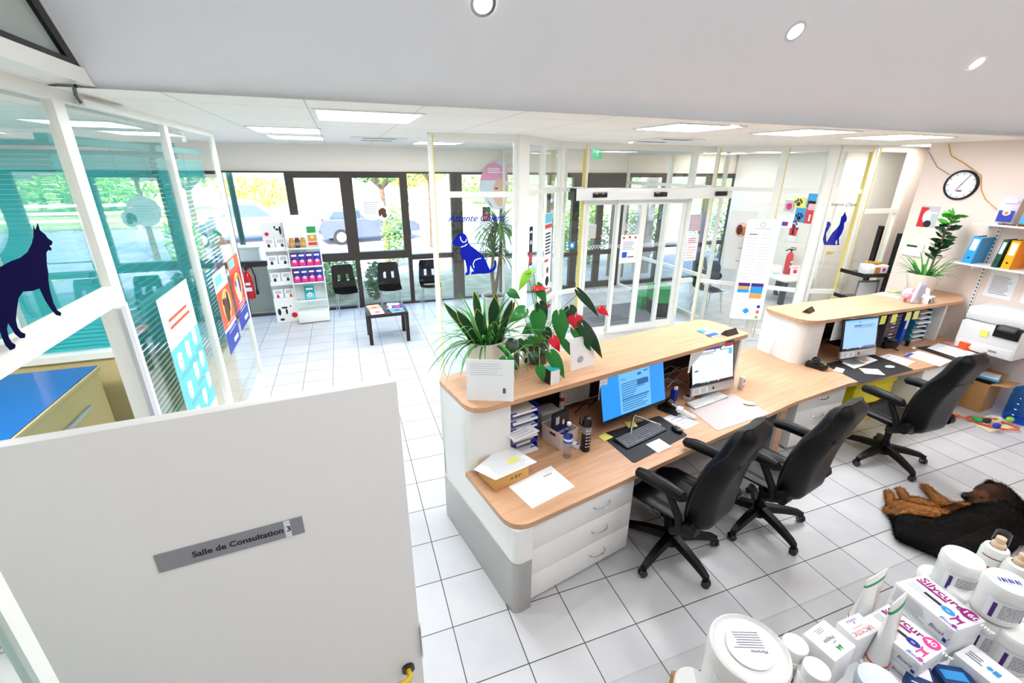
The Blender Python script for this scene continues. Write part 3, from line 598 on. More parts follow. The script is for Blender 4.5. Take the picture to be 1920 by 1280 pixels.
# ================================================================ OUTSIDE
def groundmat(name, c1, c2, sc, rough=.9):
    m = mat(name, c1, rough); nt = m.node_tree; N = nt.nodes; b = N['Principled BSDF']; g = N.new('ShaderNodeNewGeometry'); n = N.new('ShaderNodeTexNoise'); n.inputs['Scale'].default_value = sc; n.inputs['Detail'].default_value = 6
    cr = N.new('ShaderNodeValToRGB'); cr.color_ramp.elements[0].position = .35; cr.color_ramp.elements[1].position = .65; cr.color_ramp.elements[0].color = srgb(c1); cr.color_ramp.elements[1].color = srgb(c2)
    nt.links.new(g.outputs['Position'], n.inputs['Vector']); nt.links.new(n.outputs['Fac'], cr.inputs[0]); nt.links.new(cr.outputs[0], b.inputs['Base Color'])
groundmat('asphalt', '#8B8CA0', '#9B9CB0', 1.5); groundmat('verge', '#6F7A58', '#A39C84', 2.5); groundmat('far_grass', '#8FA35A', '#C2BE8C', .3); groundmat('paving', '#A9A49B', '#BDB8AE', 2)
struct(MB().b2((-60, 7.5, -.35), (70, 26, -.15), 'asphalt').build('floor_car_park'))
struct(MB().b2((-60, 26, -.35), (70, 110, -.12), 'far_grass').build('floor_field'))
tag(MB().b2((-12, 7.48, -.15), (4.4, 10.2, -.07), 'verge').build('planting_strip'), 'strip of dry earth and short grass outside below the dark windows', 'flower bed', kind='stuff')
struct(MB().b2((4.4, 7.48, -.15), (9.2, 13, -.05), 'paving').build('floor_path'))

def foliage(b, c, r, n, size, m, seed):
    rnd = random.Random(seed)
    for _ in range(n):
        while True:
            p = Vector((rnd.uniform(-1, 1), rnd.uniform(-1, 1), rnd.uniform(-1, 1)))
            if .25 < p.length < 1: break
        p = Vector((c[0]+p.x*r[0], c[1]+p.y*r[1], c[2]+p.z*r[2])); a = rnd.uniform(0, 2*pi); e = rnd.uniform(-.9, .9); s = size*rnd.uniform(.6, 1.3)
        u = Vector((cos(a)*cos(e), sin(a)*cos(e), sin(e))); v = u.orthogonal().normalized()
        b.add([p-u*s, p+v*s*.45, p+u*s, p-v*s*.45], [[0, 1, 2, 3]], m)
def shrub(name, label, cat, x, y, z, r, h, n, m, seed, size=.07, stem=.05, group='shrubs and trees outside', trunk=0, crown=None):
    t = thing(name, label, cat, (x, y, z), group=group); b = MB()
    b.tube([(0, 0, 0), (.03, .02, (trunk or h*.3)*.5), (0, 0, trunk or h*.3)], [stem, stem*.8, stem*.6], 'bark', n=8)
    if trunk:
        rnd = random.Random(seed+9)
        for k in range(6): a = k*1.05; b.tube([(0, 0, trunk*.95), (.25*r*cos(a), .25*r*sin(a), trunk+h*.15), (.6*r*cos(a), .6*r*sin(a), trunk+h*rnd.uniform(.3, .6))], [stem*.6, stem*.4, stem*.15], 'bark', n=6)
    b.build('trunk', t); f = MB(); foliage(f, (0, 0, trunk+h/2), (r, r, h/2), n, size, m, seed); f.build('foliage', t); return t
shrub('hedge_bush', 'low light green bush outside behind the white product display racks', 'bush', -2.6, 8.9, -.1, .75, 1.0, 900, 'leaf_out', 1)
shrub('hedge_bush', 'green bush outside under the window left of the first black waiting chair', 'bush', -.9, 8.9, -.1, .8, 1.05, 1000, 'leaf_out', 2)
shrub('hedge_bush', 'small dark green plant low outside between the first and second waiting chairs', 'bush', .15, 8.1, -.1, .22, .95, 300, 'leaf_dark', 3)
shrub('hedge_bush', 'bush climbing round the young tree stake seen in the second window', 'bush', 1.1, 12.2, -.1, .45, 2.0, 600, 'leaf_out', 4)
shrub('tree', 'slim tree outside the window above the grey car, with a round white sticker in front', 'tree', .9, 13.0, -.1, 1.6, 1.6, 1500, 'leaf_dark', 5, trunk=2.5, stem=.11)
shrub('tree', 'leafy branch crown outside at the top edge of the window nearest the yellow edged post', 'tree', 2.9, 15.5, -.1, 1.5, 1.8, 1400, 'leaf_dark', 6, trunk=2.7, stem=.10)
shrub('tree', 'yellow leaved tree far beyond the parked grey car', 'tree', 4.4, 34, -.1, 3.4, 3.2, 1200, 'leaf_yellow', 7, .22, trunk=1.6, stem=.14)
shrub('tree', 'dark tree with fine leaves outside, seen over the automatic entrance', 'tree', 8.6, 12.6, -.1, 1.7, 2.6, 1800, 'leaf_dark', 8, trunk=1.6, stem=.10)
shrub('hedge_bush', 'big green shrub outside left of the automatic entrance doors', 'bush', 6.8, 10.3, -.1, .95, 2.3, 2400, 'leaf_out', 9)
shrub('hedge_bush', 'tall green shrub outside seen through the middle of the automatic entrance', 'bush', 8.9, 10.0, -.1, .7, 2.2, 1500, 'leaf_out', 10)
shrub('hedge_bush', 'bright green bush outside behind the cat waiting side window', 'bush', 12.4, 10.0, -.1, 1.5, 3.0, 2400, 'leaf_out', 11)
shrub('hedge_bush', 'pale green bush far away on the field at the far left window', 'bush', -6.5, 38, -.1, 3.0, 2.2, 900, 'leaf_yellow', 12, .2)
shrub('hedge_bush', 'round green bush far away beyond the white fence', 'bush', 12.5, 36, -.1, 4.0, 2.5, 1200, 'leaf_out', 13, .22)
def car(label, x, y, rz, paint, suv):
    mat(paint[0], paint[1], .25, metal=.3, coat=.6); mat('car_glass', '#30404C', .08, coat=.5); mat('rubber', '#17171A', .8); mat('tail', '#D91A1A', .3)
    t = thing('car', label, 'car', (x, y, -.15), rz, 'parked cars'); H = 1.72 if suv else 1.48; L = 4.5 if suv else 4.3; b = MB()
    if suv: bod = [(-2.2, .45), (-2.25, .8), (-2.2, 1.08), (1.0, 1.05), (2.05, .92), (2.25, .7), (2.25, .4), (-2.15, .32)]; roof = [(-2.15, 1.06), (-1.95, 1.62), (-1.6, H), (.2, H-.02), (.55, 1.58), (1.15, 1.04)]
    else: bod = [(-2.1, .45), (-2.15, .8), (-2.0, 1.0), (.8, .98), (1.9, .82), (2.15, .65), (2.15, .38), (-2.05, .30)]; roof = [(-2.0, .98), (-1.7, 1.3), (-1.2, H-.04), (-.1, H), (.5, 1.3), (1.1, .96)]
    def loft(prof, w0, w1, m, smooth=False):
        n = len(prof); zs = [p[1] for p in prof]; lo, hi = min(zs), max(zs); vs = []
        for s_ in (-1, 1):
            for p in prof: f_ = (p[1]-lo)/(hi-lo); vs.append((p[0], s_*(w0+(w1-w0)*f_), p[1]))
        b.add(vs, [[n-1-i for i in range(n)], [n+i for i in range(n)]]+[[i, (i+1) % n, n+(i+1) % n, n+i] for i in range(n)], m)
    loft(bod, .90, .84, paint[0]); loft(roof, .80, .62, paint[0]); b.build('body', t)
    g = MB()
    for s_ in (-1, 1):
        q = [(roof[0][0]+.28, 1.06), (roof[1][0]+.22, H-.16), (-.45, H-.14), (-.45, 1.06)]; q2 = [(-.38, 1.06), (-.38, H-.14), (roof[4][0]-.18, H-.2), (roof[5][0]-.25, 1.06)]
        for qq in (q, q2): g.add([(p[0], s_*(.80-.18*(p[1]-1.0)/(H-1.0)+.012), p[1]) for p in qq], [[0, 1, 2, 3]], 'car_glass')
    a, c = roof[0], roof[2]; g.add([(a[0]-.012, -.68, a[1]+.06), (a[0]-.012, .68, a[1]+.06), (c[0]-.14, .54, c[1]-.10), (c[0]-.14, -.54, c[1]-.10)], [[0, 1, 2, 3]], 'car_glass')
    a, c = roof[5], roof[3]; g.add([(a[0]+.012, -.68, a[1]+.06), (a[0]+.012, .68, a[1]+.06), (c[0]+.16, .54, c[1]-.07), (c[0]+.16, -.54, c[1]-.07)], [[0, 1, 2, 3]], 'car_glass'); g.build('windows', t)
    for sx in (-1.35, 1.4):
        for s_ in (-1, 1): w = MB().cyl((sx, s_*.70, .32), (sx, s_*.91, .32), .32, 'rubber', n=24); w.cyl((sx, s_*.905, .32), (sx, s_*.925, .32), .20, 'light_grey', n=16); w.build('wheel', t)
    for s_ in (-1, 1): MB().box((bod[2][0]+.02, s_*.72, .88), (.12, .22, .26), 'tail', .02).build('tail_light', t)
    MB().box((bod[1][0]-.01, 0, .62), (.02, .5, .12), 'paper').build('number_plate', t)
car('silver blue people carrier parked outside at the left windows, red tail lights towards the building', -4.3, 19.8, R(12), ('paint_silver', '#AEBBD2'), True)
car('dark grey hatchback parked outside, seen between the two dark framed window leaves', .55, 18.6, R(14), ('paint_grey', '#5A6274'), False)
t = thing('white_fence', 'white wooden rail fence far across the car park', 'fence', (4, 25.2, -.15)); 
for k in range(9): MB().b2((k*2.2-2, -.05, 0), (k*2.2-1.88, .05, 1.25), 'white').build('post', t)
for z in (.45, .8, 1.15): MB().b2((-2.2, -.09, z), (16, -.05, z+.13), 'white').build('rail', t)
t = tag(MB().cyl((0, 0, 0), (0, 0, 3.4), .06, 'dark_green', n=14).box((0, 0, .04), (.2, .2, .08), 'dark_green').build('sign_pole'), 'dark green post outside the far left window in front of the silver car', 'post'); t.location = (-2.55, 8.6, -.1)
t = thing('bicycle_rack', 'low metal hoop rail outside behind the dog decal', 'rail', (3.1, 10.6, -.1)); MB().tube([(-.5, 0, 0), (-.5, 0, .85), (.5, 0, .85), (.5, 0, 0)], .025, 'chrome').build('hoop', t)
t = tag(MB().b2((-.2, -.16, 0), (.2, .16, .34), 'white', .03).b2((-.22, -.18, .34), (.22, .18, .38), 'white', .01).build('storage_tub'), 'white lidded plastic tub outside on the sill by the red extinguisher', 'tub'); t.location = (-2.35, 8.1, .95)
t = tag(MB().b2((-.3, -.24, -.1), (.3, .24, .95), 'brick_grey').build('plinth'), 'rendered plinth outside under the white lidded tub', 'plinth'); t.location = (-2.35, 8.1, 0)
for k, (x, l) in enumerate(((7.2, 'dark wooden pillar outside left of the entrance shrub'), (8.3, 'pale rendered pillar outside beyond the automatic doors'))):
    o = tag(MB().b2((-.18, -.18, -.1), (.18, .18, 3.6), 'bark' if k == 0 else 'brick_grey', .01).build('pillar'), l, 'pillar'); o.location = (x-.2, 8.4+.3*k, 0)

# ================================================================ WAITING AREA
def note(name, label, cat, o, u, v, w, h, base, draw=None, th=.0015, group=None, lift=.0):
    b = MB(); b.poly(o, u, v, [(0, 0), (w, 0), (w, h), (0, h)], base, lift, th)
    if draw: draw(b, o, u, v, lift+th+.0006)
    return tag(b.build(name), label, cat, group)
X1 = Vector((1, 0, 0)); Y1 = Vector((0, 1, 0)); Z1 = Vector((0, 0, 1))
# display racks
t = thing('brochure_display', 'tall white cardboard brochure stand with five tiers left of the product display', 'display stand', (-1.66, 6.80, 0), R(4)); b = MB()
b.b2((-.21, .02, 0), (.21, .16, 1.93), 'white'); b.b2((-.21, -.14, 0), (.21, .02, .42), 'white'); b.build('stand', t)
for k in range(4):
    z = .42+.33*k; MB().b2((-.21, -.12, z), (.21, .02, z+.04), 'white').b2((-.21, -.13, z), (.21, -.12, z+.08), 'white').build('shelf', t)
g = MB(); o = Vector((-.21, -.1405, 0)); g.disc(o, X1, Z1, .33, .13, .055, 'red', .0005)
for dx, dz, r1, r2 in ((.07, .22, .03, .07), (.17, .3, .06, .02), (.2, .22, .02, .06), (.10, .06, .04, .025), (.28, .32, .012, .02)): g.disc(o, X1, Z1, dx, dz, r1, 'ink_dark', .0005, ry=r2)
o = Vector((-.21, .019, 0)); g.disc(o, X1, Z1, .08, 1.72, .035, 'red', .0005)
for dx, dz, r1, r2 in ((.23, 1.84, .015, .03), (.27, 1.80, .03, .02), (.32, 1.78, .02, .08)): g.disc(o, X1, Z1, dx, dz, r1, 'ink_dark', .0005, ry=r2)
g.build('print', t)
rnd = random.Random(4)
for k in range(4):
    for j in range(2):
        c = ['white', 'white', 'paper_blue', 'white'][k]; b = MB(); ox, oz = -.19+.19*j, .462+.33*k; b.b2((ox, -.09, oz), (ox+.17, -.06, oz+.20), 'paper')
        o = Vector((ox, -.0905, oz)); b.rect(o, X1, Z1, .03, .11, .14, .18, 'light_grey', .0003); b.disc(o, X1, Z1, .07+.04*j, .06, .025, ['hotpink', 'ink_dark', 'ink_dark', 'brown'][k] if not (j and k == 0) else 'orange', .0004, ry=.04)
        o_ = b.build('brochure_pack'); bx = t.matrix_basis.copy(); o_.matrix_basis = Matrix.Translation((-1.66, 6.80, 0)) @ Matrix.Rotation(R(4), 4, 'Z'); tag(o_, 'pack of pale brochures in the %s tier of the cardboard stand, %s of two' % (['lowest', 'second lowest', 'third', 'top'][k], ['left', 'right'][j]), 'brochures', 'brochures in the cardboard stand')
t = thing('product_display', 'tall white metal shop display with glass shelves of pet treats', 'display stand', (-1.17, 6.72, 0), R(3)); b = MB()
b.b2((-.29, .06, .02), (.29, .12, 2.06), 'white'); b.b2((-.29, -.30, .02), (.29, .06, .22), 'white', .01); b.b2((-.30, -.1, .2), (-.28, .06, 2.0), 'white'); b.b2((.28, -.1, .2), (.30, .06, 2.0), 'white'); b.build('cabinet', t)
sh = [.42, .78, 1.10, 1.45]
for z in sh: MB().b2((-.275, -.2, z), (.275, .055, z+.012), 'pane_tint').b2((-.275, -.2, z), (.275, -.19, z+.03), 'white').build('shelf', t)
g = MB(); o = Vector((-.28, .0595, 0)); g.rect(o, X1, Z1, .37, 1.72, .53, 1.84, 'green', .0005); g.rect(o, X1, Z1, .37, 1.56, .53, 1.68, 'kraft', .0005); g.rect(o, X1, Z1, .37, 1.48, .53, 1.54, 'orange', .0005); g.disc(o, X1, Z1, .45, 1.64, .03, 'yellow_note', .0009); g.build('picture_panel', t)
BM = Matrix.Translation((-1.17, 6.72, 0)) @ Matrix.Rotation(R(3), 4, 'Z')
def pouch(x, y, z, w, h, c1, c2, M, label, cat='treat bag', grp='pet treat bags on the display', name='treat_bag', rz=0):
    b = MB(); n = 8; vs = []; fs = []
    for j in range(n+1):
        v = j/n; d = .035*sin(pi*min(1, v*1.05))**.6*(1-v*.6)+.002
        for s_ in (-1, 1):
            for i in range(5): u = i/4*2-1; vs.append((w/2*u, s_*d*(1-u*u*.85), h*v))
    for j in range(n):
        for i in range(4):
            a = j*10+i; fs.append([a, a+1, a+11, a+10]); a += 5; fs.append([a+1, a, a+10, a+11])
        fs.append([j*10+4, j*10+9, j*10+19, j*10+14]); fs.append([j*10+5, j*10, j*10+10, j*10+15])
    m = M @ Matrix.Translation((x, y, z)) @ Matrix.Rotation(rz, 4, 'Z') @ Matrix.Rotation(-.12, 4, 'X')
    b.add(vs, fs, c1, smooth=True); f = Vector((-w/2, -.037, 0)); b.rect(f, X1, Z1, w*.08, h*.05, w*.92, h*.45, c2, 0); b.disc(f, X1, Z1, w*.5, h*.38, w*.22, 'paper', .001); b.disc(f, X1, Z1, w*.5, h*.36, w*.12, 'tan', .002); b.rect(f, X1, Z1, w*.15, h*.72, w*.85, h*.84, 'paper', .001)
    o_ = b.build(name); o_.matrix_basis = m; return tag(o_, label, cat, grp)
pos = ['far left', 'left centre', 'right centre', 'far right']
for r_, z in enumerate((sh[1], sh[2])):
    for k in range(4): pouch(-.20+.135*k, -.12-.01*(k % 2), z+.014, .13, .27, 'purple' if k % 2 == 0 else 'royal', 'hotpink', BM, 'purple and pink pet treat bag, %s on the %s glass shelf of bags' % (pos[k], ['lower', 'upper'][r_]))
pouch(-.02, -.10, sh[0]+.014, .18, .28, 'teal', 'aqua', BM, 'single turquoise pet food bag on the lowest glass shelf of the display', grp=None)
for k, c in enumerate(('tan', 'brown', 'tan')):
    b = MB().lathe([(.035, 0), (.045, .01), (.045, .15), (.034, .16), (.034, .19)], c).lathe([(.0455, .05), (.0455, .11)], 'kraft' if k != 1 else 'grey', cap=False); o_ = b.build('treat_jar'); o_.matrix_basis = BM @ Matrix.Translation((-.2+.10*k, -.08, sh[3]+.013))
    tag(o_, '%s jar of treats on the top glass shelf of the display, %s of three' % (c if k != 1 else 'dark brown', ['left', 'middle', 'right'][k]), 'jar', 'jars on the top display shelf')
# waiting chairs
def waiting_chair(label, loc, rz):
    t = thing('waiting_chair', label, 'chair', loc, rz, 'glossy black shell chairs in the waiting areas', 1.1); b = MB(); vs = []; fs = []; prof = []
    for i in range(15):
        s = i/14
        if s < .42: k = s/.42; prof.append((-.21+.42*k*1.0, .455-.02*sin(pi*k)+.0*k))
        elif s < .55: k = (s-.42)/.13; a = k*1.45; prof.append((.21+.06*sin(a), .455+.06*(1-cos(a))))
        else: k = (s-.55)/.45; prof.append((.268+.08*k, .51+.39*k))
    prof = [(p[0]-.03, p[1]) for p in prof]; n = len(prof); m = 9
    for s_ in (0, 1):
        for i, (y, z) in enumerate(prof):
            w = .215 if i < 8 else .215-.025*(i-8)/6
            if i == 0 or i == n-1: w *= .88
            for j in range(m): u = j/(m-1)*2-1; vs.append((w*u, y+(.012*s_ if i > 6 else 0), z+.02*abs(u)**3*(1 if i < 8 else 0)-(.012*s_ if i <= 6 else 0)+(0 if i < 8 else 0)))
    N = n*m; hole = lambda i, j: (i in (9, 10) and j in (2, 5))
    for i in range(n-1):
        for j in range(m-1):
            if hole(i, j): continue
            a = i*m+j; fs.append([a, a+m, a+m+1, a+1]); a += N; fs.append([a+1, a+m+1, a+m, a])
    for i in range(n-1):
        for j in (0, m-1): a = i*m+j; fs.append([a, a+m, a+N+m, a+N] if j else [a+m, a, a+N, a+N+m])
    for j in range(m-1): fs.append([j, j+1, j+1+N, j+N]); a = (n-1)*m+j; fs.append([a+1, a, a+N, a+1+N])
    b.add(vs, fs, 'black_gloss', smooth=True); b.build('seat_shell', t)
    for sx in (-1, 1):
        MB().tube([(sx*.19, -.20, .0), (sx*.165, -.15, .43)], .010, 'chrome').build('leg', t); MB().tube([(sx*.20, .25, .0), (sx*.165, .13, .43)], .010, 'chrome').build('leg', t)
    MB().tube([(-.165, -.15, .43), (.165, -.15, .43), (.165, .13, .43), (-.165, .13, .43)], .009, 'chrome', closed=True).build('seat_frame', t); return t
w1 = waiting_chair('glossy black waiting chair beside the white product display', (-.50, 6.86, 0), R(6))
copytree(w1, (.40, 6.84, 0), R(-2), 'glossy black waiting chair in the middle, behind the low magazine table')
copytree(w1, (1.28, 6.84, 0), R(-4), 'glossy black waiting chair partly behind the yellow edged glass post')
copytree(w1, (2.25, 6.75, 0), R(-14), 'glossy black waiting chair behind the dog decal, near the corner palm') if False else None
copytree(w1, (7.55, 5.2, 0), R(10), 'black waiting chair by the window on the cat waiting side, dark coat on it')
copytree(w1, (6.95, 4.55, 0), R(95), 'black waiting chair right behind the glass at the end of the automatic entrance')
b = MB().sphere((0, 0, .12), (.26, .2, .12), 'coat').sphere((.1, .06, .26), (.16, .14, .2), 'coat').sphere((-.15, -.02, .05), (.2, .16, .07), 'coat'); o_ = b.build('folded_coat'); o_.location = (7.57, 5.2, .50); tag(o_, 'dark navy coat heaped on the chair of the cat waiting side', 'coat')
# low table with magazines
t = thing('coffee_table', 'low dark brown square table with magazines in the dog waiting area', 'table', (.15, 5.1, 0), R(1)); MB().b2((-.35, -.31, .495), (.35, .31, .55), 'brown_black', .003).build('tabletop', t)
for sx in (-1, 1):
    for sy in (-1, 1): MB().b2((sx*.35, sy*.31, 0), (sx*.29, sy*.25, .495), 'brown_black').build('leg', t)
mg = [(-.2, .14, 'kraft', 8), (.14, .15, 'paper_blue', -6), (-.17, -.15, 'pale_pink', 4), (.17, -.13, 'skyblue', 10), (.16, .0, 'purple', 84)]
ml = ['tan covered magazine at the back left of the low dark table', 'white and blue magazine at the back right of the low dark table', 'pale pink magazine at the front left of the low dark table', 'blue magazine at the front right of the low dark table', 'purple magazine across the middle right of the low dark table']
for k, (x, y, c, a) in enumerate(mg):
    b = MB(); b.box((0, 0, .006), (.22, .29, .012), 'paper'); b.rect((-.108, -.143, .0125), X1, Y1, 0, 0, .216, .286, c); b.rect((-.108, -.143, .013), X1, Y1, .02, .20, .19, .26, 'paper'); b.disc((-.108, -.143, .0131), X1, Y1, .11, .10, .05, 'ink' if k % 2 else 'hotpink'); o_ = b.build('magazine'); o_.location = (.15+x, 5.1+y, .551+(.013 if k == 4 else 0)); o_.rotation_euler = (0, 0, R(a)); tag(o_, ml[k], 'magazine', 'magazines on the low table')
# palm in a planter
t = thing('potted_palm', 'tall thin leaved palm in a pale planter behind the glass with the dog decal', 'plant', (2.35, 5.6, 0)); MB().lathe([(.17, 0), (.24, .45), (.26, .46), (.26, .49), (.23, .49), (.22, .44)], 'light_grey', cap=False).lathe([(0, .44), (.225, .44)], 'soil', cap=False).build('planter', t)
MB().tube([(.02, 0, .43), (-.03, .02, .9), (-.01, 0, 1.30)], [.05, .04, .035], 'bark').tube([(.0, 0, .43), (.10, .02, .9), (.16, 0, 1.55)], [.045, .035, .03], 'bark').build('stem', t); rnd = random.Random(5)
def ribbon(b, p0, d, L, w, droop, m, seg=7, fold=.25):
    d = Vector(d).normalized(); side = d.cross(Vector((0, 0, 1))); side = side.normalized() if side.length > 1e-3 else Vector((1, 0, 0)); p = Vector(p0); vs = []; dd = d.copy()
    for i in range(seg+1):
        s = i/seg; ww = w*(sin(pi*min(1, .18+.82*s))**.7 if s < 1 else .02); up = side.cross(dd).normalized(); vs += [p-side*ww, p-up*ww*fold, p+side*ww]; p = p+dd*(L/seg); dd = (dd+Vector((0, 0, -droop/seg))).normalized()
    b.add(vs, [q for i in range(seg) for q in ([i*3, i*3+1, i*3+4, i*3+3], [i*3+1, i*3+2, i*3+5, i*3+4])], m, smooth=True)
mat('palm_leaf', '#4C7F35', .45, var=.25, vscale=5); b = MB()
for (cx, cz, n) in ((-.01, 1.35, 60), (.10, 1.80, 110)):
    for k in range(n): a = rnd.uniform(0, 2*pi); e = rnd.uniform(.1, 1.4); ribbon(b, (cx, 0, cz), (cos(a)*cos(e), sin(a)*cos(e), sin(e)), rnd.uniform(.5, .85), .018, rnd.uniform(1.2, 2.8), 'palm_leaf')
b.build('foliage', t)
# red extinguisher under the far left window
def extinguisher(label, loc, sc=1, hose=True):
    t = thing('fire_extinguisher', label, 'fire extinguisher', loc, sc=sc); MB().lathe([(.06, 0), (.075, .02), (.075, .40), (.06, .46), (.03, .49), (.022, .50), (.022, .53)], 'red', n=24).rect((-.05, -.0765, .15), X1, Z1, 0, 0, .1, .07, 'paper').rect((-.05, -.0765, .26), X1, Z1, .01, 0, .09, .05, 'paper').build('cylinder', t)
    MB().lathe([(.025, .53), (.025, .56)], 'black').b2((-.015, -.10, .56), (.015, .03, .575), 'black').b2((-.012, -.11, .60), (.012, .02, .612), 'black').build('valve', t)
    if hose: MB().tube([(0, .02, .55), (.09, .02, .56), (.12, .03, .40), (.11, .03, .15)], .012, 'black').cyl((.11, .03, .17), (.11, .03, .06), .014, 'black', r2=.026).build('hose', t)
    return t
t = extinguisher('red fire extinguisher hung low below the far left window by the white display racks', (-2.32, 7.14, .42), 1.1)
# stickers on the dark window
for cx, cz, r_, c, l in ((.20, 2.14, .27, 'paper', 'large round white sticker on the second dark framed window'), (.42, 2.02, .15, 'paper', 'small round sticker with a brown dog head beside the large white one')):
    b = MB(); b.poly((cx, 7.287 if r_ > .2 else 7.282, cz), X1, Z1, [(r_*cos(2*pi*i/32), r_*sin(2*pi*i/32)) for i in range(32)], c, 0, .002)
    if r_ < .2: b.disc((cx, 7.279, cz), X1, Z1, 0, .03, .07, 'brown', .0005); b.disc((cx, 7.279, cz), X1, Z1, .03, -.05, .05, 'brown', .0006); b.disc((cx, 7.279, cz), X1, Z1, -.06, 0, .03, 'brown', .0007, ry=.07)
    else: b.lines((cx-.16, 7.284, cz-.13), X1, Z1, 0, .32, 0, .26, 6, 'ink_light', seed=3, h=.25)
    tag(b.build('window_sticker'), l, 'sticker')
b = MB(); cx, cz = 2.88, 2.55; b.poly((cx, 7.2, cz), X1, Z1, [(.34*cos(2*pi*i/40), .5*sin(2*pi*i/40)+.06*sin(4*pi*i/40)) for i in range(40)], 'paper_blue', 0, .004)
b.poly((cx, 7.194, cz), X1, Z1, [(.335*cos(pi*(.08+.84*i/20)), .49*sin(pi*(.08+.84*i/20))) for i in range(21)], 'pink_soft', 0); b.disc((cx, 7.194, cz), X1, Z1, .14, -.14, .17, 'skin_tone', .001, ry=.3); b.disc((cx, 7.194, cz), X1, Z1, .05, -.05, .04, 'brown', .002, ry=.02); b.lines((cx, 7.194, cz), X1, Z1, -.15, .2, .28, .4, 3, 'paper', .002)
tag(b.build('hanging_poster'), 'large egg shaped poster with a pink top hanging high behind the dog partition', 'poster')
def card(b, o, u, v, L): b.rect(o, u, v, .02, .05, .16, .16, 'orange', L); b.disc(o, u, v, .09, .18, .03, 'kraft', L+.001); b.rect(o, u, v, .0, .0, .18, .04, 'red', L)
o_ = note('window_poster', 'small black poster with orange glasses on the far dark window behind the dog decal', 'poster', (2.62, 7.27, 1.78), X1, Z1, .19, .32, 'ink_dark', card)
# 'Attente Chiens' partition lettering and dog decal
pu = Vector((P1[0]-P0[0], P1[1]-P0[1], 0)).normalized(); po = Vector((P0[0], P0[1], 0))+Vector((pu.y, -pu.x, 0))*.0065
def pp(px, py):
    d = RT*((px-960)/843.73) - UP*((py-640)/843.73) + FW; n = pu.cross(Z1); k = (po-CAMP).dot(n)/d.dot(n); q = CAMP+d*k-po; return (q.dot(pu), q.z)
a = pp(840, 414); c = pp(937, 411)
b = MB().text('Attente Chiens', po+pu*a[0]+Z1*(a[1]-.01), pu, Z1, .122, 'blue_decal', shear=.4, bold=.0012, space=.97); tag(b.build('glass_lettering'), 'blue italic lettering reading Attente Chiens on the glass partition', 'lettering')
dog = [(848, 455), (853, 447), (857, 441), (862, 437), (868, 437), (873, 440), (877, 448), (878, 454), (882, 460), (890, 466), (899, 473), (907, 481), (912, 490), (915, 498), (918, 505), (924, 503), (927, 497), (926, 490), (929, 486), (931, 492), (931, 499), (928, 506), (921, 511), (908, 513), (900, 513), (883, 514.5), (884, 510), (889, 508), (885, 503), (882, 497), (881, 505), (881, 512), (879, 515), (872, 516), (873, 512), (876, 509), (875, 500), (872, 488), (866, 484), (863, 475), (864, 465), (862, 461), (855, 461), (851, 459)]
b = MB(); b.poly(po, pu, Z1, [pp(*q) for q in dog], 'blue_decal', 0, .001)
def stroke(b, pts, w, m, lift=.0016):
    P = [Vector(q) for q in pts]
    for i in range(len(P)-1):
        d = (P[i+1]-P[i]).normalized(); n = Vector((-d.y, d.x))*w; b.poly(po, pu, Z1, [tuple(P[i]-n), tuple(P[i+1]-n), tuple(P[i+1]+n), tuple(P[i]+n)], m, lift)
stroke(b, [pp(*q) for q in ((863, 443), (864, 449), (868, 454), (873, 453), (875, 448))], .006, 'paper'); stroke(b, [pp(*q) for q in ((864, 463), (871, 461), (876, 457))], .006, 'paper'); stroke(b, [pp(*q) for q in ((889, 502), (887, 495), (890, 488), (896, 485), (902, 484))], .006, 'paper')
tag(b.build('dog_decal'), 'blue sitting dog silhouette sticker on the glass partition under the lettering', 'sticker')
# posters on the diagonal panes
def pane_note(P, Q, f0, z0, w, h, base, draw, label, name='glass_poster'):
    u = Vector((Q[0]-P[0], Q[1]-P[1], 0)).normalized(); o = Vector((P[0], P[1], 0))+u*f0+Z1*z0+Vector((u.y, -u.x, 0))*.006; return note(name, label, 'poster', o, u, Z1, w, h, base, draw)
pane_note(P1b, P1c, .20, 1.55, .13, .62, 'ink_dark', lambda b, o, u, v, L: (b.rect(o, u, v, .01, .02, .12, .07, 'paper', L), b.rect(o, u, v, .01, .10, .12, .26, 'red', L), b.disc(o, u, v, .065, .40, .03, 'paper', L), b.rect(o, u, v, .02, .53, .11, .56, 'paper', L)), 'narrow black and red poster on the slanted glass left of the automatic entrance')
pane_note(P1c, P2, .16, 1.05, .33, 1.25, 'paper', lambda b, o, u, v, L: (b.rect(o, u, v, .01, 1.1, .32, 1.24, 'aqua', L), b.rect(o, u, v, .01, 1.02, .32, 1.08, 'red', L), b.lines(o, u, v, .05, .30, .62, .98, 7, 'ink_dark', L), b.rect(o, u, v, .04, .5, .2, .54, 'red', L), b.disc(o, u, v, .18, .36, .05, 'brown', L), b.disc(o, u, v, .18, .18, .08, 'ink_dark', L), b.rect(o, u, v, .05, .06, .25, .08, 'red', L)), 'tall white poster with red heading and a dog on the slanted glass by the entrance')
pane_note(P2, P3, .27, 1.66, .11, .11, 'skyblue', lambda b, o, u, v, L: b.disc(o, u, v, .055, .055, .03, 'paper', L), 'small round blue and white sticker on the glass left of the sliding doors', 'glass_sticker')
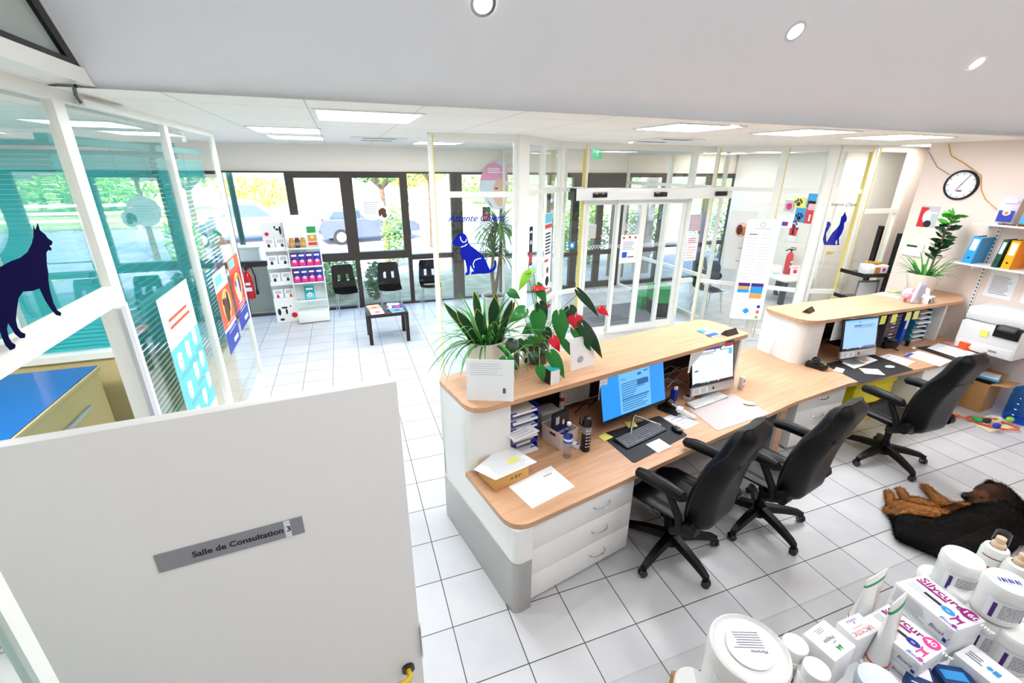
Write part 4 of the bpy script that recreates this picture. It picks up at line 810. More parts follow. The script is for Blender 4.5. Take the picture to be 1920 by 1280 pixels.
note('door_notice', 'white notice with a blue square and red rosettes taped to the sliding entrance door', 'notice', (4.17, 3.932, 1.35), X1, Z1, .36, .50, 'paper', lambda b, o, u, v, L: (b.rect(o, u, v, .05, .10, .15, .2, 'blue', L), b.lines(o, u, v, .05, .3, .24, .40, 5, 'ink_light', L), b.disc(o, u, v, .06, .45, .02, 'red', L), b.disc(o, u, v, .18, .46, .025, 'orange', L), b.disc(o, u, v, .30, .45, .02, 'red', L), b.rect(o, u, v, .17, .10, .3, .12, 'ink', L)))
note('door_notice', 'white notice with red text on the fixed glass right of the sliding doors', 'notice', (5.66, 3.99, 1.30), X1, Z1, .27, .50, 'paper', lambda b, o, u, v, L: (b.lines(o, u, v, .03, .24, .34, .45, 3, 'red', L, h=.3), b.lines(o, u, v, .03, .24, .05, .30, 5, 'orange', L, h=.15)))
note('door_notice', 'grey and pink strip notice above the white one right of the sliding doors', 'notice', (5.66, 3.99, 1.86), X1, Z1, .27, .30, 'light_grey', lambda b, o, u, v, L: (b.lines(o, u, v, .02, .25, .02, .27, 5, 'pale_pink', L)))
o_ = tag(MB().b2((0, 0, 0), (.30, .14, .34), 'white', .01).build('letter_box'), 'white box mounted outside on the dark entrance door', 'letter box'); o_.location = (5.22, 7.10, 1.3)
b = MB(); 
for a_, c_ in (((-.09, -.27), (.09, .27)), ((-.27, -.09), (-.091, .09)), ((.091, -.09), (.27, .09))): b.b2((a_[0], -.05, a_[1]), (c_[0], .05, c_[1]), 'dark_frame')
o_ = tag(b.build('cross_sign'), 'dark cross sign outside seen through the left sliding door', 'sign'); o_.location = (6.6, 8.6, 2.35)
o_ = tag(MB().b2((0, 0, 0), (.03, .28, .2), 'exit_green').rect((-.001, .05, .05), Y1, Z1, 0, 0, .1, .1, 'paper').build('exit_sign'), 'small green illuminated exit sign above the left of the entrance', 'sign'); o_.location = (4.25, 5.0, 3.11)
# mat and crates in the vestibule
b = MB().b2((0, 0, 0), (1.9, 1.25, .012), 'mat_grey'); b.text('CLINIQUE', (1.45, .35, .0125), (-1, 0, 0), (0, -1, 0), .17, 'ink_dark') if False else b.lines((.2, .2, .0125), X1, Y1, 0, 1.0, 0, .36, 3, 'dark_grey', .0006, h=.5); o_ = tag(b.build('entrance_mat'), 'large grey entrance mat with dark lettering on the vestibule floor', 'mat'); o_.location = (3.95, 4.4, 0)
def crate(x, y, z, rz, label, c='green'):
    b = MB(); b.b2((-.28, -.19, 0), (.28, .19, .30), c, .015); 
    for k in range(5): b.b2((-.24+.11*k, -.2, .05), (-.21+.11*k, .2, .25), c, .002)
    b.b2((-.30, -.21, .27), (.30, .21, .31), c, .01); b.disc((-.28, -.2105, 0), X1, Z1, .47, .2, .035, 'orange', .001) if c == 'black' else None
    o_ = tag(b.build('storage_crate'), label, 'crate', 'green and black delivery crates in the vestibule'); o_.location = (x, y, z); o_.rotation_euler = (0, 0, rz); return o_
crate(5.84, 4.75, 0, R(75), 'black delivery crate on the floor under the green crate by the sliding doors', 'black'); crate(5.82, 4.75, .311, R(75), 'green delivery crate stacked on a black one behind the sliding doors')
crate(5.86, 5.35, 0, R(80), 'green delivery crate on the vestibule floor behind the stacked pair', 'green')
# ---------------- cat waiting side
cu = Vector((P7[0]-7.32, P7[1]-2.60, 0)).normalized(); co = Vector((7.32, 2.60, 0))+Vector((cu.y, -cu.x, 0))*.0065
def cp(px, py):
    d = RT*((px-960)/843.73) - UP*((py-640)/843.73) + FW; n = cu.cross(Z1); k = (co-CAMP).dot(n)/d.dot(n); q = CAMP+d*k-co; return (q.dot(cu), q.z)
cat = [(1545, 459), (1543, 450), (1542, 440), (1546, 430), (1550, 424), (1548, 418), (1551, 415), (1556, 416), (1558, 421), (1554, 428), (1549, 438), (1549, 448), (1550, 454), (1554, 447), (1560, 437), (1568, 429), (1574, 421), (1576, 413), (1577, 407), (1581, 403), (1583, 399), (1584.5, 396), (1586, 402), (1588, 408), (1587, 414), (1583, 418), (1582, 428), (1578, 438), (1573, 446), (1573, 455), (1574, 459), (1568, 459.5), (1570, 455), (1569, 449), (1567, 452), (1566, 456), (1568, 459.5)]
tag(MB().poly(co, cu, Z1, [cp(*q) for q in cat], 'blue_decal', 0, .001).build('cat_decal'), 'blue sitting cat silhouette sticker on the glass by the pillar', 'sticker')
a = cp(1554, 386); c = cp(1603, 384); tag(MB().text('Attente Chats', co+cu*a[0]+Z1*a[1], cu, Z1, .078, 'navy_decal', shear=.4, bold=.0003, space=1.0).build('glass_lettering'), 'dark italic lettering reading Attente Chats on the glass partition', 'lettering')
# sign stand
t = thing('notice_stand', 'tall white freestanding price board on thin metal legs by the cat partition', 'notice board', (6.40, 3.02, 0), R(-31)); b = MB()
b.prism(rpoly([(-.27, .36), (.27, .36), (.27, 2.16), (-.27, 2.16)], .03), -.012, .012, 'white_gloss', M=Matrix.Rotation(R(90), 4, 'X')); b.build('board', t)
MB().tube([(-.22, .02, 0), (-.22, .02, 1.9)], .012, 'chrome').build('leg', t); MB().tube([(.22, .02, 0), (.22, .02, 1.9)], .012, 'chrome').build('leg', t); MB().tube([(-.22, .02, .01), (-.22, -.17, .01)], .012, 'chrome').tube([(.22, .02, .01), (.22, -.17, .01)], .012, 'chrome').build('foot', t) if False else MB().b2((-.3, -.16, 0), (.3, .18, .012), 'light_grey').build('foot', t)
o = Vector((-.27, -.0125, .36)); g = MB()
g.rect(o, X1, Z1, .05, .62, .245, .68, 'purple', .0006); g.rect(o, X1, Z1, .05, .56, .245, .62, 'kraft', .0006); g.rect(o, X1, Z1, .05, .50, .245, .56, 'skyblue', .0006)
g.rect(o, X1, Z1, .265, .62, .47, .68, 'purple', .0006); g.rect(o, X1, Z1, .265, .50, .47, .62, 'skyblue', .0006); g.rect(o, X1, Z1, .265, .40, .47, .50, 'kraft', .0006)
g.lines(o, X1, Z1, .05, .245, .74, 1.58, 16, 'ink_light', .0006, h=.12, seed=2); g.lines(o, X1, Z1, .265, .47, .74, 1.58, 16, 'ink_light', .0006, h=.12, seed=5); g.rect(o, X1, Z1, .07, 1.53, .2, 1.545, 'ink', .0009)
for k in range(24):
    a_, c_ = 2*pi*k/24, 2*pi*(k+1)/24
    for (cx, cz, r0, r1, mm) in ((.26, 1.70, .036, .042, 'ink'), (.26, .16, .088, .094, 'light_grey')): g.poly(o, X1, Z1, [(cx+r0*cos(a_), cz+r0*sin(a_)), (cx+r1*cos(a_), cz+r1*sin(a_)), (cx+r1*cos(c_), cz+r1*sin(c_)), (cx+r0*cos(c_), cz+r0*sin(c_))], mm, .0006)
g.text('SANTEVET', o+X1*.13+Z1*1.625, X1, Z1, .04, 'ink', .0006) if False else g.lines(o, X1, Z1, .14, .39, 1.63, 1.65, 1, 'ink_light', .0006, h=.6, rag=0)
g.rect(o, X1, Z1, .235, .11, .285, .21, 'skyblue', .0008); g.rect(o, X1, Z1, .21, .135, .31, .185, 'skyblue', .0010)
for cz, mm in ((.25, 'royal'), (.15, 'orange'), (.05, 'lime')): g.disc(o, X1, Z1, .46, cz, .028, mm, .0008, ry=.03)
g.build('print', t)
# table with leaflets and the second extinguisher
t = thing('side_table', 'white topped side table with dark grey legs behind the cat partition glass', 'table', (9.35, 4.78, 0), 0); MB().b2((-.40, -.42, .54), (.40, .42, .58), 'white', .004).build('tabletop', t)
for sx in (-1, 1):
    for sy in (-1, 1): MB().b2((sx*.38, sy*.40, 0), (sx*.29, sy*.30, .54), 'dark_grey').build('leg', t)
MB().tube([(-.33, -.3, .2), (0, .1, .26), (.33, -.3, .2)], .02, 'chrome').build('stretcher', t)
t = extinguisher('red fire extinguisher standing on the white side table of the cat waiting area', tuple(at(1474, 513, .581)), 1.05, hose=False); MB().tube([(0, .0, .55), (-.08, 0, .57), (-.16, .0, .54)], .014, 'black').build('hose', t)
o_ = tag(MB().b2((-.12, -.08, 0), (.10, .08, .22), 'paper').rect((-.12, -.081, .03), X1, Z1, .02, 0, .18, .02, 'aqua').build('leaflet_holder'), 'pale box of leaflets left of the extinguisher on the side table', 'leaflets'); o_.location = at(1452, 514, .582); o_.rotation_euler = (0, 0, R(-20))
b = MB().b2((-.11, -.012, 0), (.11, .012, .25), 'paper').disc((-.11, -.0125, 0), X1, Z1, .1, .1, .05, 'hotpink', .0005).lines((-.11, -.0125, 0), X1, Z1, .03, .18, .17, .22, 2, 'pink', .0005); o_ = tag(b.build('leaflet'), 'white leaflet with a pink rosette leaning right of the extinguisher', 'leaflets'); o_.location = at(1490, 517, .582); o_.rotation_euler = (R(-12), 0, R(-24))
o_ = tag(MB().b2((-.12, -.01, 0), (.12, .01, .3), 'grey').b2((-.10, -.014, .02), (.10, -.010, .25), 'brown').build('picture_frame'), 'small grey picture frame behind the pink rosette leaflet', 'picture frame'); o_.location = at(1500, 511, .582); o_.rotation_euler = (R(-8), 0, R(-24))
# side wall of the cat waiting room: paw prints and posters (plane x = 9.8)
def wn(px, py, w, h, base, label, draw=None, name='wall_poster', cat='poster', group=None):
    q = onx(px, py, 9.79); return note(name, label, cat, (9.79, q.y+w/2, q.z-h/2), Vector((0, -1, 0)), Z1, w, h, base, draw, .0015, group)
paw = lambda m: (lambda b, o, u, v, L: (b.disc(o, u, v, .12, .09, .055, m, L, ry=.05), *[b.disc(o, u, v, .12+.085*cos(a), .10+.085*sin(a), .024, m, L+.0002, ry=.032) for a in (.5, 1.2, 1.95, 2.65)]))
wn(1480, 386, .26, .26, 'light_grey', 'small grey picture with a red figure, left of the notes on the cat side wall', lambda b, o, u, v, L: b.disc(o, u, v, .13, .12, .08, 'hotpink', L))
wn(1500, 380, .30, .24, 'yellow_note', 'yellow note with dark paw marks on the cat side wall', paw('ink_dark'))
wn(1524, 376, .26, .30, 'skyblue', 'blue note at the top right of the notes on the cat side wall')
wn(1500, 403, .26, .32, 'skyblue', 'blue note with a navy paw print on the cat side wall', paw('navy_decal'))
wn(1520, 398, .24, .50, 'red', 'red poster with a white square right of the blue paw note', lambda b, o, u, v, L: (b.rect(o, u, v, .03, .3, .21, .44, 'pale_pink', L), b.rect(o, u, v, .1, .05, .14, .2, 'paper', L)))
wn(1489, 422, .26, .22, 'paper', 'white note with a dark violet paw print on the cat side wall', paw('purple'))
wn(1486, 439, .24, .34, 'paper', 'white safety notice with a red panel under the paw notes', lambda b, o, u, v, L: (b.rect(o, u, v, .02, .14, .22, .32, 'red', L), b.rect(o, u, v, .09, .16, .14, .3, 'paper', L)))
# glass pane notices of the cat partition
def pane2(P, Q, f0, z0, w, h, base, draw, label, name='glass_poster', side=-1):
    u = Vector((Q[0]-P[0], Q[1]-P[1], 0)).normalized(); o = Vector((P[0], P[1], 0))+u*f0+Z1*z0+Vector((u.y, -u.x, 0))*.006; return note(name, label, 'poster', o, u, Z1, w, h, base, draw)
pane2(P4, P5, .42, 1.2, .42, 1.05, 'white', lambda b, o, u, v, L: (b.disc(o, u, v, .20, .72, .10, 'pale_pink', L, ry=.13), b.disc(o, u, v, .17, .72, .05, 'brown', L+.001, ry=.09), b.disc(o, u, v, .24, .70, .05, 'tan', L+.001, ry=.08), b.rect(o, u, v, .2, .38, .3, .4, 'ink_light', L), b.rect(o, u, v, .2, .14, .3, .17, 'light_grey', L)), 'large white poster with two kittens on the glass behind the price board')
pane2(P5, P6, .10, 2.0, .24, .22, 'paper', lambda b, o, u, v, L: (b.rect(o, u, v, .08, .03, .14, .1, 'blue', L), b.rect(o, u, v, .14, .03, .17, .1, 'red', L)), 'small white notice with a red and blue mark on the cat partition glass')
q = ony(1615, 402, 2.35); note('door_sheet', 'pale sheet of text on the white wall panel right of the cat decal', 'notice', (q.x, 2.355, q.z-.42), X1, Z1, .26, .42, 'paper', lambda b, o, u, v, L: b.lines(o, u, v, .04, .2, .1, .36, 5, 'ink_light', L, h=.15)) if False else None
q = ony(1543, 475, 3.0); t = thing('door_handle_set', 'yellow lever handle and keyhole on the white door behind the cat decal', 'door handle', (8.0, 3.4, 0))
t.location = (0, 0, 0)
h0 = Vector((9.90, 4.29, 1.20)); MB().cyl(h0, h0+Vector((0, -.05, 0)), .03, 'yellow_paint').tube([h0+Vector((0, -.05, 0)), h0+Vector((.16, -.05, 0))], .013, 'yellow_paint').build('lever', t); MB().cyl(h0+Vector((-.02, 0, -.12)), h0+Vector((-.02, -.02, -.12)), .03, 'yellow_paint').build('keyhole', t)
struct(MB().b2((9.84, 4.262, 0), (10.9, 4.298, 2.3), 'white', .004).build('door_4'))
# ================================================================ LEFT GLASS: decals, blinds, posters, consulting room
XG = -1.742
dogl = [(180, 120), (192, 150), (205, 110), (217, 150), (245, 172), (262, 195), (285, 210), (283, 228), (268, 236), (280, 248), (278, 262), (262, 258), (252, 272), (255, 340), (262, 380), (264, 430), (272, 480), (290, 545), (310, 585), (333, 600), (330, 618), (305, 612), (275, 578), (245, 530), (215, 467), (180, 480), (125, 485), (100, 520), (90, 590), (86, 640), (95, 680), (115, 705), (138, 715), (135, 737), (110, 740), (80, 715), (60, 680), (42, 655), (37, 690), (47, 735), (62, 760), (85, 775), (80, 795), (55, 805), (30, 780), (12, 740), (-5, 690), (-35, 640), (-60, 600), (-80, 660), (-60, 760), (-40, 850), (-70, 850), (-100, 760), (-120, 640), (-110, 520), (-150, 470), (-190, 560), (-205, 650), (-220, 640), (-205, 520), (-160, 420), (-90, 375), (0, 350), (60, 318), (110, 300), (150, 268), (172, 225), (183, 180)]
pts = []
for a, c in dogl:
    q = onx(a*.3437, 380+c*.3437, XG); pts.append((q.y, q.z))
tag(MB().poly((XG, 0, 0), Y1, Z1, pts, 'navy_decal', 0, .001).build('dog_decal'), 'large dark navy standing dog silhouette sticker on the glass at the far left', 'sticker')
def blind(label, y0, y1, z0, z1, x):
    t = thing('venetian_blind', label, 'blind', (x, y0, 0)); b = MB(); n = int((z1-z0)/.046)
    for k in range(n):
        z = z0+.046*k; b.add([(-.008, .01, z-.023), (.010, .01, z+.021), (.010, y1-y0-.01, z+.021), (-.008, y1-y0-.01, z-.023), (-.005, .01, z-.024), (.013, .01, z+.020), (.013, y1-y0-.01, z+.020), (-.005, y1-y0-.01, z-.024)], [[0, 1, 2, 3], [7, 6, 5, 4], [0, 4, 5, 1], [1, 5, 6, 2], [2, 6, 7, 3], [3, 7, 4, 0]], 'blind_teal')
    b.build('slats', t); MB().b2((-.03, 0, z1), (.03, y1-y0, z1+.05), 'blind_teal').build('head_rail', t)
    for f in (.12, .5, .88): MB().cyl((.022, (y1-y0)*f, z0-.02), (.022, (y1-y0)*f, z1), .002, 'blind_teal', n=6).build('cord', t)

blind('teal venetian blind behind the wide pane left of the aqua poster', .54, 2.12, .95, 3.05, -1.93); blind('teal venetian blind behind the narrower end pane of the consulting room glass', 2.26, 3.88, .95, 3.05, -1.93)
blind('teal venetian blind low behind the door post at the bottom left of the view', -2.1, -1.2, .10, 2.0, -1.93)
copytree(w1, (-2.78, .28, 0), R(70), 'black shell chair inside the consulting room, glimpsed behind the open door')
def blindx(label, x0, x1, z0, z1, y):
    t = thing('venetian_blind', label, 'blind', (x0, y, 0)); b = MB()
    for k in range(int((z1-z0)/.046)):
        z = z0+.046*k; b.add([(0, -.008, z-.021), (x1-x0, -.008, z-.021), (x1-x0, .008, z+.022), (0, .008, z+.022)], [[0, 1, 2, 3]], 'blind_teal')
    b.build('slats', t); MB().b2((0, -.02, z1), (x1-x0, .02, z1+.05), 'blind_teal').build('head_rail', t)
blindx('teal blind filling the glazed back of the consulting room above the blue table', -3.68, -1.95, 1.02, 3.1, 3.05); blindx('teal blind at the far left back of the consulting room', -5.1, -3.76, 1.02, 3.1, 3.05)
f = MB(); f.b2((-5.2, 2.96, .90), (-1.86, 3.14, .97), 'frame_white'); f.b2((-3.75, 2.97, .97), (-3.69, 3.12, 3.2), 'frame_white'); f.b2((-5.2, 2.99, 3.16), (-1.86, 3.14, 3.32), 'frame_white'); f.b2((-5.2, 3.0, 0), (-1.86, 3.14, .90), 'table_cream'); struct(f.build('wall_room_back'))
struct(MB().b2((-5.2, -2.3, 3.25), (-1.86, 3.0, 3.3), 'ceiling_tiles').build('ceiling_consulting'))
struct(MB().b2((-5.2, -2.32, 0), (-1.86, -2.25, 3.3), 'wall_white').build('wall_room_front')); struct(MB().b2((-5.2, 3.9, 0), (-1.86, 3.97, 3.3), 'wall_white').build('wall_room_side')) if False else None
t = thing('examination_table', 'examination table with a bright blue top and cream side in the consulting room', 'table', (0, 0, 0)); MB().b2((-4.05, .95, .86), (-3.04, 2.72, .905), 'table_cream', .01).b2((-4.04, .96, .905), (-3.06, 2.71, .915), 'table_blue').build('tabletop', t)
MB().b2((-4.0, 1.0, 0), (-3.07, 2.70, .86), 'table_cream').build('body', t); MB().b2((-3.065, 1.15, .58), (-3.04, 2.35, .62), 'light_grey', .003).build('side_rail', t)

t = thing('ceiling_light', 'added square fill light inside the consulting room at the far left', 'ceiling light', (0, 0, 0), group='square panel lights in the ceiling'); MB().b2((-3.9, .3, 3.235), (-3.2, 1.0, 3.249), 'room_fill').build('diffuser', t); MB().b2((-3.93, .27, 3.24), (-3.9, 1.03, 3.249), 'white').build('frame', t)  # unseen panel added to brighten the blue table and the blinds
def gposter(y0, y1, z0, z1, base, label, draw):
    return note('glass_poster', label, 'poster', (XG, y0, z0), Y1, Z1, y1-y0, z1-z0, base, draw)
def catcards(b, o, u, v, L):
    W_, H_ = .74, 1.27; b.rect(o, u, v, 0, .12, W_, .86, 'aqua', L); b.lines(o, u, v, .12, .62, 1.0, 1.12, 2, 'orange', L, h=.4, rag=.1); b.lines(o, u, v, .2, .6, .90, .97, 2, 'ink_light', L, h=.2)
    for cx, cy in ((.14, .72), (.36, .74), (.58, .78), (.18, .45), (.42, .52), (.62, .55), (.46, .25), (.66, .32), (.22, .2)):
        b.disc(o, u, v, cx, cy, .055, 'paper', L+.0006, ry=.07); b.disc(o, u, v, cx-.02, cy+.06, .03, 'paper', L+.0008); b.disc(o, u, v, cx+.03, cy+.05, .028, 'paper', L+.0009); b.disc(o, u, v, cx, cy+.01, .008, 'ink', L+.0012); b.lines(o, u, v, cx-.06, cy+.07, cy-.12, cy-.08, 2, 'ink', L+.0006, h=.2)
gposter(.90, 1.64, .74, 2.01, 'paper', 'tall aqua and white poster of small white animal drawings on the left glass', catcards)
def adp(c1, c2, c3, c4):
    def f_(b, o, u, v, L):
        b.rect(o, u, v, 0, .28, .6, .70, c1, L); b.rect(o, u, v, 0, 0, .6, .25, 'royal', L); b.disc(o, u, v, .32, .50, .20, c2, L+.0004, ry=.18); b.disc(o, u, v, .28, .45, .10, c3, L+.0006, ry=.14); b.disc(o, u, v, .40, .52, .05, c4, L+.0008, ry=.12); b.disc(o, u, v, .2, .56, .04, c4, L+.0009); b.rect(o, u, v, .3, .05, .52, .10, 'paper', L+.0004); b.lines(o, u, v, .15, .55, .2, .34, 4, 'paper', L+.0004, h=.2); b.rect(o, u, v, .05, .76, .35, .86, 'aqua', L)
    return f_
gposter(2.44, 3.02, .96, 1.86, 'paper', 'orange advertising poster with a striped cat, left of the two on the end pane', adp('orange', 'kraft', 'brown', 'ink_dark'))
gposter(3.16, 3.76, 1.0, 1.88, 'orange', 'red and yellow advertising poster right of the striped cat poster on the end pane', adp('red', 'yellow_paint', 'lavender', 'purple'))
# cable and trunking on the header
t = thing('cable_trunking', 'short white cable trunking with a black cable on the header above the left glass', 'cable trunking'); MB().beam((-1.735, .62, 3.27), (-1.735, 1.25, 3.27), .04, .04, 'white', .004).build('trunking', t); MB().tube([(-1.56, .16, 3.30), (-1.62, .30, 3.31), (-1.69, .48, 3.29), (-1.735, .63, 3.27)], .009, 'black').build('cable', t)

# ================================================================ ON THE DESK
def dm(px, py, z=WT): return at(px, py, z)
def setp(o, p, rz=0): o.location = p; o.rotation_euler = (0, 0, rz); return o
A1 = R(11.5)
# monitors
def screen_desk(name, label, loc, rz, w, h, z0, tilt, imac):
    t = thing(name, label, 'monitor', (loc[0], loc[1], WT), rz); M = Matrix.Translation((0, 0, z0-WT)) @ Matrix.Rotation(-tilt, 4, 'X')
    chin = .085 if imac else .012
    MB().box((0, .012, h/2), (w, .022, h), 'black_gloss' if imac else 'dark_grey', .006, M=M).build('housing', t)
    m_ = .022 if imac else .006
    g = MB(); o = M @ Vector((-w/2+m_, -.0003, chin+m_)); u = Vector((1, 0, 0)); v = (M.to_3x3() @ Vector((0, 0, 1))); W_, H_ = w-2*m_, h-chin-2*m_; L = .0007
    if not imac:
        g.rect(o, u, v, 0, 0, W_, H_, 'scr_blue', L); g.rect(o, u, v, 0, H_*.93, W_, H_, 'scr_light', L*2); g.rect(o, u, v, W_*.27, H_*.05, W_*.76, H_*.90, 'scr_light', L*2); g.rect(o, u, v, 0, 0, W_, H_*.035, 'scr_dark', L*3)
        g.lines(o, u, v, W_*.30, W_*.73, H_*.10, H_*.72, 13, 'scr_ink', L*3, h=.35, rag=.6, seed=4); g.rect(o, u, v, W_*.55, H_*.56, W_*.73, H_*.68, 'scr_ink', L*4); g.rect(o, u, v, W_*.30, H_*.33, W_*.73, H_*.36, 'scr_ink', L*4); g.rect(o, u, v, W_*.66, H_*.83, W_*.73, H_*.85, 'purple', L*4); g.rect(o, u, v, W_*.56, H_*.78, W_*.62, H_*.83, 'scr_ink', L*4); g.text('Mme.', o+u*(W_*.30)+v*(H_*.75), u, v, .03, 'scr_ink', L*4)
    elif imac == 1:
        g.rect(o, u, v, 0, 0, W_, H_, 'scr_white', L); g.rect(o, u, v, 0, H_*.90, W_*.72, H_, 'scr_violet', L*2); g.rect(o, u, v, W_*.5, H_*.95, W_*.8, H_, 'scr_green', L*3); g.rect(o, u, v, W_*.78, H_*.93, W_, H_, 'scr_red', L*3)
        g.rect(o, u, v, W_*.03, H_*.84, W_*.55, H_*.915, 'scr_dark', L*3); g.rect(o, u, v, W_*.04, H_*.855, W_*.53, H_*.905, 'scr_white', L*4); g.rect(o, u, v, W_*.67, H_*.85, W_*.95, H_*.93, 'scr_dark', L*3); g.rect(o, u, v, W_*.69, H_*.865, W_*.95, H_*.92, 'scr_white', L*4)
        g.rect(o, u, v, W_*.2, H_*.80, W_*.5, H_*.815, 'scr_dark', L*4); g.rect(o, u, v, W_*.03, H_*.80, W_*.13, H_*.81, 'scr_ink', L*4); g.rect(o, u, v, W_*.05, H_*.36, W_*.14, H_*.40, 'scr_ink', L*4); g.rect(o, u, v, W_*.05, H_*.03, W_*.17, H_*.055, 'scr_ink', L*4)
        g.rect(o, u, v, W_*.88, H_*.7, W_*.97, H_*.86, 'scr_light', L*4); g.rect(o, u, v, 0, 0, W_, H_*.035, 'scr_dark', L*2)
        for k in range(9): g.rect(o, u, v, W_*(.22+.05*k), H_*.004, W_*(.25+.05*k), H_*.03, ['scr_red', 'scr_blue', 'scr_green', 'scr_white', 'scr_violet'][k % 5], L*3)
    else:
        g.rect(o, u, v, 0, 0, W_, H_, 'scr_soft', L); g.lines(o, u, v, W_*.28, W_*.95, H_*.72, H_*.84, 4, 'scr_ink', L*2, h=.35, rag=.2); g.rect(o, u, v, W_*.28, H_*.79, W_*.5, H_*.81, 'scr_violet', L*3); g.rect(o, u, v, 0, H_*.95, W_, H_, 'scr_light', L*2); g.rect(o, u, v, W_*.42, H_*.91, W_*.47, H_*.93, 'scr_dark', L*3)
        g.rect(o, u, v, 0, 0, W_, H_*.03, 'scr_dark', L*2); g.rect(o, u, v, W_*.6, H_*.045, W_*.97, H_*.07, 'scr_violet', L*3)
        for k in range(11): g.rect(o, u, v, W_*(.06+.075*k), H_*.004, W_*(.10+.075*k), H_*.03, ['scr_red', 'scr_blue', 'scr_green', 'scr_white', 'scr_violet'][(k*3) % 5], L*3)
    g.build('screen', t)
    if imac:
        c = MB().box((0, .010, chin/2), (w, .026, chin), 'alu', .004, M=M); q = M @ Vector((0, -.0035, chin*.5)); c.disc(q, u, v, 0, 0, .014, 'black', .0006, ry=.015); c.disc(q, u, v, .003, .021, .004, 'black', .0006, ry=.006)
        c.rect(M @ Vector((0, -.0035, 0)), u, v, -w*.46, chin*.15, -w*.12, chin*.85, 'paper', .0005); c.lines(M @ Vector((0, -.0035, 0)), u, v, -w*.44, -w*.30, chin*.22, chin*.8, 6, 'grey', .0009); c.lines(M @ Vector((0, -.0035, 0)), u, v, -w*.28, -w*.14, chin*.22, chin*.8, 6, 'grey', .0009, seed=3); c.build('chin_panel', t)
        MB().beam((0, .05, z0-WT+.2), (0, .12, .012), .20, .006, 'alu', up=(0, 1, .3)).box((0, .06, .004), (.21, .22, .008), 'alu', .003).build('stand', t)
    else:
        MB().tube([(0, .05, z0-WT+.15), (0, .05, z0-WT+.0), (0, .02, .09)], .016, 'chrome').build('stand_neck', t)
        for s_ in (-1, 1): MB().tube([(0, .02, .09), (s_*.13, -.08, .03), (s_*.19, -.14, .009)], [.012, .011, .008], 'chrome').build('stand_leg', t)
    return t
for n_, c_, e_ in (('scr_blue', '#2F95EE', .85), ('scr_light', '#6DB8F7', .9), ('scr_ink', '#2C6DB5', .6), ('scr_dark', '#10121A', .3), ('scr_white', '#DDF0F8', .95), ('scr_violet', '#5A2BC0', .7), ('scr_green', '#1E8F5E', .6), ('scr_red', '#C8324A', .7), ('scr_soft', '#9CC6F2', .9)):
    mat(n_, c_, .3, emit=e_*.55); MAT[n_].node_tree.nodes['Principled BSDF'].inputs['Base Color'].default_value = tuple(x*.25 for x in srgb(c_)[:3])+(1,)

screen_desk('computer_monitor', 'wide black framed monitor with a bright blue document on screen', (1.90, -.01), R(12.2), .797, .45, .877, R(13), 0)
screen_desk('desktop_computer', 'silver and black all-in-one computer with a pale window open, under the near counter', (2.95, .17), R(3), .585, .50, .83, R(12), 1)
screen_desk('desktop_computer', 'silver and black all-in-one computer with a light blue screen under the far counter', (5.26, .30), R(-4), .555, .475, .85, R(10), 2)
def sheet(label, q, c='paper', draw=None, name='paper_sheet', cat='paper', z=WT+.001, th=.0012, group='papers lying on the desk'):
    P = [at(a, b_, z) for a, b_ in q]; o = P[0]; b = MB(); ctr = sum(P, Vector())/len(P); pts = [(v_.x-ctr.x, v_.y-ctr.y) for v_ in P]; b.prism(pts, 0, th, c)
    if draw: u = (P[1]-P[0]); u.normalize(); w_ = Vector((-u.y, u.x, 0)); b_o = P[0]-ctr+Vector((0, 0, th)); draw(b, b_o, u, w_, .0005, (P[1]-P[0]).length, (P[-1]-P[0]).length)
    ob = b.build(name); ob.location = (ctr.x, ctr.y, z); return tag(ob, label, cat, group)
txt = lambda n, c='ink_light', s=1: (lambda b, o, u, v, L, w, h: b.lines(o, u, v, w*.1, w*.9, h*.12, h*.9, n, c, L, h=.25, seed=s))
sheet('blank white envelope on the near end of the desk beside the carton', [(998, 953), (1078, 912), (1033, 873), (953, 912)], 'paper', lambda b, o, u, v, L, w, h: b.rect(o, u, v, w*.7, h*.75, w*.9, h*.8, 'ink_light', L))
# carton with sheets
P = [at(928, 922, WT), at(990, 895, WT)]; u_ = (P[1]-P[0]).normalized(); ang = math.atan2(u_.y, u_.x); 
t = thing('carton', 'small kraft carton with handwriting on the near corner of the desk', 'box', tuple(P[0]), ang); MB().b2((0, 0, 0), (.30, .24, .105), 'kraft', .003).build('box', t); MB().text('A SUP', Vector((.13, -.0015, .045)), X1, Z1, .036, 'ink_dark', shear=.3).build('handwriting', t)
sheet('sheet of small print with a yellow note, lying on the kraft carton', [(929, 900), (1007, 866), (948, 831), (888, 880)], 'paper', lambda b, o, u, v, L, w, h: (b.lines(o, u, v, w*.1, w*.95, h*.1, h*.9, 12, 'ink_light', L, h=.2), b.rect(o, u, v, w*.5, h*.45, w*.75, h*.72, 'yellow_note', L*2)), z=WT+.107)
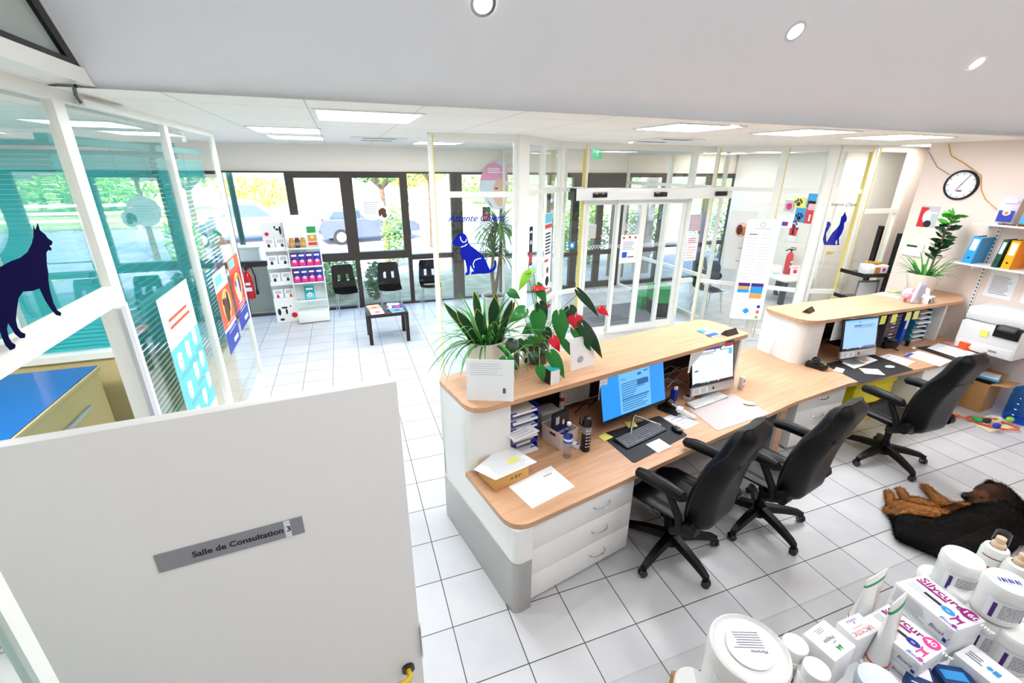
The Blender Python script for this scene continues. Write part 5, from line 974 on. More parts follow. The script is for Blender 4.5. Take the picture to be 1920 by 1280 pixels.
# letter trays
def trays(label, loc, rz, n, c, w=.28, d=.34, gap=.068, papers=(), name='letter_tray'):
    t = thing(name, label, 'letter tray', loc, rz)
    for k in range(n):
        z = gap*k; b = MB(); b.b2((-w/2, -d/2, z), (w/2, d/2, z+.005), c); b.b2((-w/2, -d/2, z+.005), (-w/2+.005, d/2, z+.05), c); b.b2((w/2-.005, -d/2, z+.005), (w/2, d/2, z+.05), c); b.b2((-w/2+.005, d/2-.005, z+.005), (w/2-.005, d/2, z+.05), c); b.b2((-w/2, -d/2-.008, z), (-w/2+.07, -d/2, z+.03), c); b.b2((w/2-.07, -d/2-.008, z), (w/2, -d/2, z+.03), c)
        if k < n-1: b.b2((-w/2, d/2-.03, z+.05), (-w/2+.02, d/2, z+gap), c).b2((w/2-.02, d/2-.03, z+.05), (w/2, d/2, z+gap), c)
        b.build('tray', t)
    rnd = random.Random(n)
    for k in range(n):
        b = MB(); b.box((rnd.uniform(-.01, .01), -.02-rnd.uniform(0, .05), gap*k+.016), (w*.82, d*.9, .018), 'paper', rz=rnd.uniform(-.05, .05)); o_ = b.build('paper_stack'); o_.parent = t
    return t
trays('stack of dark blue letter trays full of papers under the near end of the counter', tuple(D(.50, .86, WT)), A1, 6, 'royal', gap=.072)
sheet('white sheet sticking out of the dark blue letter trays', [(965, 828), (1012, 808), (985, 790), (935, 805)], 'paper', txt(5), z=WT+.235)
# basket with contents
t = thing('storage_basket', 'small pinkish white plastic basket beside the blue letter trays', 'basket', tuple(D(.86, .68, WT)), A1+R(8)); b = MB()
o_, i_ = rpoly([(-.10, -.13), (.10, -.13), (.10, .13), (-.10, .13)], .03), rpoly([(-.093, -.123), (.093, -.123), (.093, .123), (-.093, .123)], .025); n = len(o_)
b.prism(o_, 0, .006, 'basket'); b.add([(p[0], p[1], z) for z in (0.006, .15) for p in o_]+[(p[0], p[1], z) for z in (0.006, .15) for p in i_], [[i, (i+1) % n, n+(i+1) % n, n+i] for i in range(n)]+[[2*n+(i+1) % n, 2*n+i, 3*n+i, 3*n+(i+1) % n] for i in range(n)]+[[n+i, n+(i+1) % n, 3*n+(i+1) % n, 3*n+i] for i in range(n)], 'basket', smooth=False); b.build('basket', t)
MB().box((-.1015, -.02, .115), (.003, .07, .022), 'dark_grey', .001).build('grip_slot', t)
q = D(.86, .68, WT+.03); b = MB(); b.box((0, 0, .13), (.17, .05, .24), 'dark_grey', .012); g = Vector((-.085, -.0262, .01)); b.rect(g, X1, Z1, .005, .02, .165, .10, 'royal', .0003); b.text('PROZYM', g+X1*.012+Z1*.05, X1, Z1, .038, 'paper', .001, bold=.0012); b.rect(g, X1, Z1, .01, .018, .16, .028, 'red', .0006); b.disc(g, X1, Z1, .10, .17, .03, 'brown', .0006); b.disc(g, X1, Z1, .10, .15, .012, 'paper', .0009, ry=.025); b.rect(g, X1, Z1, .01, .15, .05, .22, 'light_grey', .0006)
tag(setp(b.build('treat_bag'), tuple(q), A1+R(8)), 'dark blue treat bag reading PROZYM standing in the pinkish basket', 'treat bag')
# bottles
q = at(1063, 856, WT); t = thing('water_bottle', 'clear half full plastic water bottle with a blue label in front of the basket', 'bottle', tuple(q)); MB().lathe([(.03, 0), (.038, .012), (.038, .05), (.035, .06), (.038, .07), (.038, .20), (.034, .25), (.016, .285), (.014, .30)], 'clear_plastic', n=24, cap=False).lathe([(0, .002), (.034, .002)], 'clear_plastic', n=24, cap=False).build('bottle', t)
MB().lathe([(.0388, .145), (.0388, .20)], 'blue', n=24, cap=False).lathe([(.0392, .165), (.0392, .185)], 'paper', n=24, cap=False).build('label_band', t); MB().lathe([(.016, .298), (.016, .32), (.0, .32)], 'white', n=16).build('cap', t); MB().lathe([(0, .006), (.034, .008), (.036, .10), (0, .10)], 'clear_plastic', n=24, cap=False).build('water', t)
q = at(1097, 843, WT); t = thing('drink_shaker', 'grey to black drink bottle with white hour marks left of the blue screen', 'bottle', tuple(q)); MB().lathe([(.036, 0), (.040, .008), (.040, .11), (.040, .12)], 'black', n=24, cap=False).lathe([(.040, .12), (.040, .17)], 'dark_grey', n=24, cap=False).lathe([(.040, .17), (.040, .235)], 'grey', n=24, cap=False).build('bottle', t)
b = MB(); 
for k in range(6): 
    for a0 in (-1.95, -1.35): 
        c0 = Vector((.0408*cos(a0), .0408*sin(a0), .05+.03*k)); uu = Vector((-sin(a0), cos(a0), 0)); b.rect(c0, uu, Z1, -.008, 0, .008, .008, 'paper')
b.build('hour_marks', t); MB().lathe([(.041, .235), (.041, .27), (.034, .30), (.022, .31), (0, .31)], 'black', n=24).tube([(-.03, .0, .29), (-.06, .01, .31), (-.065, .01, .26), (-.042, .0, .24)], .007, 'black').build('lid', t)
# machine, cans, small boxes under the counter
b = MB().box((0, 0, .07), (.24, .22, .14), 'grey', .03).box((0, -.03, .15), (.20, .14, .03), 'light_grey', .012).box((.06, -.112, .09), (.08, .01, .04), 'dark_grey', .002); tag(setp(b.build('label_printer'), tuple(D(.92, .98, WT)), A1), 'rounded grey label printer behind the pinkish basket', 'printer')
t = thing('spray_can', 'slim white and red spray can behind the grey label printer', 'spray can', tuple(D(1.14, 1.02, WT))); MB().lathe([(.026, 0), (.026, .24)], 'white', n=16).lathe([(.0264, .15), (.0264, .19)], 'red', n=16, cap=False).build('can', t); MB().lathe([(.022, .24), (.022, .28), (0, .285)], 'white', n=16).build('cap', t)
b = MB().b2((-.16, -.005, 0), (.16, .005, .30), 'paper'); b.rect((-.16, -.0055, 0), X1, Z1, .03, .2, .12, .28, 'green', .0004); b.lines((-.16, -.0055, 0), X1, Z1, .03, .28, .03, .18, 6, 'ink_light', .0004, h=.3); tag(setp(b.build('notice_sheet'), tuple(D(1.36, 1.07, WT+.05)), A1), 'pale sheet with a green square standing against the back panel of the near counter', 'paper')
tag(setp(MB().box((0, 0, .02), (.045, .08, .04), 'white', .008).box((0, -.02, .0405), (.03, .02, .002), 'blue').build('glue_tape'), tuple(at(1079, 838, WT)), .4), 'little white and blue tape dispenser between the two bottles', 'tape dispenser')
b = MB()
rnd = random.Random(11)
for k in range(5): 
    p0 = D(1.25+.16*k, .95, WT+.02); b.tube([p0, p0+Vector((.08, -.03, .10+.03*k)), p0+Vector((.2, .02, .04)), p0+Vector((.3, .05, .12)), p0+Vector((.34, .1, .02))], .006, 'black', n=6)
tag(b.build('cable_tangle'), 'tangle of black cables in the shadow behind the blue screen', 'cables', kind='stuff')
b = MB()
for k in range(5):
    p0 = D(2.35, .80+.04*k, WT+.015+.02*k); b.tube([p0+E1*x+Vector((0, 0, .05*sin(x*9+k))+Vector((0, 0, 0))) if False else p0+E1*x+Vector((0, 0, .06+.05*sin(x*14+k*1.3))) for x in [i*.03 for i in range(12)]], .004, 'light_grey', n=6)
tag(b.build('cable_tangle'), 'tangle of pale cables between the blue screen and the middle computer', 'cables', kind='stuff')
tag(setp(MB().box((0, 0, .03), (.07, .05, .06), 'black', .006).build('network_box'), tuple(D(2.22, .92, WT)), A1), 'small black box beside the blue screen in the counter shadow', 'electrical box')
mat('red_led', '#FF2A10', .4, emit=6); tag(setp(MB().sphere((0, 0, 0), .012, 'red_led').build('indicator_lamp'), tuple(D(2.22, .89, WT+.16))), 'glowing red indicator light right of the blue screen', 'indicator light').location = D(2.22, .89, WT+.072)
tag(setp(MB().box((0, 0, .07), (.09, .05, .14), 'royal', .006).box((0, -.01, .15), (.04, .03, .03), 'paper', .004).build('ink_cartridge'), tuple(at(1262, 752, WT)), .5), 'dark blue upright box behind the card terminal', 'box')
# mats, keyboards, mice
def deskmat(label, q, c):
    P = [at(a, b_, WT+.0005) for a, b_ in q]; ctr = sum(P, Vector())/4; b = MB().prism(rpoly([(v_.x-ctr.x, v_.y-ctr.y) for v_ in P], .03), 0, .003, c); o_ = b.build('desk_mat'); o_.location = ctr; return tag(o_, label, 'desk mat')

deskmat('black desk mat in front of the blue screen', [(1188, 869), (1290, 816), (1236, 779), (1125, 815)], 'mat_black'); deskmat('pale grey pink desk mat in front of the middle computer', [(1345, 808), (1444, 775), (1372, 737), (1290, 765)], 'mat_pale'); deskmat('black desk mat in front of the far computer', [(1615, 718), (1714, 693), (1630, 662), (1545, 683)], 'mat_black')
def keyboard(label, q, c, kc, cols=16, rows=5, name='keyboard'):
    P = [at(a, b_, WT+.004) for a, b_ in q]; u = P[1]-P[0]; v = P[3]-P[0]; w, h = u.length, v.length; ang = math.atan2(u.y, u.x); t = thing(name, label, 'keyboard', tuple(P[0]), ang)
    MB().box((w/2, h/2, .009), (w, h, .016), c, .004, rx=.03).build('case', t); b = MB(); kw, kh = (w-.02)/cols, (h-.02)/rows
    for r_ in range(rows):
        for k in range(cols):
            if r_ == 0 and 3 < k < 9: continue
            b.box((.01+kw*(k+.5), .01+kh*(r_+.5), .0195+.03*(kh*(r_+.5)-h/2)), (kw*.82, kh*.8, .005), kc, .0012, seg=1)
        if r_ == 0: b.box((.01+kw*6.5, .01+kh*.5, .0195-.03*h/2), (kw*4.8, kh*.8, .005), kc, .0012, seg=1)
    o_ = b.build('keys', t); return t
keyboard('black keyboard on the black mat below the blue screen', [(1177, 843), (1251, 807), (1229, 791), (1155, 824)], 'black', 'key_dark', 20, 6)

keyboard('white aluminium keyboard half under the middle computer', [(1303, 768), (1365, 745), (1345, 733), (1288, 757)], 'alu', 'key_light', 15, 5)
keyboard('grey keyboard lying under the papers in front of the far computer', [(1590, 684), (1640, 668), (1622, 658), (1570, 672)], 'alu', 'dark_grey', 15, 5) if False else None
def mouse(label, px, py, c, rz, flat=False):
    b = MB(); b.sphere((0, 0, .012 if flat else .018), (.032, .06, .014 if flat else .024), c, n=20, k=12); 
    if not flat: b.cyl((0, .028, .038), (0, .034, .040), .006, 'chrome', n=10).tube([(-.028, -.02, .03), (0, -.04, .037), (.028, -.02, .03)], .003, 'light_grey')
    o_ = setp(b.build('computer_mouse'), tuple(at(px, py, WT+.004)), rz); return tag(o_, label, 'mouse')
mouse('black and grey computer mouse on the black mat by the first chair', 1269, 808, 'black', R(15)); mouse('flat white computer mouse on the pale mat', 1405, 758, 'white_gloss', R(60), True); mouse('flat white computer mouse on the far black mat', 1668, 689, 'white_gloss', R(75), True)
sheet('square of white paper on the black mat below the keyboard', [(1234, 849), (1259, 837), (1236, 822), (1211, 833)], 'paper', z=WT+.0045)
sheet('yellow sticky note at the left edge of the near black mat', [(1133, 827), (1150, 819), (1134, 811), (1122, 818)], 'yellow_note', z=WT+.0045, name='sticky_note', cat='sticky note', group='yellow sticky notes')
sheet('yellow sticky note under the foot of the blue screen', [(1178, 802), (1196, 799), (1188, 789), (1170, 790)], 'yellow_note', z=WT+.0045, name='sticky_note', cat='sticky note', group='yellow sticky notes')
sheet('white paper sheet left of the pale desk mat', [(1285, 805), (1312, 793), (1268, 772), (1243, 784)], 'paper', txt(4))
def handset(label, px, py, rz, c):
    t = thing('barcode_scanner', label, 'scanner', tuple(at(px, py, WT+.002)), rz); MB().tube([(0, -.08, .02), (0, -.02, .03), (.0, .04, .05)], [.018, .02, .024], c, n=12).build('grip', t); MB().box((0, .07, .06), (.08, .06, .045), c, .012).build('head', t); return t
handset('white handheld scanner lying on the paper beside the card terminal', 1287, 782, R(35), 'white_gloss')
def terminal(label, px, py, rz, extra=False):
    t = thing('card_terminal', label, 'card terminal', tuple(at(px, py, WT)), rz); MB().box((0, .02, .03), (.11, .20, .06), 'black', .012).build('dock', t); M = Matrix.Translation((0, -.02, .075)) @ Matrix.Rotation(R(22), 4, 'X')
    f = MB().box((0, 0, 0), (.08, .19, .035), 'black_gloss', .01, M=M).build('handset', t); b = MB().box((0, .045, .018), (.06, .05, .002), 'dark_grey', M=M)
    for r_ in range(4):
        for k in range(3): b.box((-.022+.022*k, .005-.018*r_, .0185), (.016, .012, .004), ['red', 'yellow_plastic', 'green'][k] if r_ == 3 else 'grey', .001, M=M, seg=1)
    b.build('keypad', f); return t
terminal('black card terminal right of the blue screen, coloured keys', 1258, 772, R(25)); terminal('black card terminal at the curved white end of the far counter', 1532, 690, R(20))
tag(setp(MB().box((0, 0, .02), (.10, .07, .04), 'white', .006).box((-.02, -.0, .041), (.05, .05, .002), 'dark_grey').build('desk_clock'), tuple(at(1291, 747, WT)), .3), 'small white device with a dark display left of the middle computer', 'device')
tag(setp(MB().box((0, 0, .065), (.045, .045, .13), 'white', .002).box((0, -.0228, .03), (.04, .001, .02), 'red').box((0, -.0228, .09), (.02, .001, .03), 'ink').build('medicine_box'), tuple(at(1389, 727, WT)), .3), 'slim upright white medicine box right of the middle computer', 'box')
# hanging papers under the counter edges (plane of the counter front)
def hang(label, s, w, h, c='paper', draw=None, yy=None, name='hanging_note', cat='note', group=None, a=A1):
    if yy is None: o = D(s, .585, 1.288-h)
    else: o = Vector((s, yy, 1.288-h))
    b = MB(); uu = Vector((cos(a), sin(a), 0)); b.poly((0, 0, 0), uu, Z1, [(0, 0), (w, .0), (w*.97, h), (0, h)], c, 0, .0012)
    if draw: b.lines((0, 0, 0), uu, Z1, w*.1, w*.9, h*.1, h*.9, 7, 'ink_light', .002, h=.25)
    o_ = b.build(name); o_.location = o+Vector((0, .02, 0)); return tag(o_, label, cat, group)
hang('narrow white slip hanging from the underside of the near counter', 1.20, .09, .2, draw=1); hang('curled white sheet hanging under the counter between the two near screens', 2.36, .22, .22, draw=1); hang('white sheet of print hanging under the far counter beside the computer', 4.93, .27, .25, yy=.44, draw=1, a=0)
for k, l in enumerate(('leftmost', 'second from the left', 'third from the left', 'rightmost')): hang('yellow sticky note on the edge of the far counter, %s of four' % l, (5.66, 5.86, 6.13, 6.28)[k], .10, .11, 'yellow_note', yy=.39, name='sticky_note', cat='sticky note', group='sticky notes along the far counter edge', a=0)
# near counter top: leaflets, holders
sheet('blue and white leaflets on the far part of the near counter', [(1335, 633), (1352, 628), (1326, 614), (1308, 617)], 'paper_blue', lambda b, o, u, v, L, w, h: (b.rect(o, u, v, 0, h*.05, w, h*.3, 'blue', L), b.rect(o, u, v, w*.2, h*.5, w*.8, h*.8, 'skyblue', L)), z=1.331, name='leaflet', cat='leaflet', th=.006)
def cardholder(label, p, rz):
    b = MB(); b.prism([(-.045, 0), (.045, 0), (0, .055)], -.09, .09, 'brown_black', M=Matrix.Rotation(rz, 4, 'Z') @ Matrix.Rotation(R(90), 4, 'Y') @ Matrix.Rotation(R(90), 4, 'Z')); b.v = [Vector(v_) for v_ in b.v]; o_ = b.build('card_holder'); o_.location = p; return tag(o_, label, 'card holder')
cardholder('dark triangular card holder at the far end of the near counter', at(1368, 626, 1.331), R(10)); cardholder('dark triangular card holder on the curved end of the far counter', at(1516, 584, 1.331), R(20))
# ---------------- far station
def drawer_tower(label, loc, w, d, h, n, c):
    t = thing('drawer_tower', label, 'drawers', loc, R(3)); MB().b2((-w/2, -d/2+.006, 0), (w/2, d/2, h), c).build('case', t)
    for k in range(n): z = h/n*k; dr = MB().b2((-w/2+.005, -d/2-.004, z+.004), (w/2-.005, -d/2+.005, z+h/n-.004), 'grey_dark').build('drawer', t); MB().b2((-.035, -d/2-.010, z+h/n*.4), (.035, -d/2-.0045, z+h/n*.65), 'paper' if k != n//2 else 'hotpink').build('label_holder', dr)
    return t

drawer_tower('dark grey ten drawer desk tower under the sticky notes of the far counter', (6.22, .74, WT), .30, .34, .44, 9, 'grey_dark')
t = thing('gift_bag', 'purple packet lying on top of the dark grey drawer tower', 'packet', (0, 0, 0)); MB().box((6.24, .72, WT+.468), (.32, .26, .05), 'purple', .02, rz=.1).box((6.28, .70, WT+.495), (.14, .12, .006), 'kraft', .002, rz=.5).build('packet', t)
trays('tall stack of teal letter trays full of papers at the end of the far counter', (6.82, .74, WT), R(0), 7, 'tray_teal', w=.30, gap=.066)

def binder(label, loc, rz, c, label_c='paper', w=.08, h=.33, d=.29, lean=0):
    t = thing('ring_binder', label, 'binder', loc, rz); M = Matrix.Rotation(lean, 4, 'Y'); MB().b2((-w/2, -d/2, 0), (-w/2+.003, d/2, h), c, M=M).b2((w/2-.003, -d/2, 0), (w/2, d/2, h), c, M=M).b2((-w/2+.003, -d/2, 0), (w/2-.003, -d/2+.003, h), c, M=M).build('cover', t)
    MB().b2((-w*.32, -d/2-.001, h*.5), (w*.32, -d/2-.0003, h*.92), label_c, M=M).build('spine_label', t); MB().cyl(M @ Vector((0, -d/2-.0012, h*.22)), M @ Vector((0, -d/2-.0002, h*.22)), .012, 'black', n=16).build('finger_ring', t); MB().b2((-w*.4, -d/2+.01, .01), (w*.4, d/2-.02, h-.02), 'paper', M=M).build('papers', t); return t
binder('blue ring binder standing between the drawer tower and the teal trays', (6.52, .72, WT), 0, 'blue', w=.07, h=.42, lean=.04)
t = thing('desk_telephone', 'black desk telephone between the far computer and the drawer tower', 'telephone', tuple(at(1662, 650, WT)), R(-10)); MB().box((0, .03, .05), (.22, .20, .09), 'black', .02, rx=.25).build('base', t); MB().tube([(-.07, -.05, .12), (-.075, .02, .135), (-.07, .10, .13)], [.024, .014, .024], 'black', n=12).build('handset', t); MB().box((.04, -.0, .112), (.10, .10, .006), 'grey_dark', .002, rx=.25).build('keypad', t); MB().tube([(-.07, -.07, .10), (-.05, -.13, .03), (.02, -.15, .01), (.02, -.08, .01), (-.02, -.05, .03)], .006, 'black').build('cord', t)
tag(setp(MB().box((0, 0, .05), (.36, .24, .10), 'black', .01).box((.06, -.121, .05), (.1, .002, .03), 'dark_grey').build('receipt_printer'), (5.78, .80, WT), R(5)), 'low black box behind the desk telephone under the far counter', 'printer')
tag(setp(MB().box((0, 0, .11), (.30, .26, .22), 'brown_black', .01).build('cash_box'), (4.80, .72, WT), R(8)), 'dark brown box under the curved end of the far counter behind the card terminal', 'box')
tag(setp(MB().box((0, 0, .04), (.06, .04, .08), 'black', .01).build('stamp'), tuple(at(1700, 648, WT)), .2), 'small black ink stamp beside the drawer tower', 'stamp')
tag(setp(MB().sphere((0, 0, .02), (.03, .02, .02), 'white').build('eraser'), tuple(at(1712, 655, WT)), .2), 'small rounded white piece in front of the drawer tower', 'eraser')
sheet('white envelope across the keyboard of the far computer', [(1602, 691), (1646, 675), (1620, 665), (1578, 680)], 'paper', lambda b, o, u, v, L, w, h: b.rect(o, u, v, w*.6, h*.3, w*.8, h*.6, 'kraft', L), z=WT+.006)
sheet('folded white paper with a yellow tab on the far black mat', [(1622, 700), (1660, 703), (1646, 692), (1610, 690)], 'paper', lambda b, o, u, v, L, w, h: b.rect(o, u, v, -.0, h*.8, w*.2, h, 'yellow_plastic', L), z=WT+.006)
sheet('small white card at the left of the far black mat', [(1580, 699), (1584, 692), (1568, 688), (1562, 695)], 'paper', z=WT+.006)
sheet('white writing pad right of the far black mat', [(1700, 686), (1716, 678), (1668, 663), (1648, 668)], 'paper', txt(5), z=WT+.004)
sheet('white printed sheet with a blue mark in front of the third chair', [(1762, 687), (1784, 676), (1722, 657), (1696, 665)], 'paper', lambda b, o, u, v, L, w, h: (b.lines(o, u, v, w*.1, w*.9, h*.1, h*.9, 8, 'ink_light', L, h=.2), b.rect(o, u, v, .0, h*.85, w*.6, h*.95, 'blue', L)), z=WT+.001)
sheet('black clipboard folder under printed sheets near the large printer', [(1790, 676), (1808, 669), (1745, 648), (1718, 652)], 'black', z=WT+.001, th=.006, name='document_folder', cat='folder', group=None)
sheet('printed white sheet lying on the black folder', [(1800, 672), (1830, 662), (1760, 643), (1738, 652)], 'paper', txt(9, 'ink_light', 3), z=WT+.010)
sheet('red and clear plastic wallet beside the large printer', [(1800, 655), (1826, 660), (1800, 642), (1765, 640)], 'pale_pink', z=WT+.004) 
t = thing('tissue_carton', 'small orange product box with a blue emblem beside the large printer', 'box', tuple(at(1812, 655, WT+.005)), R(-20)); MB().box((0, 0, .05), (.16, .10, .10), 'orange', .004).build('box', t); MB().disc((-.0, -.0505, .055), X1, Z1, 0, 0, .04, 'paper', 0, ry=.025).disc((-.0, -.0505, .055), X1, Z1, 0, 0, .028, 'blue', .0005, ry=.016).build('emblem', t)
t = thing('spray_bottle', 'clear plastic spray bottle on the desk left of the curved white counter end', 'bottle', tuple(at(1447, 668, WT))); MB().lathe([(.035, 0), (.04, .01), (.04, .11), (.03, .15), (.014, .17), (.014, .19)], 'clear_plastic', n=20, cap=False).build('bottle', t); MB().lathe([(.018, .19), (.018, .215), (.0, .22)], 'clear_plastic', n=14).build('cap', t)
# far counter top
sheet('white leaflet left of the fan of papers on the far counter', [(1665, 556), (1680, 552), (1655, 547), (1636, 551)], 'paper', z=1.331, name='leaflet', cat='leaflet', group='leaflets on the far counter'); sheet('green and yellow leaflet at the back of the far counter', [(1690, 551), (1697, 549), (1668, 544), (1660, 546)], 'green', lambda b, o, u, v, L, w, h: b.rect(o, u, v, 0, h*.5, w, h, 'yellow_note', L), z=1.331, name='leaflet', cat='leaflet', group='leaflets on the far counter'); sheet('white leaflet beside the pink piggy bank', [(1684, 560), (1690, 557), (1668, 552), (1658, 554)], 'paper', z=1.333, name='leaflet', cat='leaflet', group='leaflets on the far counter'); sheet('blue leaflet at the back edge of the far counter by the planter', [(1705, 550), (1712, 546), (1700, 543), (1690, 545)], 'blue', z=1.331, name='leaflet', cat='leaflet', group='leaflets on the far counter')
t = thing('piggy_bank', 'pale pink piggy bank on the far counter', 'piggy bank', tuple(at(1699, 564, 1.33)), R(200), sc=1.12); b = MB().sphere((0, 0, .09), (.095, .065, .065), 'pale_pink', n=24, k=16); b.cyl((.08, 0, .095), (.115, 0, .095), .024, 'pale_pink', n=14); b.build('body', t)
for sx in (-1, 1):
    for sy in (-1, 1): MB().cyl((sx*.045, sy*.03, 0), (sx*.045, sy*.03, .05), .018, 'pale_pink', n=12).build('leg', t)
for sy in (-1, 1): MB().add([(.05, sy*.02, .145), (.03, sy*.05, .14), (.05, sy*.045, .18), (.06, sy*.035, .145)], [[0, 1, 2], [0, 2, 3], [1, 3, 2], [0, 3, 1]], 'pale_pink').build('ear', t)
t = thing('tissue_box', 'white patterned tissue box with a tissue pulled up on the far counter', 'tissue box', tuple(at(1733, 566, 1.33)), R(12)); MB().box((0, 0, .04), (.22, .13, .08), 'white', .003).rect((-.11, -.0655, 0), X1, Z1, .02, .01, .08, .06, 'ink', .0003).rect((-.11, -.0655, 0), X1, Z1, .12, .02, .16, .07, 'grey', .0003).rect((-.11, -.0655, 0), X1, Z1, .18, .01, .20, .05, 'ink', .0003).build('box', t); MB().add([(-.03, 0, .08), (.03, .01, .08), (.05, 0, .17), (0, .03, .19), (-.04, -.01, .16), (0, -.03, .08)], [[0, 1, 2, 3, 4], [0, 5, 2, 3], [5, 1, 2]], 'paper').build('tissue', t)
b = MB().box((0, 0, .135), (.10, .04, .27), 'lavender_print', .004, ry=.18); b.lines((-.03, -.0275, .05), X1, Z1, 0, .09, 0, .2, 7, 'ink_light', .0, h=.3); tag(setp(b.build('paper_bag'), tuple(at(1716, 568, 1.33)), R(-15)), 'pale violet printed packet leaning on the white planter of the far counter', 'packet')

# ================================================================ RIGHT WALL (x = 7.70)
YM = Vector((0, -1, 0))
c = onx(1803, 347, 7.70); t = thing('wall_clock', 'round black rimmed wall clock with a white face showing five past seven', 'clock', tuple(c)); M = Matrix.Rotation(R(-90), 4, 'Y'); r0 = .195
MB().lathe([(r0-.03, .0), (r0, .0), (r0, .03), (r0-.01, .04), (r0-.022, .04), (r0-.026, .025)], 'black', n=48, M=M, cap=False).build('rim', t); fo = Vector((-.02, 0, 0)); g = MB(); g.disc(fo, YM, Z1, 0, 0, r0-.02, 'paper', 0, n=48)
for k in range(60):
    a = 2*pi*k/60; l = .03 if k % 5 == 0 else .012; w_ = .0035 if k % 5 == 0 else .0012; d = Vector((sin(a), cos(a))); n_ = Vector((d.y, -d.x)); r1 = r0-.028
    g.poly(fo, YM, Z1, [tuple(d*r1-n_*w_), tuple(d*r1+n_*w_), tuple(d*(r1-l)+n_*w_), tuple(d*(r1-l)-n_*w_)], 'ink_dark', .001)
g.rect(fo, YM, Z1, -.03, -.085, .03, -.065, 'grey_dark', .001); g.build('face', t)
def hand(a, L_, w_, m_, nm, lift): d = Vector((sin(a), cos(a))); n_ = Vector((d.y, -d.x)); MB().poly(fo, YM, Z1, [tuple(-d*.03-n_*w_), tuple(-d*.03+n_*w_), tuple(d*L_+n_*w_*.4), tuple(d*L_-n_*w_*.4)], m_, lift, .001).build(nm, t)
hand(R(30), .15, .005, 'black', 'minute_hand', .004); hand(R(212), .095, .006, 'black', 'hour_hand', .0025); hand(R(33), .14, .0015, 'red', 'second_hand', .006)
tag(MB().tube([(7.69, 1.40, 3.3), (7.69, 1.33, 3.15), (7.69, 1.15, 3.05), (7.69, .92, 2.9), (7.69, .86, 2.72), (7.69, .78, 2.60), (7.69, .62, 2.48)], .006, 'kraft').build('wall_cable'), 'long cable running down the right wall past the clock to the shelf', 'cable'); tag(MB().tube([(7.69, 1.61, 3.2), (7.69, 1.45, 3.0), (7.69, 1.27, 2.9)], .005, 'grey').build('wall_cable'), 'short thin cable from the wall corner to the left of the clock', 'cable')
p_ = onx(1735, 426, 7.69); note('wall_calendar', 'small red and grey picture sheet pinned below the clock', 'poster', (7.698, p_.y+.13, p_.z), YM, Z1, .24, .30, 'light_grey', lambda b, o, u, v, L: (b.rect(o, u, v, .0, .0, .10, .28, 'red', L), b.disc(o, u, v, .10, .15, .05, 'paper', L*1.3, ry=.09), b.disc(o, u, v, .13, .05, .05, 'ink_dark', L*1.6, ry=.05), b.rect(o, u, v, .12, .2, .22, .22, 'paper', L*1.6)), .001)
p_ = onx(1712, 468, 7.69); t = thing('alarm_keypad', 'white wall keypad with a dark green display below the small picture', 'keypad', (7.70, p_.y, p_.z)); MB().b2((-.03, -.13, -.09), (0, .13, .09), 'white', .006).build('body', t); MB().b2((-.032, -.05, .04), (-.0302, .09, .07), 'green_dark').build('display', t)

# shelves
t = thing('wall_shelf', 'lower white wall shelf holding the coloured ring binders', 'shelf'); ya, yb = .78, -.95; zl = 1.80
MB().b2((7.36, yb, zl-.02), (7.70, ya, zl), 'white').build('board', t)
for y in (.52, -.6): MB().b2((7.40, y-.012, zl-.06), (7.68, y+.012, zl-.021), 'white').build('bracket', t)
t = thing('wall_shelf', 'upper white wall shelf holding the pet food packs', 'shelf'); zu = 2.32; MB().b2((7.36, yb, zu-.02), (7.70, .66, zu), 'white').build('board', t)
for y in (.52, -.6): MB().b2((7.40, y-.012, zu-.06), (7.68, y+.012, zu-.021), 'white').build('bracket', t)
t = thing('shelf_upright', 'slotted white shelf upright on the right wall below the binders', 'shelf upright'); b = MB().b2((7.686, .50, .95), (7.70, .54, 2.4), 'white').build('rail', t); b = MB()
for k in range(26): b.b2((7.684, .512, 1.0+.05*k), (7.6855, .528, 1.02+.05*k), 'grey_dark')
b.build('slots', t)
binder('wide blue ring binder at the left end of the wall shelf', (7.53, .60, zl), R(-90), 'skyblue', w=.10, h=.35, lean=.10); binder('slim dark green ring binder next to the blue one on the wall shelf', (7.53, .31, zl), R(-90), 'green_binder', w=.055, h=.35, lean=.08); binder('yellow ring binder right of the green one on the wall shelf', (7.53, .20, zl), R(-90), 'amber', w=.085, h=.35, lean=.04); binder('orange ring binder at the right of the wall shelf', (7.53, -.10, zl), R(-90), 'orange', w=.09, h=.35, lean=.10); binder('purple ring binder beyond the orange one on the wall shelf', (7.53, -.25, zl), R(-90), 'purple', w=.08, h=.35)

BMw = Matrix.Translation((7.52, .44, zu)) @ Matrix.Rotation(R(-90), 4, 'Z')
pouch(0, 0, .012, .17, .34, 'lavender_print', 'royal', BMw, 'white and violet pet food bag at the left of the upper wall shelf', 'pet food bag', None, 'pet_food_bag', .25)
BMw = Matrix.Translation((7.52, .20, zu)) @ Matrix.Rotation(R(-90), 4, 'Z'); pouch(0, 0, .012, .19, .26, 'olive_gold', 'skyblue', BMw, 'yellow and blue pet food bag on the upper wall shelf', 'pet food bag', None, 'pet_food_bag')

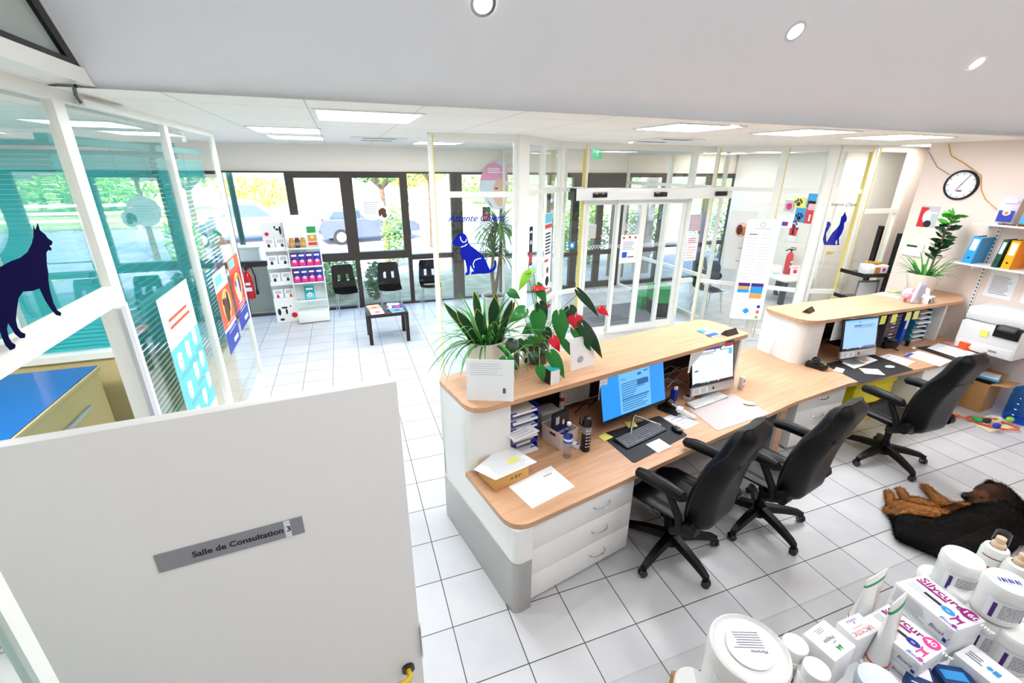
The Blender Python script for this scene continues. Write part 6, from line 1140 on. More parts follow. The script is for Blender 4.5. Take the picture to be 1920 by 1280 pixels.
o_ = MB().prism(rpoly([(-.17, 0), (.17, 0), (.17, .46), (-.17, .46)], [0, 0, .12, .12]), -.01, .01, 'cardboard', M=Matrix.Rotation(R(90), 4, 'X')).disc((0, -.0105, 0), X1, Z1, -.08, .38, .03, 'amber', .0005).rect((0, -.0105, 0), X1, Z1, -.05, .26, .15, .31, 'purple', .0005).build('display_card'); o_.location = (7.62, .16, zu+.002); o_.rotation_euler = (0, 0, R(-90)); tag(o_, 'brown rounded display card standing behind the packs on the upper shelf', 'display card')
b = MB(); rnd = random.Random(8)
for k in range(60): b.sphere((rnd.uniform(-.10, .10), rnd.uniform(-.34, .34), .008), (.012, .016, .008), 'brown', n=6, k=4)
o_ = b.build('woven_strip'); o_.location = (7.42, .1, zu); o_.location.x = 7.46; o_.scale = (.6, 1, 1); tag(o_, 'strip of brown kibble along the front of the upper wall shelf', 'kibble', kind='stuff')
for (y0, l) in ((.44, 'left'), (.06, 'right')): note('wall_notice', 'white page of print taped below the binder shelf, %s of the two' % l, 'notice', (7.698, y0, 1.37), YM, Z1, .29, .36, 'paper', lambda b, o, u, v, L: (b.lines(o, u, v, .04, .25, .05, .30, 13, 'ink', L, h=.3), ), .001)
# printer
t = thing('office_printer', 'large white office printer with a dark output slot, at the far desk end', 'printer', (7.36, -.01, WT), R(-88), sc=1.0); PW, PD = .60, .56
MB().box((0, 0, .20), (PW, PD, .38), 'printer_white', .03).box((0, .02, .385), (PW-.08, PD-.10, .03), 'printer_white', .01).build('body', t); MB().box((0, .01, .485), (PW*.98, PD*.94, .16), 'printer_white', .025).build('scanner_unit', t); MB().box((.02, .04, .575), (.34, .26, .02), 'printer_white', .006, rz=.1).build('document_feeder', t)
MB().box((PW*.27, -PD/2+.06, .345), (.24, .16, .15), 'black', .01).box((PW*.27, -PD/2-.02, .40), (.16, .12, .03), 'grey_dark', .005, rx=.3).build('output_slot', t); MB().box((0, -PD/2-.002, .085), (PW-.06, .006, .12), 'printer_white', .003).box((.1, -PD/2-.006, .08), (.08, .004, .025), 'grey').build('paper_drawer', t)

sn = note('sticky_note', 'yellow sticky note stuck on the face of the large white office printer', 'sticky note', (7.0745, .06, WT+.23), Vector((0, -1, 0)), Z1, .085, .085, 'yellow_note', None, .001)
# things on the floor by the wall
t = thing('cardboard_box', 'open brown cardboard box on the floor at the right end of the desk', 'box', (7.30, .0, 0), R(4)); bx = MB()
for a_, c_ in (((-.18, -.2, 0), (.18, .2, .01)), ((-.18, -.2, .01), (-.17, .2, .40)), ((.17, -.2, .01), (.18, .2, .40)), ((-.17, -.2, .01), (.17, -.19, .40)), ((-.17, .19, .01), (.17, .2, .40))): bx.b2(a_, c_, 'cardboard')
bx.build('box', t); MB().add([(-.18, -.2, .40), (.18, -.2, .40), (.17, -.36, .44), (-.17, -.36, .44)], [[0, 1, 2, 3]], 'cardboard').build('flap', t); MB().add([(.18, -.2, .40), (.18, .2, .40), (.30, .18, .46), (.30, -.18, .46)], [[0, 1, 2, 3]], 'cardboard').build('flap', t)
tag(setp(MB().b2((-.12, -.1, 0), (.12, .1, .14), 'royal', .01).build('storage_box'), (7.27, .08, .42)), 'dark blue box tucked on top of the cardboard box under the printer', 'box').location.z = .465
tag(setp(MB().b2((-.13, -.10, 0), (.13, .10, .03), 'skyblue', .003).b2((-.12, -.09, .0305), (.12, .09, .034), 'paper').build('document_folder'), (7.33, -.10, .0), .3), 'pale blue folder on top of the open cardboard box', 'folder').location.z = .43
t = thing('water_jug', 'large translucent blue water cooler bottle standing by the right wall', 'water bottle', (7.36, -.50, 0), sc=1.1); pr_ = [(.10, 0), (.135, .015), (.14, .04)]
for k in range(4): z = .05+.07*k; pr_ += [(.14, z), (.14, z+.045), (.130, z+.055), (.130, z+.062)]
pr_ += [(.14, .34), (.125, .39), (.07, .43), (.032, .45), (.032, .49)]
MB().lathe(pr_, 'blue_plastic', n=32, cap=False).lathe([(0, .01), (.12, .012)], 'blue_plastic', n=32, cap=False).build('bottle', t); MB().lathe([(.036, .475), (.036, .50), (0, .505)], 'skyblue', n=20).build('cap', t)
def ringpts(cx, cy, z, rx, ry, n=40, tl=0): return [(cx+rx*cos(2*pi*i/n), cy+ry*sin(2*pi*i/n), z+tl*sin(2*pi*i/n)) for i in range(n)]
c0 = at(1860, 794, .02); t = thing('badminton_racket', 'orange rimmed toy racket lying on the floor by the blue water bottle', 'racket', (c0.x, c0.y, .014), R(-50)); MB().tube(ringpts(0, 0, .016, .235, .12, tl=.0), .010, 'orange', closed=True).build('frame', t); MB().tube([(-.235, 0, .016), (-.31, 0, .016)], .008, 'orange').tube([(-.31, 0, .02), (-.39, 0, .02)], .018, 'orange', n=10).build('handle', t)
rnd = random.Random(3); b = MB()
for k in range(9): a = rnd.uniform(0, 6.28); b.tube([(.05+.12*cos(a+j*.9)*rnd.uniform(.5, 1), .02+.06*sin(a+j*.9), .012+.004*k) for j in range(6)], .008, 'rope')
o_ = b.build('rope_toy'); o_.location = (c0.x, c0.y, .03); mat('rope', '#DCCFB2', .9); tag(o_, 'cream rope dog toy bunched on the floor inside the orange racket ring', 'rope toy')
c1_ = at(1832, 790, .03); o_ = MB().tube(ringpts(0, 0, .03, .035, .035, 20), .022, 'green', closed=True, n=10).build('chew_toy'); o_.location = (c1_.x, c1_.y, .03); tag(o_, 'green ring chew toy beside the orange racket', 'toy')
for k, (a, b_, m_, l) in enumerate(((1868, 800, 'royal', 'dark blue knotted ball toy in the middle of the racket ring'), (1850, 790, 'ink_dark', 'dark knotted ball toy beside the green ring toy'), (1893, 788, 'lime', 'yellow green toy near the foot of the blue water bottle'))):
    q = at(a, b_, .07); o_ = MB().sphere((0, 0, 0), (.055, .035, .035), m_, n=14).build('ball_toy'); o_.location = (q.x, q.y, .085); tag(o_, l, 'toy')
o_ = MB().prism([(-.25, -.1), (.2, -.14), (.28, .02), (.1, .14), (-.2, .12)], 0, .012, 'rope').build('cloth_bag'); o_.location = (c0.x-.0, c0.y, .001); tag(o_, 'flat cream cloth under the dog toys on the floor', 'cloth')
# black stand with product trays behind the far counter
t = thing('merchandising_stand', 'black metal display stand with trays behind the far counter, by the doorway', 'display stand', (8.02, 1.86, 0), R(-12)); MB().b2((.02, -.04, 0), (.12, .04, 2.0), 'black').b2((-.16, .16, 0), (-.12, .24, 2.1), 'black').build('post', t)
for z in (.92, 1.34): b = MB().b2((-.62, -.2, z), (.60, .25, z+.02), 'black').b2((-.62, -.22, z), (.60, -.2, z+.06), 'black').b2((-.64, -.22, z), (-.62, .25, z+.06), 'black'); b.build('tray', t)
tag(setp(MB().b2((-.17, -.10, 0), (.17, .10, .15), 'paper', .003).rect((-.17, -.1005, 0), X1, Z1, .10, .02, .20, .12, 'tan', .0005).disc((-.17, -.1005, 0), X1, Z1, .27, .08, .03, 'hotpink', .0005).build('treat_carton'), (7.72, 1.90, 1.362), R(-12)), 'white box with a pink dot full of golden treats on the black stand', 'box')
b = MB(); rnd = random.Random(6)
for k in range(14): b.sphere((rnd.uniform(-.13, .13), rnd.uniform(-.07, .07), .165+rnd.uniform(0, .02)), (.04, .02, .018), 'amber_dark', n=10, k=6)
o_ = setp(b.build('golden_treats'), (7.72, 1.90, 1.362), R(-12)); mat('amber_dark', '#B98A2A', .35, metal=.3); tag(o_, 'heap of golden wrapped treats on top of the white box of the black stand', 'treats', kind='stuff')
tag(setp(MB().b2((-.2, -.02, 0), (.2, .0, .30), 'grey').b2((-.17, -.024, .03), (.17, -.0205, .27), 'paper').build('picture_frame'), (7.72, 1.92, .942), R(-12)), 'silver framed white sheet on the lower tray of the black stand', 'picture frame')
# ================================================================ PLANTS

px0, py0 = .62, .40
t = thing('snake_plant', 'snake plant with yellow edged leaves in a white pot on the near counter', 'plant', (px0, py0, 1.33))
MB().lathe([(.135, 0), (.15, .01), (.17, .27), (.17, .28), (.157, .28), (.153, .23)], 'pot_white', n=40, cap=False).lathe([(0, .002), (.14, .002)], 'pot_white', n=32, cap=False).build('pot', t); MB().lathe([(0, .235), (.15, .235)], 'soil', n=32, cap=False).build('soil', t)
rnd = random.Random(21); b = MB(); e = MB()
def blade(b, e, base, d, L, w, bend):
    d = Vector(d).normalized(); side = Vector((-sin(rnd.uniform(-.8, .8)+math.atan2(-d.y, d.x)), cos(rnd.uniform(-.5, .5)), 0)).normalized(); side = Vector((cos(bend), sin(bend), 0)); n_ = 9; vs = []; es = []
    for i in range(n_+1):
        s = i/n_; ww = w*(.55+.9*s-.3*s*s)*(1 if s < .7 else max(.02, 1-((s-.7)/.3)**1.6)); p = Vector(base)+d*L*s+Vector((d.x, d.y, 0))*.25*L*s*s; nn = side.cross(d).normalized()
        vs += [p-side*ww, p-nn*ww*.35, p+side*ww]; es += [p-side*(ww+.005), p-side*ww, p+side*ww, p+side*(ww+.005)]
    b.add(vs, [q for i in range(n_) for q in ([i*3, i*3+1, i*3+4, i*3+3], [i*3+1, i*3+2, i*3+5, i*3+4])], 'snake_leaf', smooth=True); e.add(es, [q for i in range(n_) for q in ([i*4, i*4+1, i*4+5, i*4+4], [i*4+2, i*4+3, i*4+7, i*4+6])], 'snake_edge')
for (x, y, dx, dy, L, w, bd) in ((-.07, -.06, -.45, -.2, .40, .040, .3), (-.02, -.09, -.22, -.15, .37, .042, .1), (.03, -.10, -.05, -.25, .26, .034, 0), (.05, -.05, .0, -.05, .42, .050, .15), (.09, -.06, .20, -.1, .40, .040, .3), (.11, .0, .33, 0, .36, .036, .4), (-.02, .02, -.1, .1, .44, .040, .5), (.06, .05, .12, .1, .40, .038, .2), (-.10, .0, -.5, .05, .42, .03, .2), (.02, -.02, .05, 0, .38, .034, 1.2)): blade(b, e, (x, y, .235), (dx, dy, 1), L, w, bd)
lf = b.build('leaves', t); e.build('yellow_edges', lf); b = MB()
for k in range(78):
    a = rnd.uniform(1.2, 5.6) if k < 38 else rnd.uniform(0, 6.28); el = rnd.uniform(.35, 1.45); r_ = rnd.uniform(.05, .12); ribbon(b, (r_*cos(a), r_*sin(a), .24), (cos(a)*cos(el), sin(a)*cos(el), sin(el)), rnd.uniform(.28, .58), rnd.uniform(.007, .014), rnd.uniform(.9, 2.6), 'spider_leaf')
for k in range(9): ribbon(b, (-.10, -.05, .25), (-.75, rnd.uniform(-.5, .2), .45), rnd.uniform(.4, .55), .0035, 2.8, 'spider_leaf')
b.build('trailing_leaves', t)
# anthurium
t = thing('flamingo_flower', 'flamingo flower plant with glossy heart shaped leaves and red blooms on the near counter', 'plant', (1.10, .40, 1.33)); base = Vector((1.10, .40, 1.33))
MB().lathe([(.08, 0), (.10, .2), (.103, .2), (.103, .21), (.093, .21), (.09, .17)], 'pot_glass', n=28, cap=False).lathe([(0, .17), (.088, .17)], 'soil', n=28, cap=False).lathe([(0, .003), (.08, .003)], 'pot_glass', n=28, cap=False).build('pot', t); mat('pot_glass', '#4B4540', .3)
def heart(b, A_, T_, w, m, facing=Vector((-.3, -.85, .42))):
    ax = T_-A_; L = ax.length; ax.normalize(); n_ = (facing-ax*facing.dot(ax)).normalized(); sd = ax.cross(n_); prof = [(-.16, .30), (-.12, .62), (0, .88), (.15, 1.0), (.32, .93), (.5, .74), (.68, .48), (.85, .22), (1.0, .0)]
    vs = [A_]; rows = []
    for s, ww in prof:
        k = sin(pi*min(1, max(0, s)))*.10*L; row = []
        for j in (-1, -.5, 0, .5, 1):
            c_ = s if not (s < 0 and abs(j) < .3) else s*0; row.append(A_+ax*(c_*L)+sd*(j*ww*w)+n_*(k-.10*w*abs(j)**1.5+(.03*w if j == 0 else 0)*-1))
        rows.append(row)
    vs = [p for r_ in rows for p in r_]; fs = [[i*5+j, i*5+j+1, i*5+5+j+1, i*5+5+j] for i in range(len(rows)-1) for j in range(4)]
    b.add([v_-base for v_ in vs], fs, m, smooth=True)
lv = [((990, 512), (972, 546), 9, 'lime_leaf', .45), ((1000, 505), (985, 513), 5, 'lime_leaf', .45), ((956, 547), (976, 560), 9, 'anth_leaf', .45), ((1008, 536), (1025, 572), 10, 'anth_leaf', .40), ((983, 580), (953, 606), 13, 'anth_leaf', .35), ((1008, 588), (1012, 637), 16, 'anth_leaf', .20), ((1048, 590), (1054, 650), 15, 'anth_leaf', .22), ((1086, 548), (1124, 596), 8, 'dark_leaf', .30), ((1068, 578), (1078, 612), 13, 'dark_leaf', .35), ((1078, 620), (1111, 663), 10, 'anth_leaf', .22), ((1094, 612), (1130, 673), 12, 'dark_leaf', .18), ((1056, 640), (1090, 685), 8, 'anth_leaf', .25), ((950, 674), (951, 719), 17, 'anth_leaf', -.12), ((963, 640), (950, 670), 13, 'dark_leaf', .12), ((972, 640), (985, 661), 10, 'dark_leaf', .15), ((1012, 688), (1019, 718), 10, 'anth_leaf', .0), ((1034, 664), (1059, 710), 13, 'anth_leaf', .02), ((1001, 661), (995, 685), 10, 'dark_leaf', .2), ((1012, 570), (1026, 600), 12, 'dark_leaf', .40), ((1000, 612), (978, 626), 12, 'anth_leaf', .3), ((1022, 618), (1036, 640), 10, 'dark_leaf', .3), ((1060, 600), (1056, 634), 8, 'anth_leaf', .3), ((990, 636), (1005, 652), 10, 'anth_leaf', .25), ((1020, 650), (1008, 672), 10, 'dark_leaf', .3)]
for k, (a, c_, w, m_, Y) in enumerate(lv):
    A_ = ony(a[0], a[1], Y); T_ = ony(c_[0], c_[1], Y-.03); sc_ = (A_-CAMP).dot(FW)/843.7; b = MB(); heart(b, A_, T_, w*sc_, m_); ob = b.build('leaf', t)
    s0 = base+Vector((rnd.uniform(-.05, .05), rnd.uniform(-.05, .05), .17)); mid = (s0+A_)/2+Vector((0, 0, .06)); MB().tube([s0-base, mid-base, A_-base], .0035, 'stem_green', n=6).build('stalk', ob)
for k, (a, c_, w, Y) in enumerate((((1079, 594), (1078, 617), 15, .22), ((1036, 634), (1050, 660), 10, .05), ((1002, 541), (1031, 541), 5, .38), ((1124, 578), (1142, 592), 8, .25), ((1026, 575), (1034, 569), 3, .4))):
    A_ = ony(a[0], a[1], Y); T_ = ony(c_[0], c_[1], Y); sc_ = (A_-CAMP).dot(FW)/843.7; b = MB(); heart(b, A_, T_, w*sc_, 'anth_red', Vector((-.3, -.75, .6))); ob = b.build('flower', t); n_ = Vector((-.1, -.3, .9)).normalized(); MB().tube([A_-base, A_-base+n_*.03, A_-base+n_*.06+Vector((.01, 0, 0))], [.006, .006, .003], 'spadix', n=8).build('spadix', ob)
    s0 = base+Vector((rnd.uniform(-.04, .04), rnd.uniform(-.04, .04), .17)); mid = (s0+A_)/2+Vector((0, 0, .05)); MB().tube([s0-base, mid-base, A_-base], .003, 'stem_green', n=6).build('stalk', ob)
b = MB()
for k in range(26): a = rnd.uniform(0, 6.28); el = rnd.uniform(.2, 1.2); ribbon(b, (-.12+rnd.uniform(-.05, .05), .02, .12), (cos(a)*cos(el), sin(a)*cos(el), sin(el)), rnd.uniform(.1, .22), .006, 1.4, 'spider_leaf' if k % 3 else 'brown')
b.build('low_foliage', t)
# signs and boxes among the plants
P = [at(875, 750, 1.332), at(963, 752, 1.332)]; u_ = (P[1]-P[0]); w_ = u_.length; ang = math.atan2(u_.y, u_.x)
b = MB().box((w_/2, .02, .155), (w_, .004, .32), 'paper', rx=-.10); b.lines((0, .0015+.0, .0), X1, Vector((0, .1, 1)).normalized(), .03, w_*.8, .2, .3, 6, 'ink_light', .0012, h=.15); b.rect((0, .0015, 0), X1, Vector((0, .1, 1)).normalized(), w_*.77, .06, w_*.83, .10, 'ink', .0015)
o_ = b.build('counter_notice'); o_.location = P[0]; o_.rotation_euler = (0, 0, ang); tag(o_, 'large white printed notice leaning on the white pot of the snake plant', 'notice')
q = at(1034, 716, 1.33); t = thing('cream_box', 'small white box with a turquoise top and black side in front of the flamingo flower', 'box', tuple(q), R(12)); MB().b2((-.045, -.045, 0), (.045, .045, .12), 'paper').b2((-.046, -.045, 0), (-.0452, .045, .12), 'black').build('box', t); MB().b2((-.045, -.045, .1205), (.045, .045, .126), 'teal').build('lid', t)
b = MB().box((0, 0, .14), (.26, .006, .28), 'paper', rx=-.15); b.disc((0, -.02, 0), X1, Z1, -.03, .09, .03, 'ink_light', .0, n=20); o_ = b.build('counter_card'); o_.location = at(1092, 690, 1.33)+Vector((0, .02, 0)); o_.rotation_euler = (0, 0, R(12)); tag(o_, 'white card standing behind the red blooms on the near counter', 'card')
b = MB().box((0, 0, .10), (.12, .03, .20), 'paper', .002).rect((-.06, -.0155, 0), X1, Z1, .01, .01, .04, .06, 'ink_dark', .0003); o_ = b.build('soap_box'); o_.location = at(996, 686, 1.33)+Vector((0, .08, 0)); o_.rotation_euler = (0, 0, R(20)); tag(o_, 'upright white carton between the two plants on the near counter', 'box')
tag(setp(MB().lathe([(.025, 0), (.025, .2), (.012, .22)], 'grey_dark', n=14).build('spray_can'), tuple(at(968, 690, 1.33))), 'dark grey cylinder bottle just right of the white plant pot', 'bottle')
# plant on the far counter
q = at(1733, 552, 1.33); t = thing('rubber_plant', 'mixed green plant with a tall leafy stem in a white pot on the far counter', 'plant', tuple(q+Vector((-.05, .05, 0))), sc=1.05)
MB().lathe([(.10, 0), (.12, .02), (.19, .27), (.195, .28), (.18, .28), (.175, .24)], 'pot_white', n=32, cap=False).lathe([(0, .24), (.175, .24)], 'soil', n=28, cap=False).lathe([(0, .003), (.1, .003)], 'pot_white', cap=False).build('pot', t)
MB().tube([(.08, 0, .24), (.09, 0, .5), (.13, 0, .78), (.18, 0, 1.02)], [.014, .012, .009, .006], 'bark').build('stem', t); b = MB(); rnd = random.Random(2)
for k in range(60):
    s = .25+.75*k/60; p = Vector((.08+.10*s*s, 0, .24+.80*s)); a = k*2.4; el = rnd.uniform(.0, .8); d = Vector((cos(a)*cos(el), sin(a)*cos(el), sin(el))); L = rnd.uniform(.11, .17); sd = (Matrix.Rotation(rnd.uniform(-1.1, 1.1), 3, d) @ d.cross(Z1).normalized()); up = sd.cross(d)
    m_ = 'fresh_leaf' if (s > .85 or rnd.random() < .12) else 'dark_leaf'; b.add([p, p+d*L*.3+sd*.030, p+d*L*.7+sd*.034-up*.004, p+d*L, p+d*L*.7-sd*.034-up*.004, p+d*L*.3-sd*.030, p+d*L*.5+up*-.008], [[0, 1, 6], [1, 2, 6], [2, 3, 6], [3, 4, 6], [4, 5, 6], [5, 0, 6]], m_, smooth=True)
b.build('tall_leaves', t); b = MB()
for k in range(46): a = rnd.uniform(0, 6.28); el = rnd.uniform(.1, 1.3); r_ = rnd.uniform(.03, .12); ribbon(b, (r_*cos(a), r_*sin(a), .25), (cos(a)*cos(el), sin(a)*cos(el), sin(el)), rnd.uniform(.2, .42), rnd.uniform(.008, .016), rnd.uniform(.3, 1.6), 'fresh_leaf' if k % 2 else 'spider_leaf')
b.build('low_leaves', t)

# ================================================================ PRODUCT SHELF IN FRONT (glass, height 1.90)
ZS = 1.90
t = thing('glass_shelf', 'clear glass shelf in the foreground carrying the jars and medicine boxes', 'shelf'); MB().b2((-.08, -3.15, ZS-.008), (1.45, -2.44, ZS), 'shelf_glass').build('shelf_board', t)
for x in (-.04, 1.40): MB().cyl((x, -3.13, 0), (x, -3.13, ZS+.03), .012, 'chrome').build('post', t)
def pz(px, py, z): return at(px, py, z)
def pr2(label, name, cat_, px, py, ztop, prof, m, cap=None, capm='white_gloss', group=None, draw=None, rz=0, z0=ZS):
    q = pz(px, py, ztop); t = thing(name, label, cat_, (q.x, q.y, z0+.0005), rz, group); MB().lathe([(0, 0)]+prof, m, n=36, cap=False).build('body', t)
    if cap: MB().lathe(cap, capm, n=36, cap=False).build('lid', t)
    if draw: g = MB(); draw(g); g.build('label_print', t)
    return t
def band(g, r, z0, z1, m, a0=-3.3, a1=-.3, n=14):
    for i in range(n):
        a, c_ = a0+(a1-a0)*i/n, a0+(a1-a0)*(i+1)/n; g.add([(r*cos(a), r*sin(a), z0), (r*cos(c_), r*sin(c_), z0), (r*cos(c_), r*sin(c_), z1), (r*cos(a), r*sin(a), z1)], [[0, 1, 2, 3]], m)
def smallprint(g, r, z0, z1, n, m='ink', a0=-2.6, a1=-1.2, sd=1):
    rr = random.Random(sd)
    for k in range(n):
        z = z0+(z1-z0)*k/n; a = a0
        while a < a1-.1:
            w_ = rr.uniform(.05, .22); band(g, r, z, z+(z1-z0)/n*.5, m, a, min(a1, a+w_), 2); a += w_+.03
def tubd(g):
    band(g, .0705, .02, .15, 'paper', n=20); smallprint(g, .071, .05, .145, 12, sd=3, a0=-2.8, a1=-1.7); band(g, .0712, .015, .05, 'skyblue', -1.5, -.6); smallprint(g, .071, .07, .14, 7, 'ink_light', -1.5, -.6, 4)
    o = Vector((0, 0, .1932)); g.disc(o, X1, Y1, 0, 0, .042, 'paper', .0004); g.lines(o, Vector((-.9, .35, 0)).normalized(), Vector((-.35, -.9, 0)).normalized(), -.028, .03, -.03, .005, 7, 'ink', .001, h=.25, rag=.2, seed=5); g.text('Mirtavax', o+Vector((.026, -.016, 0)), Vector((-.93, .36, 0)), Vector((-.36, -.93, 0)), .009, 'ink_dark', .001)
pr2('large round white tub with a printed label on its wide flat lid', 'supplement_tub', 'tub', 1405, 1216, ZS+.19, [(.066, 0), (.0702, .004), (.0702, .165)], 'white_gloss', [(.0735, .160), (.0735, .180), (.071, .192), (.068, .194), (.064, .188), (.062, .190), (0, .190)], draw=tubd)

def jar(label, px, py, zt, dz=0, r=.038, h=.095, rz=0, purple=True, top=None, m='white_gloss'):
    def dr(g):
        band(g, r+.0006, .012, h*.66, 'paper', n=20); smallprint(g, r+.001, .02, h*.62, 9, 'grey', -2.7, -.7, int(px) % 50); band(g, r+.0011, .015, h*.58, 'purple', -3.05, -2.88, 2) if purple else None; band(g, r+.0012, .012, .022, 'ink_dark', -1.6, -1.3, 2)
        if top: o = Vector((0, 0, h+.0006)); g.rect(o, Vector((.8, -.6, 0)), Vector((.6, .8, 0)), -.026, -.009, .026, .009, 'paper', .0003); [g.rect(o, Vector((.8, -.6, 0)), Vector((.6, .8, 0)), -.02+.006*k, -.006, -.017+.006*k+(.0015 if k % 2 else 0), .006, 'royal', .0006) for k in range(7)]
    return pr2(label, 'supplement_jar', 'jar', px, py, zt, [(r-.003, 0), (r, .004), (r, h*.72)], m, [(r+.0015, h*.70), (r+.0015, h*.93), (r-.002, h), (0, h)], draw=dr, rz=rz, z0=zt-h, group='white supplement jars on the glass shelf')
jh = .095
jar('white jar stacked highest beside the spray pump bottle', 1808, 1044, ZS+.16, r=.040); jar('white jar standing partly behind and left of the highest jar', 1757, 1078, ZS+.064+.001, r=.036, h=.064)
jar('low white jar right of the big purple lettered box, bluish lid', 1820, 1112, ZS+.0955, r=.038); jar('white jar half hidden behind the middle of the jar group', 1850, 1092, ZS+.0955, r=.036, purple=False); jar('white jar with a blue barcode sticker on its lid', 1893, 1090, ZS+.195, r=.040, top=True)
jar('white jar directly under the one with the barcode lid', 1893, 1090, ZS+.0955, r=.041) .location = (pz(1893, 1090, ZS+.195).x, pz(1893, 1090, ZS+.195).y, ZS+.0005)
jar('white jar nearest the right edge of the view at the bottom', 1913, 1185, ZS+.0955, r=.038); jar('white jar at the right edge behind the barcode jar', 1922, 1148, ZS+.0955, r=.034)
def under(px, py, zt, r, h, label):
    q = pz(px, py, zt); t = thing('supplement_jar', label, 'jar', (q.x, q.y, ZS+.0005), 0, 'white supplement jars on the glass shelf'); MB().lathe([(0, 0), (r-.002, 0), (r, .004), (r, h)], 'white_gloss', n=30).build('body', t); return t
under(1808, 1044, ZS+.16, .038, .0635, 'white jar standing directly under the highest one')
# pump bottles
def pump(label, px, py, zt, k):
    h = .15; q = pz(px, py, zt); t = thing('spray_pump_bottle', label, 'bottle', (q.x, q.y, ZS+.0005), 0, 'spray pump bottles on the glass shelf'); MB().lathe([(0, 0), (.026, 0), (.028, .004), (.028, .105), (.024, .118), (.016, .122)], 'white_gloss', n=28, cap=False).build('bottle', t)
    MB().lathe([(.014, .12), (.014, .132), (.010, .135), (.010, .150), (0, .150)], 'pump_cream', n=20).build('pump', t); MB().lathe([(.0165, .134), (.0155, .165), (.013, .168), (0, .168)], 'clear_plastic', n=20, cap=False).build('clear_cap', t); g = MB(); band(g, .0285, .095, .098, 'maroon', -3.6, .2, 16); smallprint(g, .0285, .02, .08, 9, 'grey', -2.2, -1.0, 3+k); band(g, .0286, .066, .088, 'ink', -1.5, -1.2, 3); band(g, .0286, .06, .07, 'red', -2.9, -2.5, 3); g.build('label_print', t)

pump('white spray pump bottle with a clear cap and red stripe behind the highest jar', 1884, 998, ZS+.168, 1); pump('second white spray pump bottle cut by the right edge of the view', 1928, 1030, ZS+.168, 2)
# small screw cap bottles
def capbottle(label, px, py, zt, k):
    def dr(g): band(g, .0296, .012, .06, 'paper'); smallprint(g, .0299, .03, .058, 6, 'grey', -2.4, -1.2, k); band(g, .0299, .012, .028, 'amber', -2.7, -1.9, 5); band(g, .0301, .014, .026, 'ink_dark', -2.2, -2.0, 2)
    return pr2(label, 'pill_bottle', 'bottle', px, py, zt, [(.027, 0), (.029, .004), (.029, .066), (.022, .072)], 'white_gloss', [(.0255, .070), (.0255, .090), (.0245, .094), (0, .094)], draw=dr, group='white screw cap pill bottles')
capbottle('white screw cap pill bottle right behind the large round tub', 1492, 1206, ZS+.095, 3); capbottle('white screw cap pill bottle in front of the other, by the large tub', 1532, 1252, ZS+.095, 8)
# boxes
def pbox(label, name, quad, zt, h, m, draw=None, side=None, z0=None, group='medicine boxes on the glass shelf'):
    # quad: the four corners of the top face, in order along the reading direction, bottom-left first as one reads it
    P = [pz(a, c_, zt) for a, c_ in quad]; u = ((P[1]-P[0])+(P[2]-P[3]))/2; v = ((P[3]-P[0])+(P[2]-P[1]))/2; w, d = u.length, v.length; u.normalize(); v = (v-u*v.dot(u)).normalized(); ctr = sum(P, Vector())/4; sgn = 1 if u.cross(v).z > 0 else -1
    ang = math.atan2(u.y, u.x); t = thing(name, label, 'box', (ctr.x, ctr.y, (zt-h)), ang, group); b = MB().box((0, 0, h/2), (w, d, h), m, .0015); b.build('carton', t); g = MB()
    if draw: draw(g, Vector((-w/2, -d/2, h)), X1, Y1, w, d, .0006)
    if side: side(g, Vector((-w/2, -d/2, 0)), X1, Z1, w, h, .0006)
    if g.v: g.build('print', t)
    return t
def hepax(g, o, u, v, w, d, L):
    g.text('Hepax', o+u*(w*.28)+v*(d*.44), u, v, .0125, 'ink_dark', L); g.text('pilae', o+u*(w*.36)+v*(d*.60), u, v, .006, 'ink', L); g.poly(o+u*(w*.36)+v*(d*.72), u, v, [(0, 0), (.004, .012), (.008, .004), (.012, .012), (.016, 0), (.008, .002)], 'green', L); g.lines(o, u, v, w*.35, w*.7, d*.12, d*.28, 3, 'ink', L, h=.25)
pbox('white upright medicine box with Hepax printed on its top', 'medicine_box', [(1548, 1160), (1505, 1186), (1567, 1242), (1602, 1211)], ZS+.10, .0995, 'paper', lambda g, o, u, v, w, d, L: hepax(g, o, u, v, w, d, L), lambda g, o, u, v, w, h, L: g.lines(o, u, v, .005, w*.9, .01, h*.9, 12, 'ink_light', L, h=.3))
def uro(g, o, u, v, w, d, L):
    g.text('URCYSTIC', o+u*(w*.08)+v*(d*.66), u, v, w*.19, 'red', L); g.lines(o, u, v, w*.3, w*.8, d*.52, d*.56, 1, 'orange', L, h=.5); g.text('science', o+u*(w*.30)+v*(d*.14), u, v, w*.15, 'blue', L); g.disc(o, u, v, w*.5, d*.32, .002, 'red', L)
pbox('small white box lettered in red between the Hepax box and the standing tubes', 'medicine_box', [(1610, 1148), (1569, 1165), (1608, 1201), (1647, 1181)], ZS+.085, .0845, 'paper', uro, lambda g, o, u, v, w, h, L: (g.lines(o, u, v, .005, w*.9, .01, h*.7, 8, 'orange', L, h=.2), g.rect(o, u, v, 0, 0, w, h*.12, 'purple', L), g.text('URCYSTIC', o+u*.004+v*(h*.8), u, v, .009, 'red', L)))
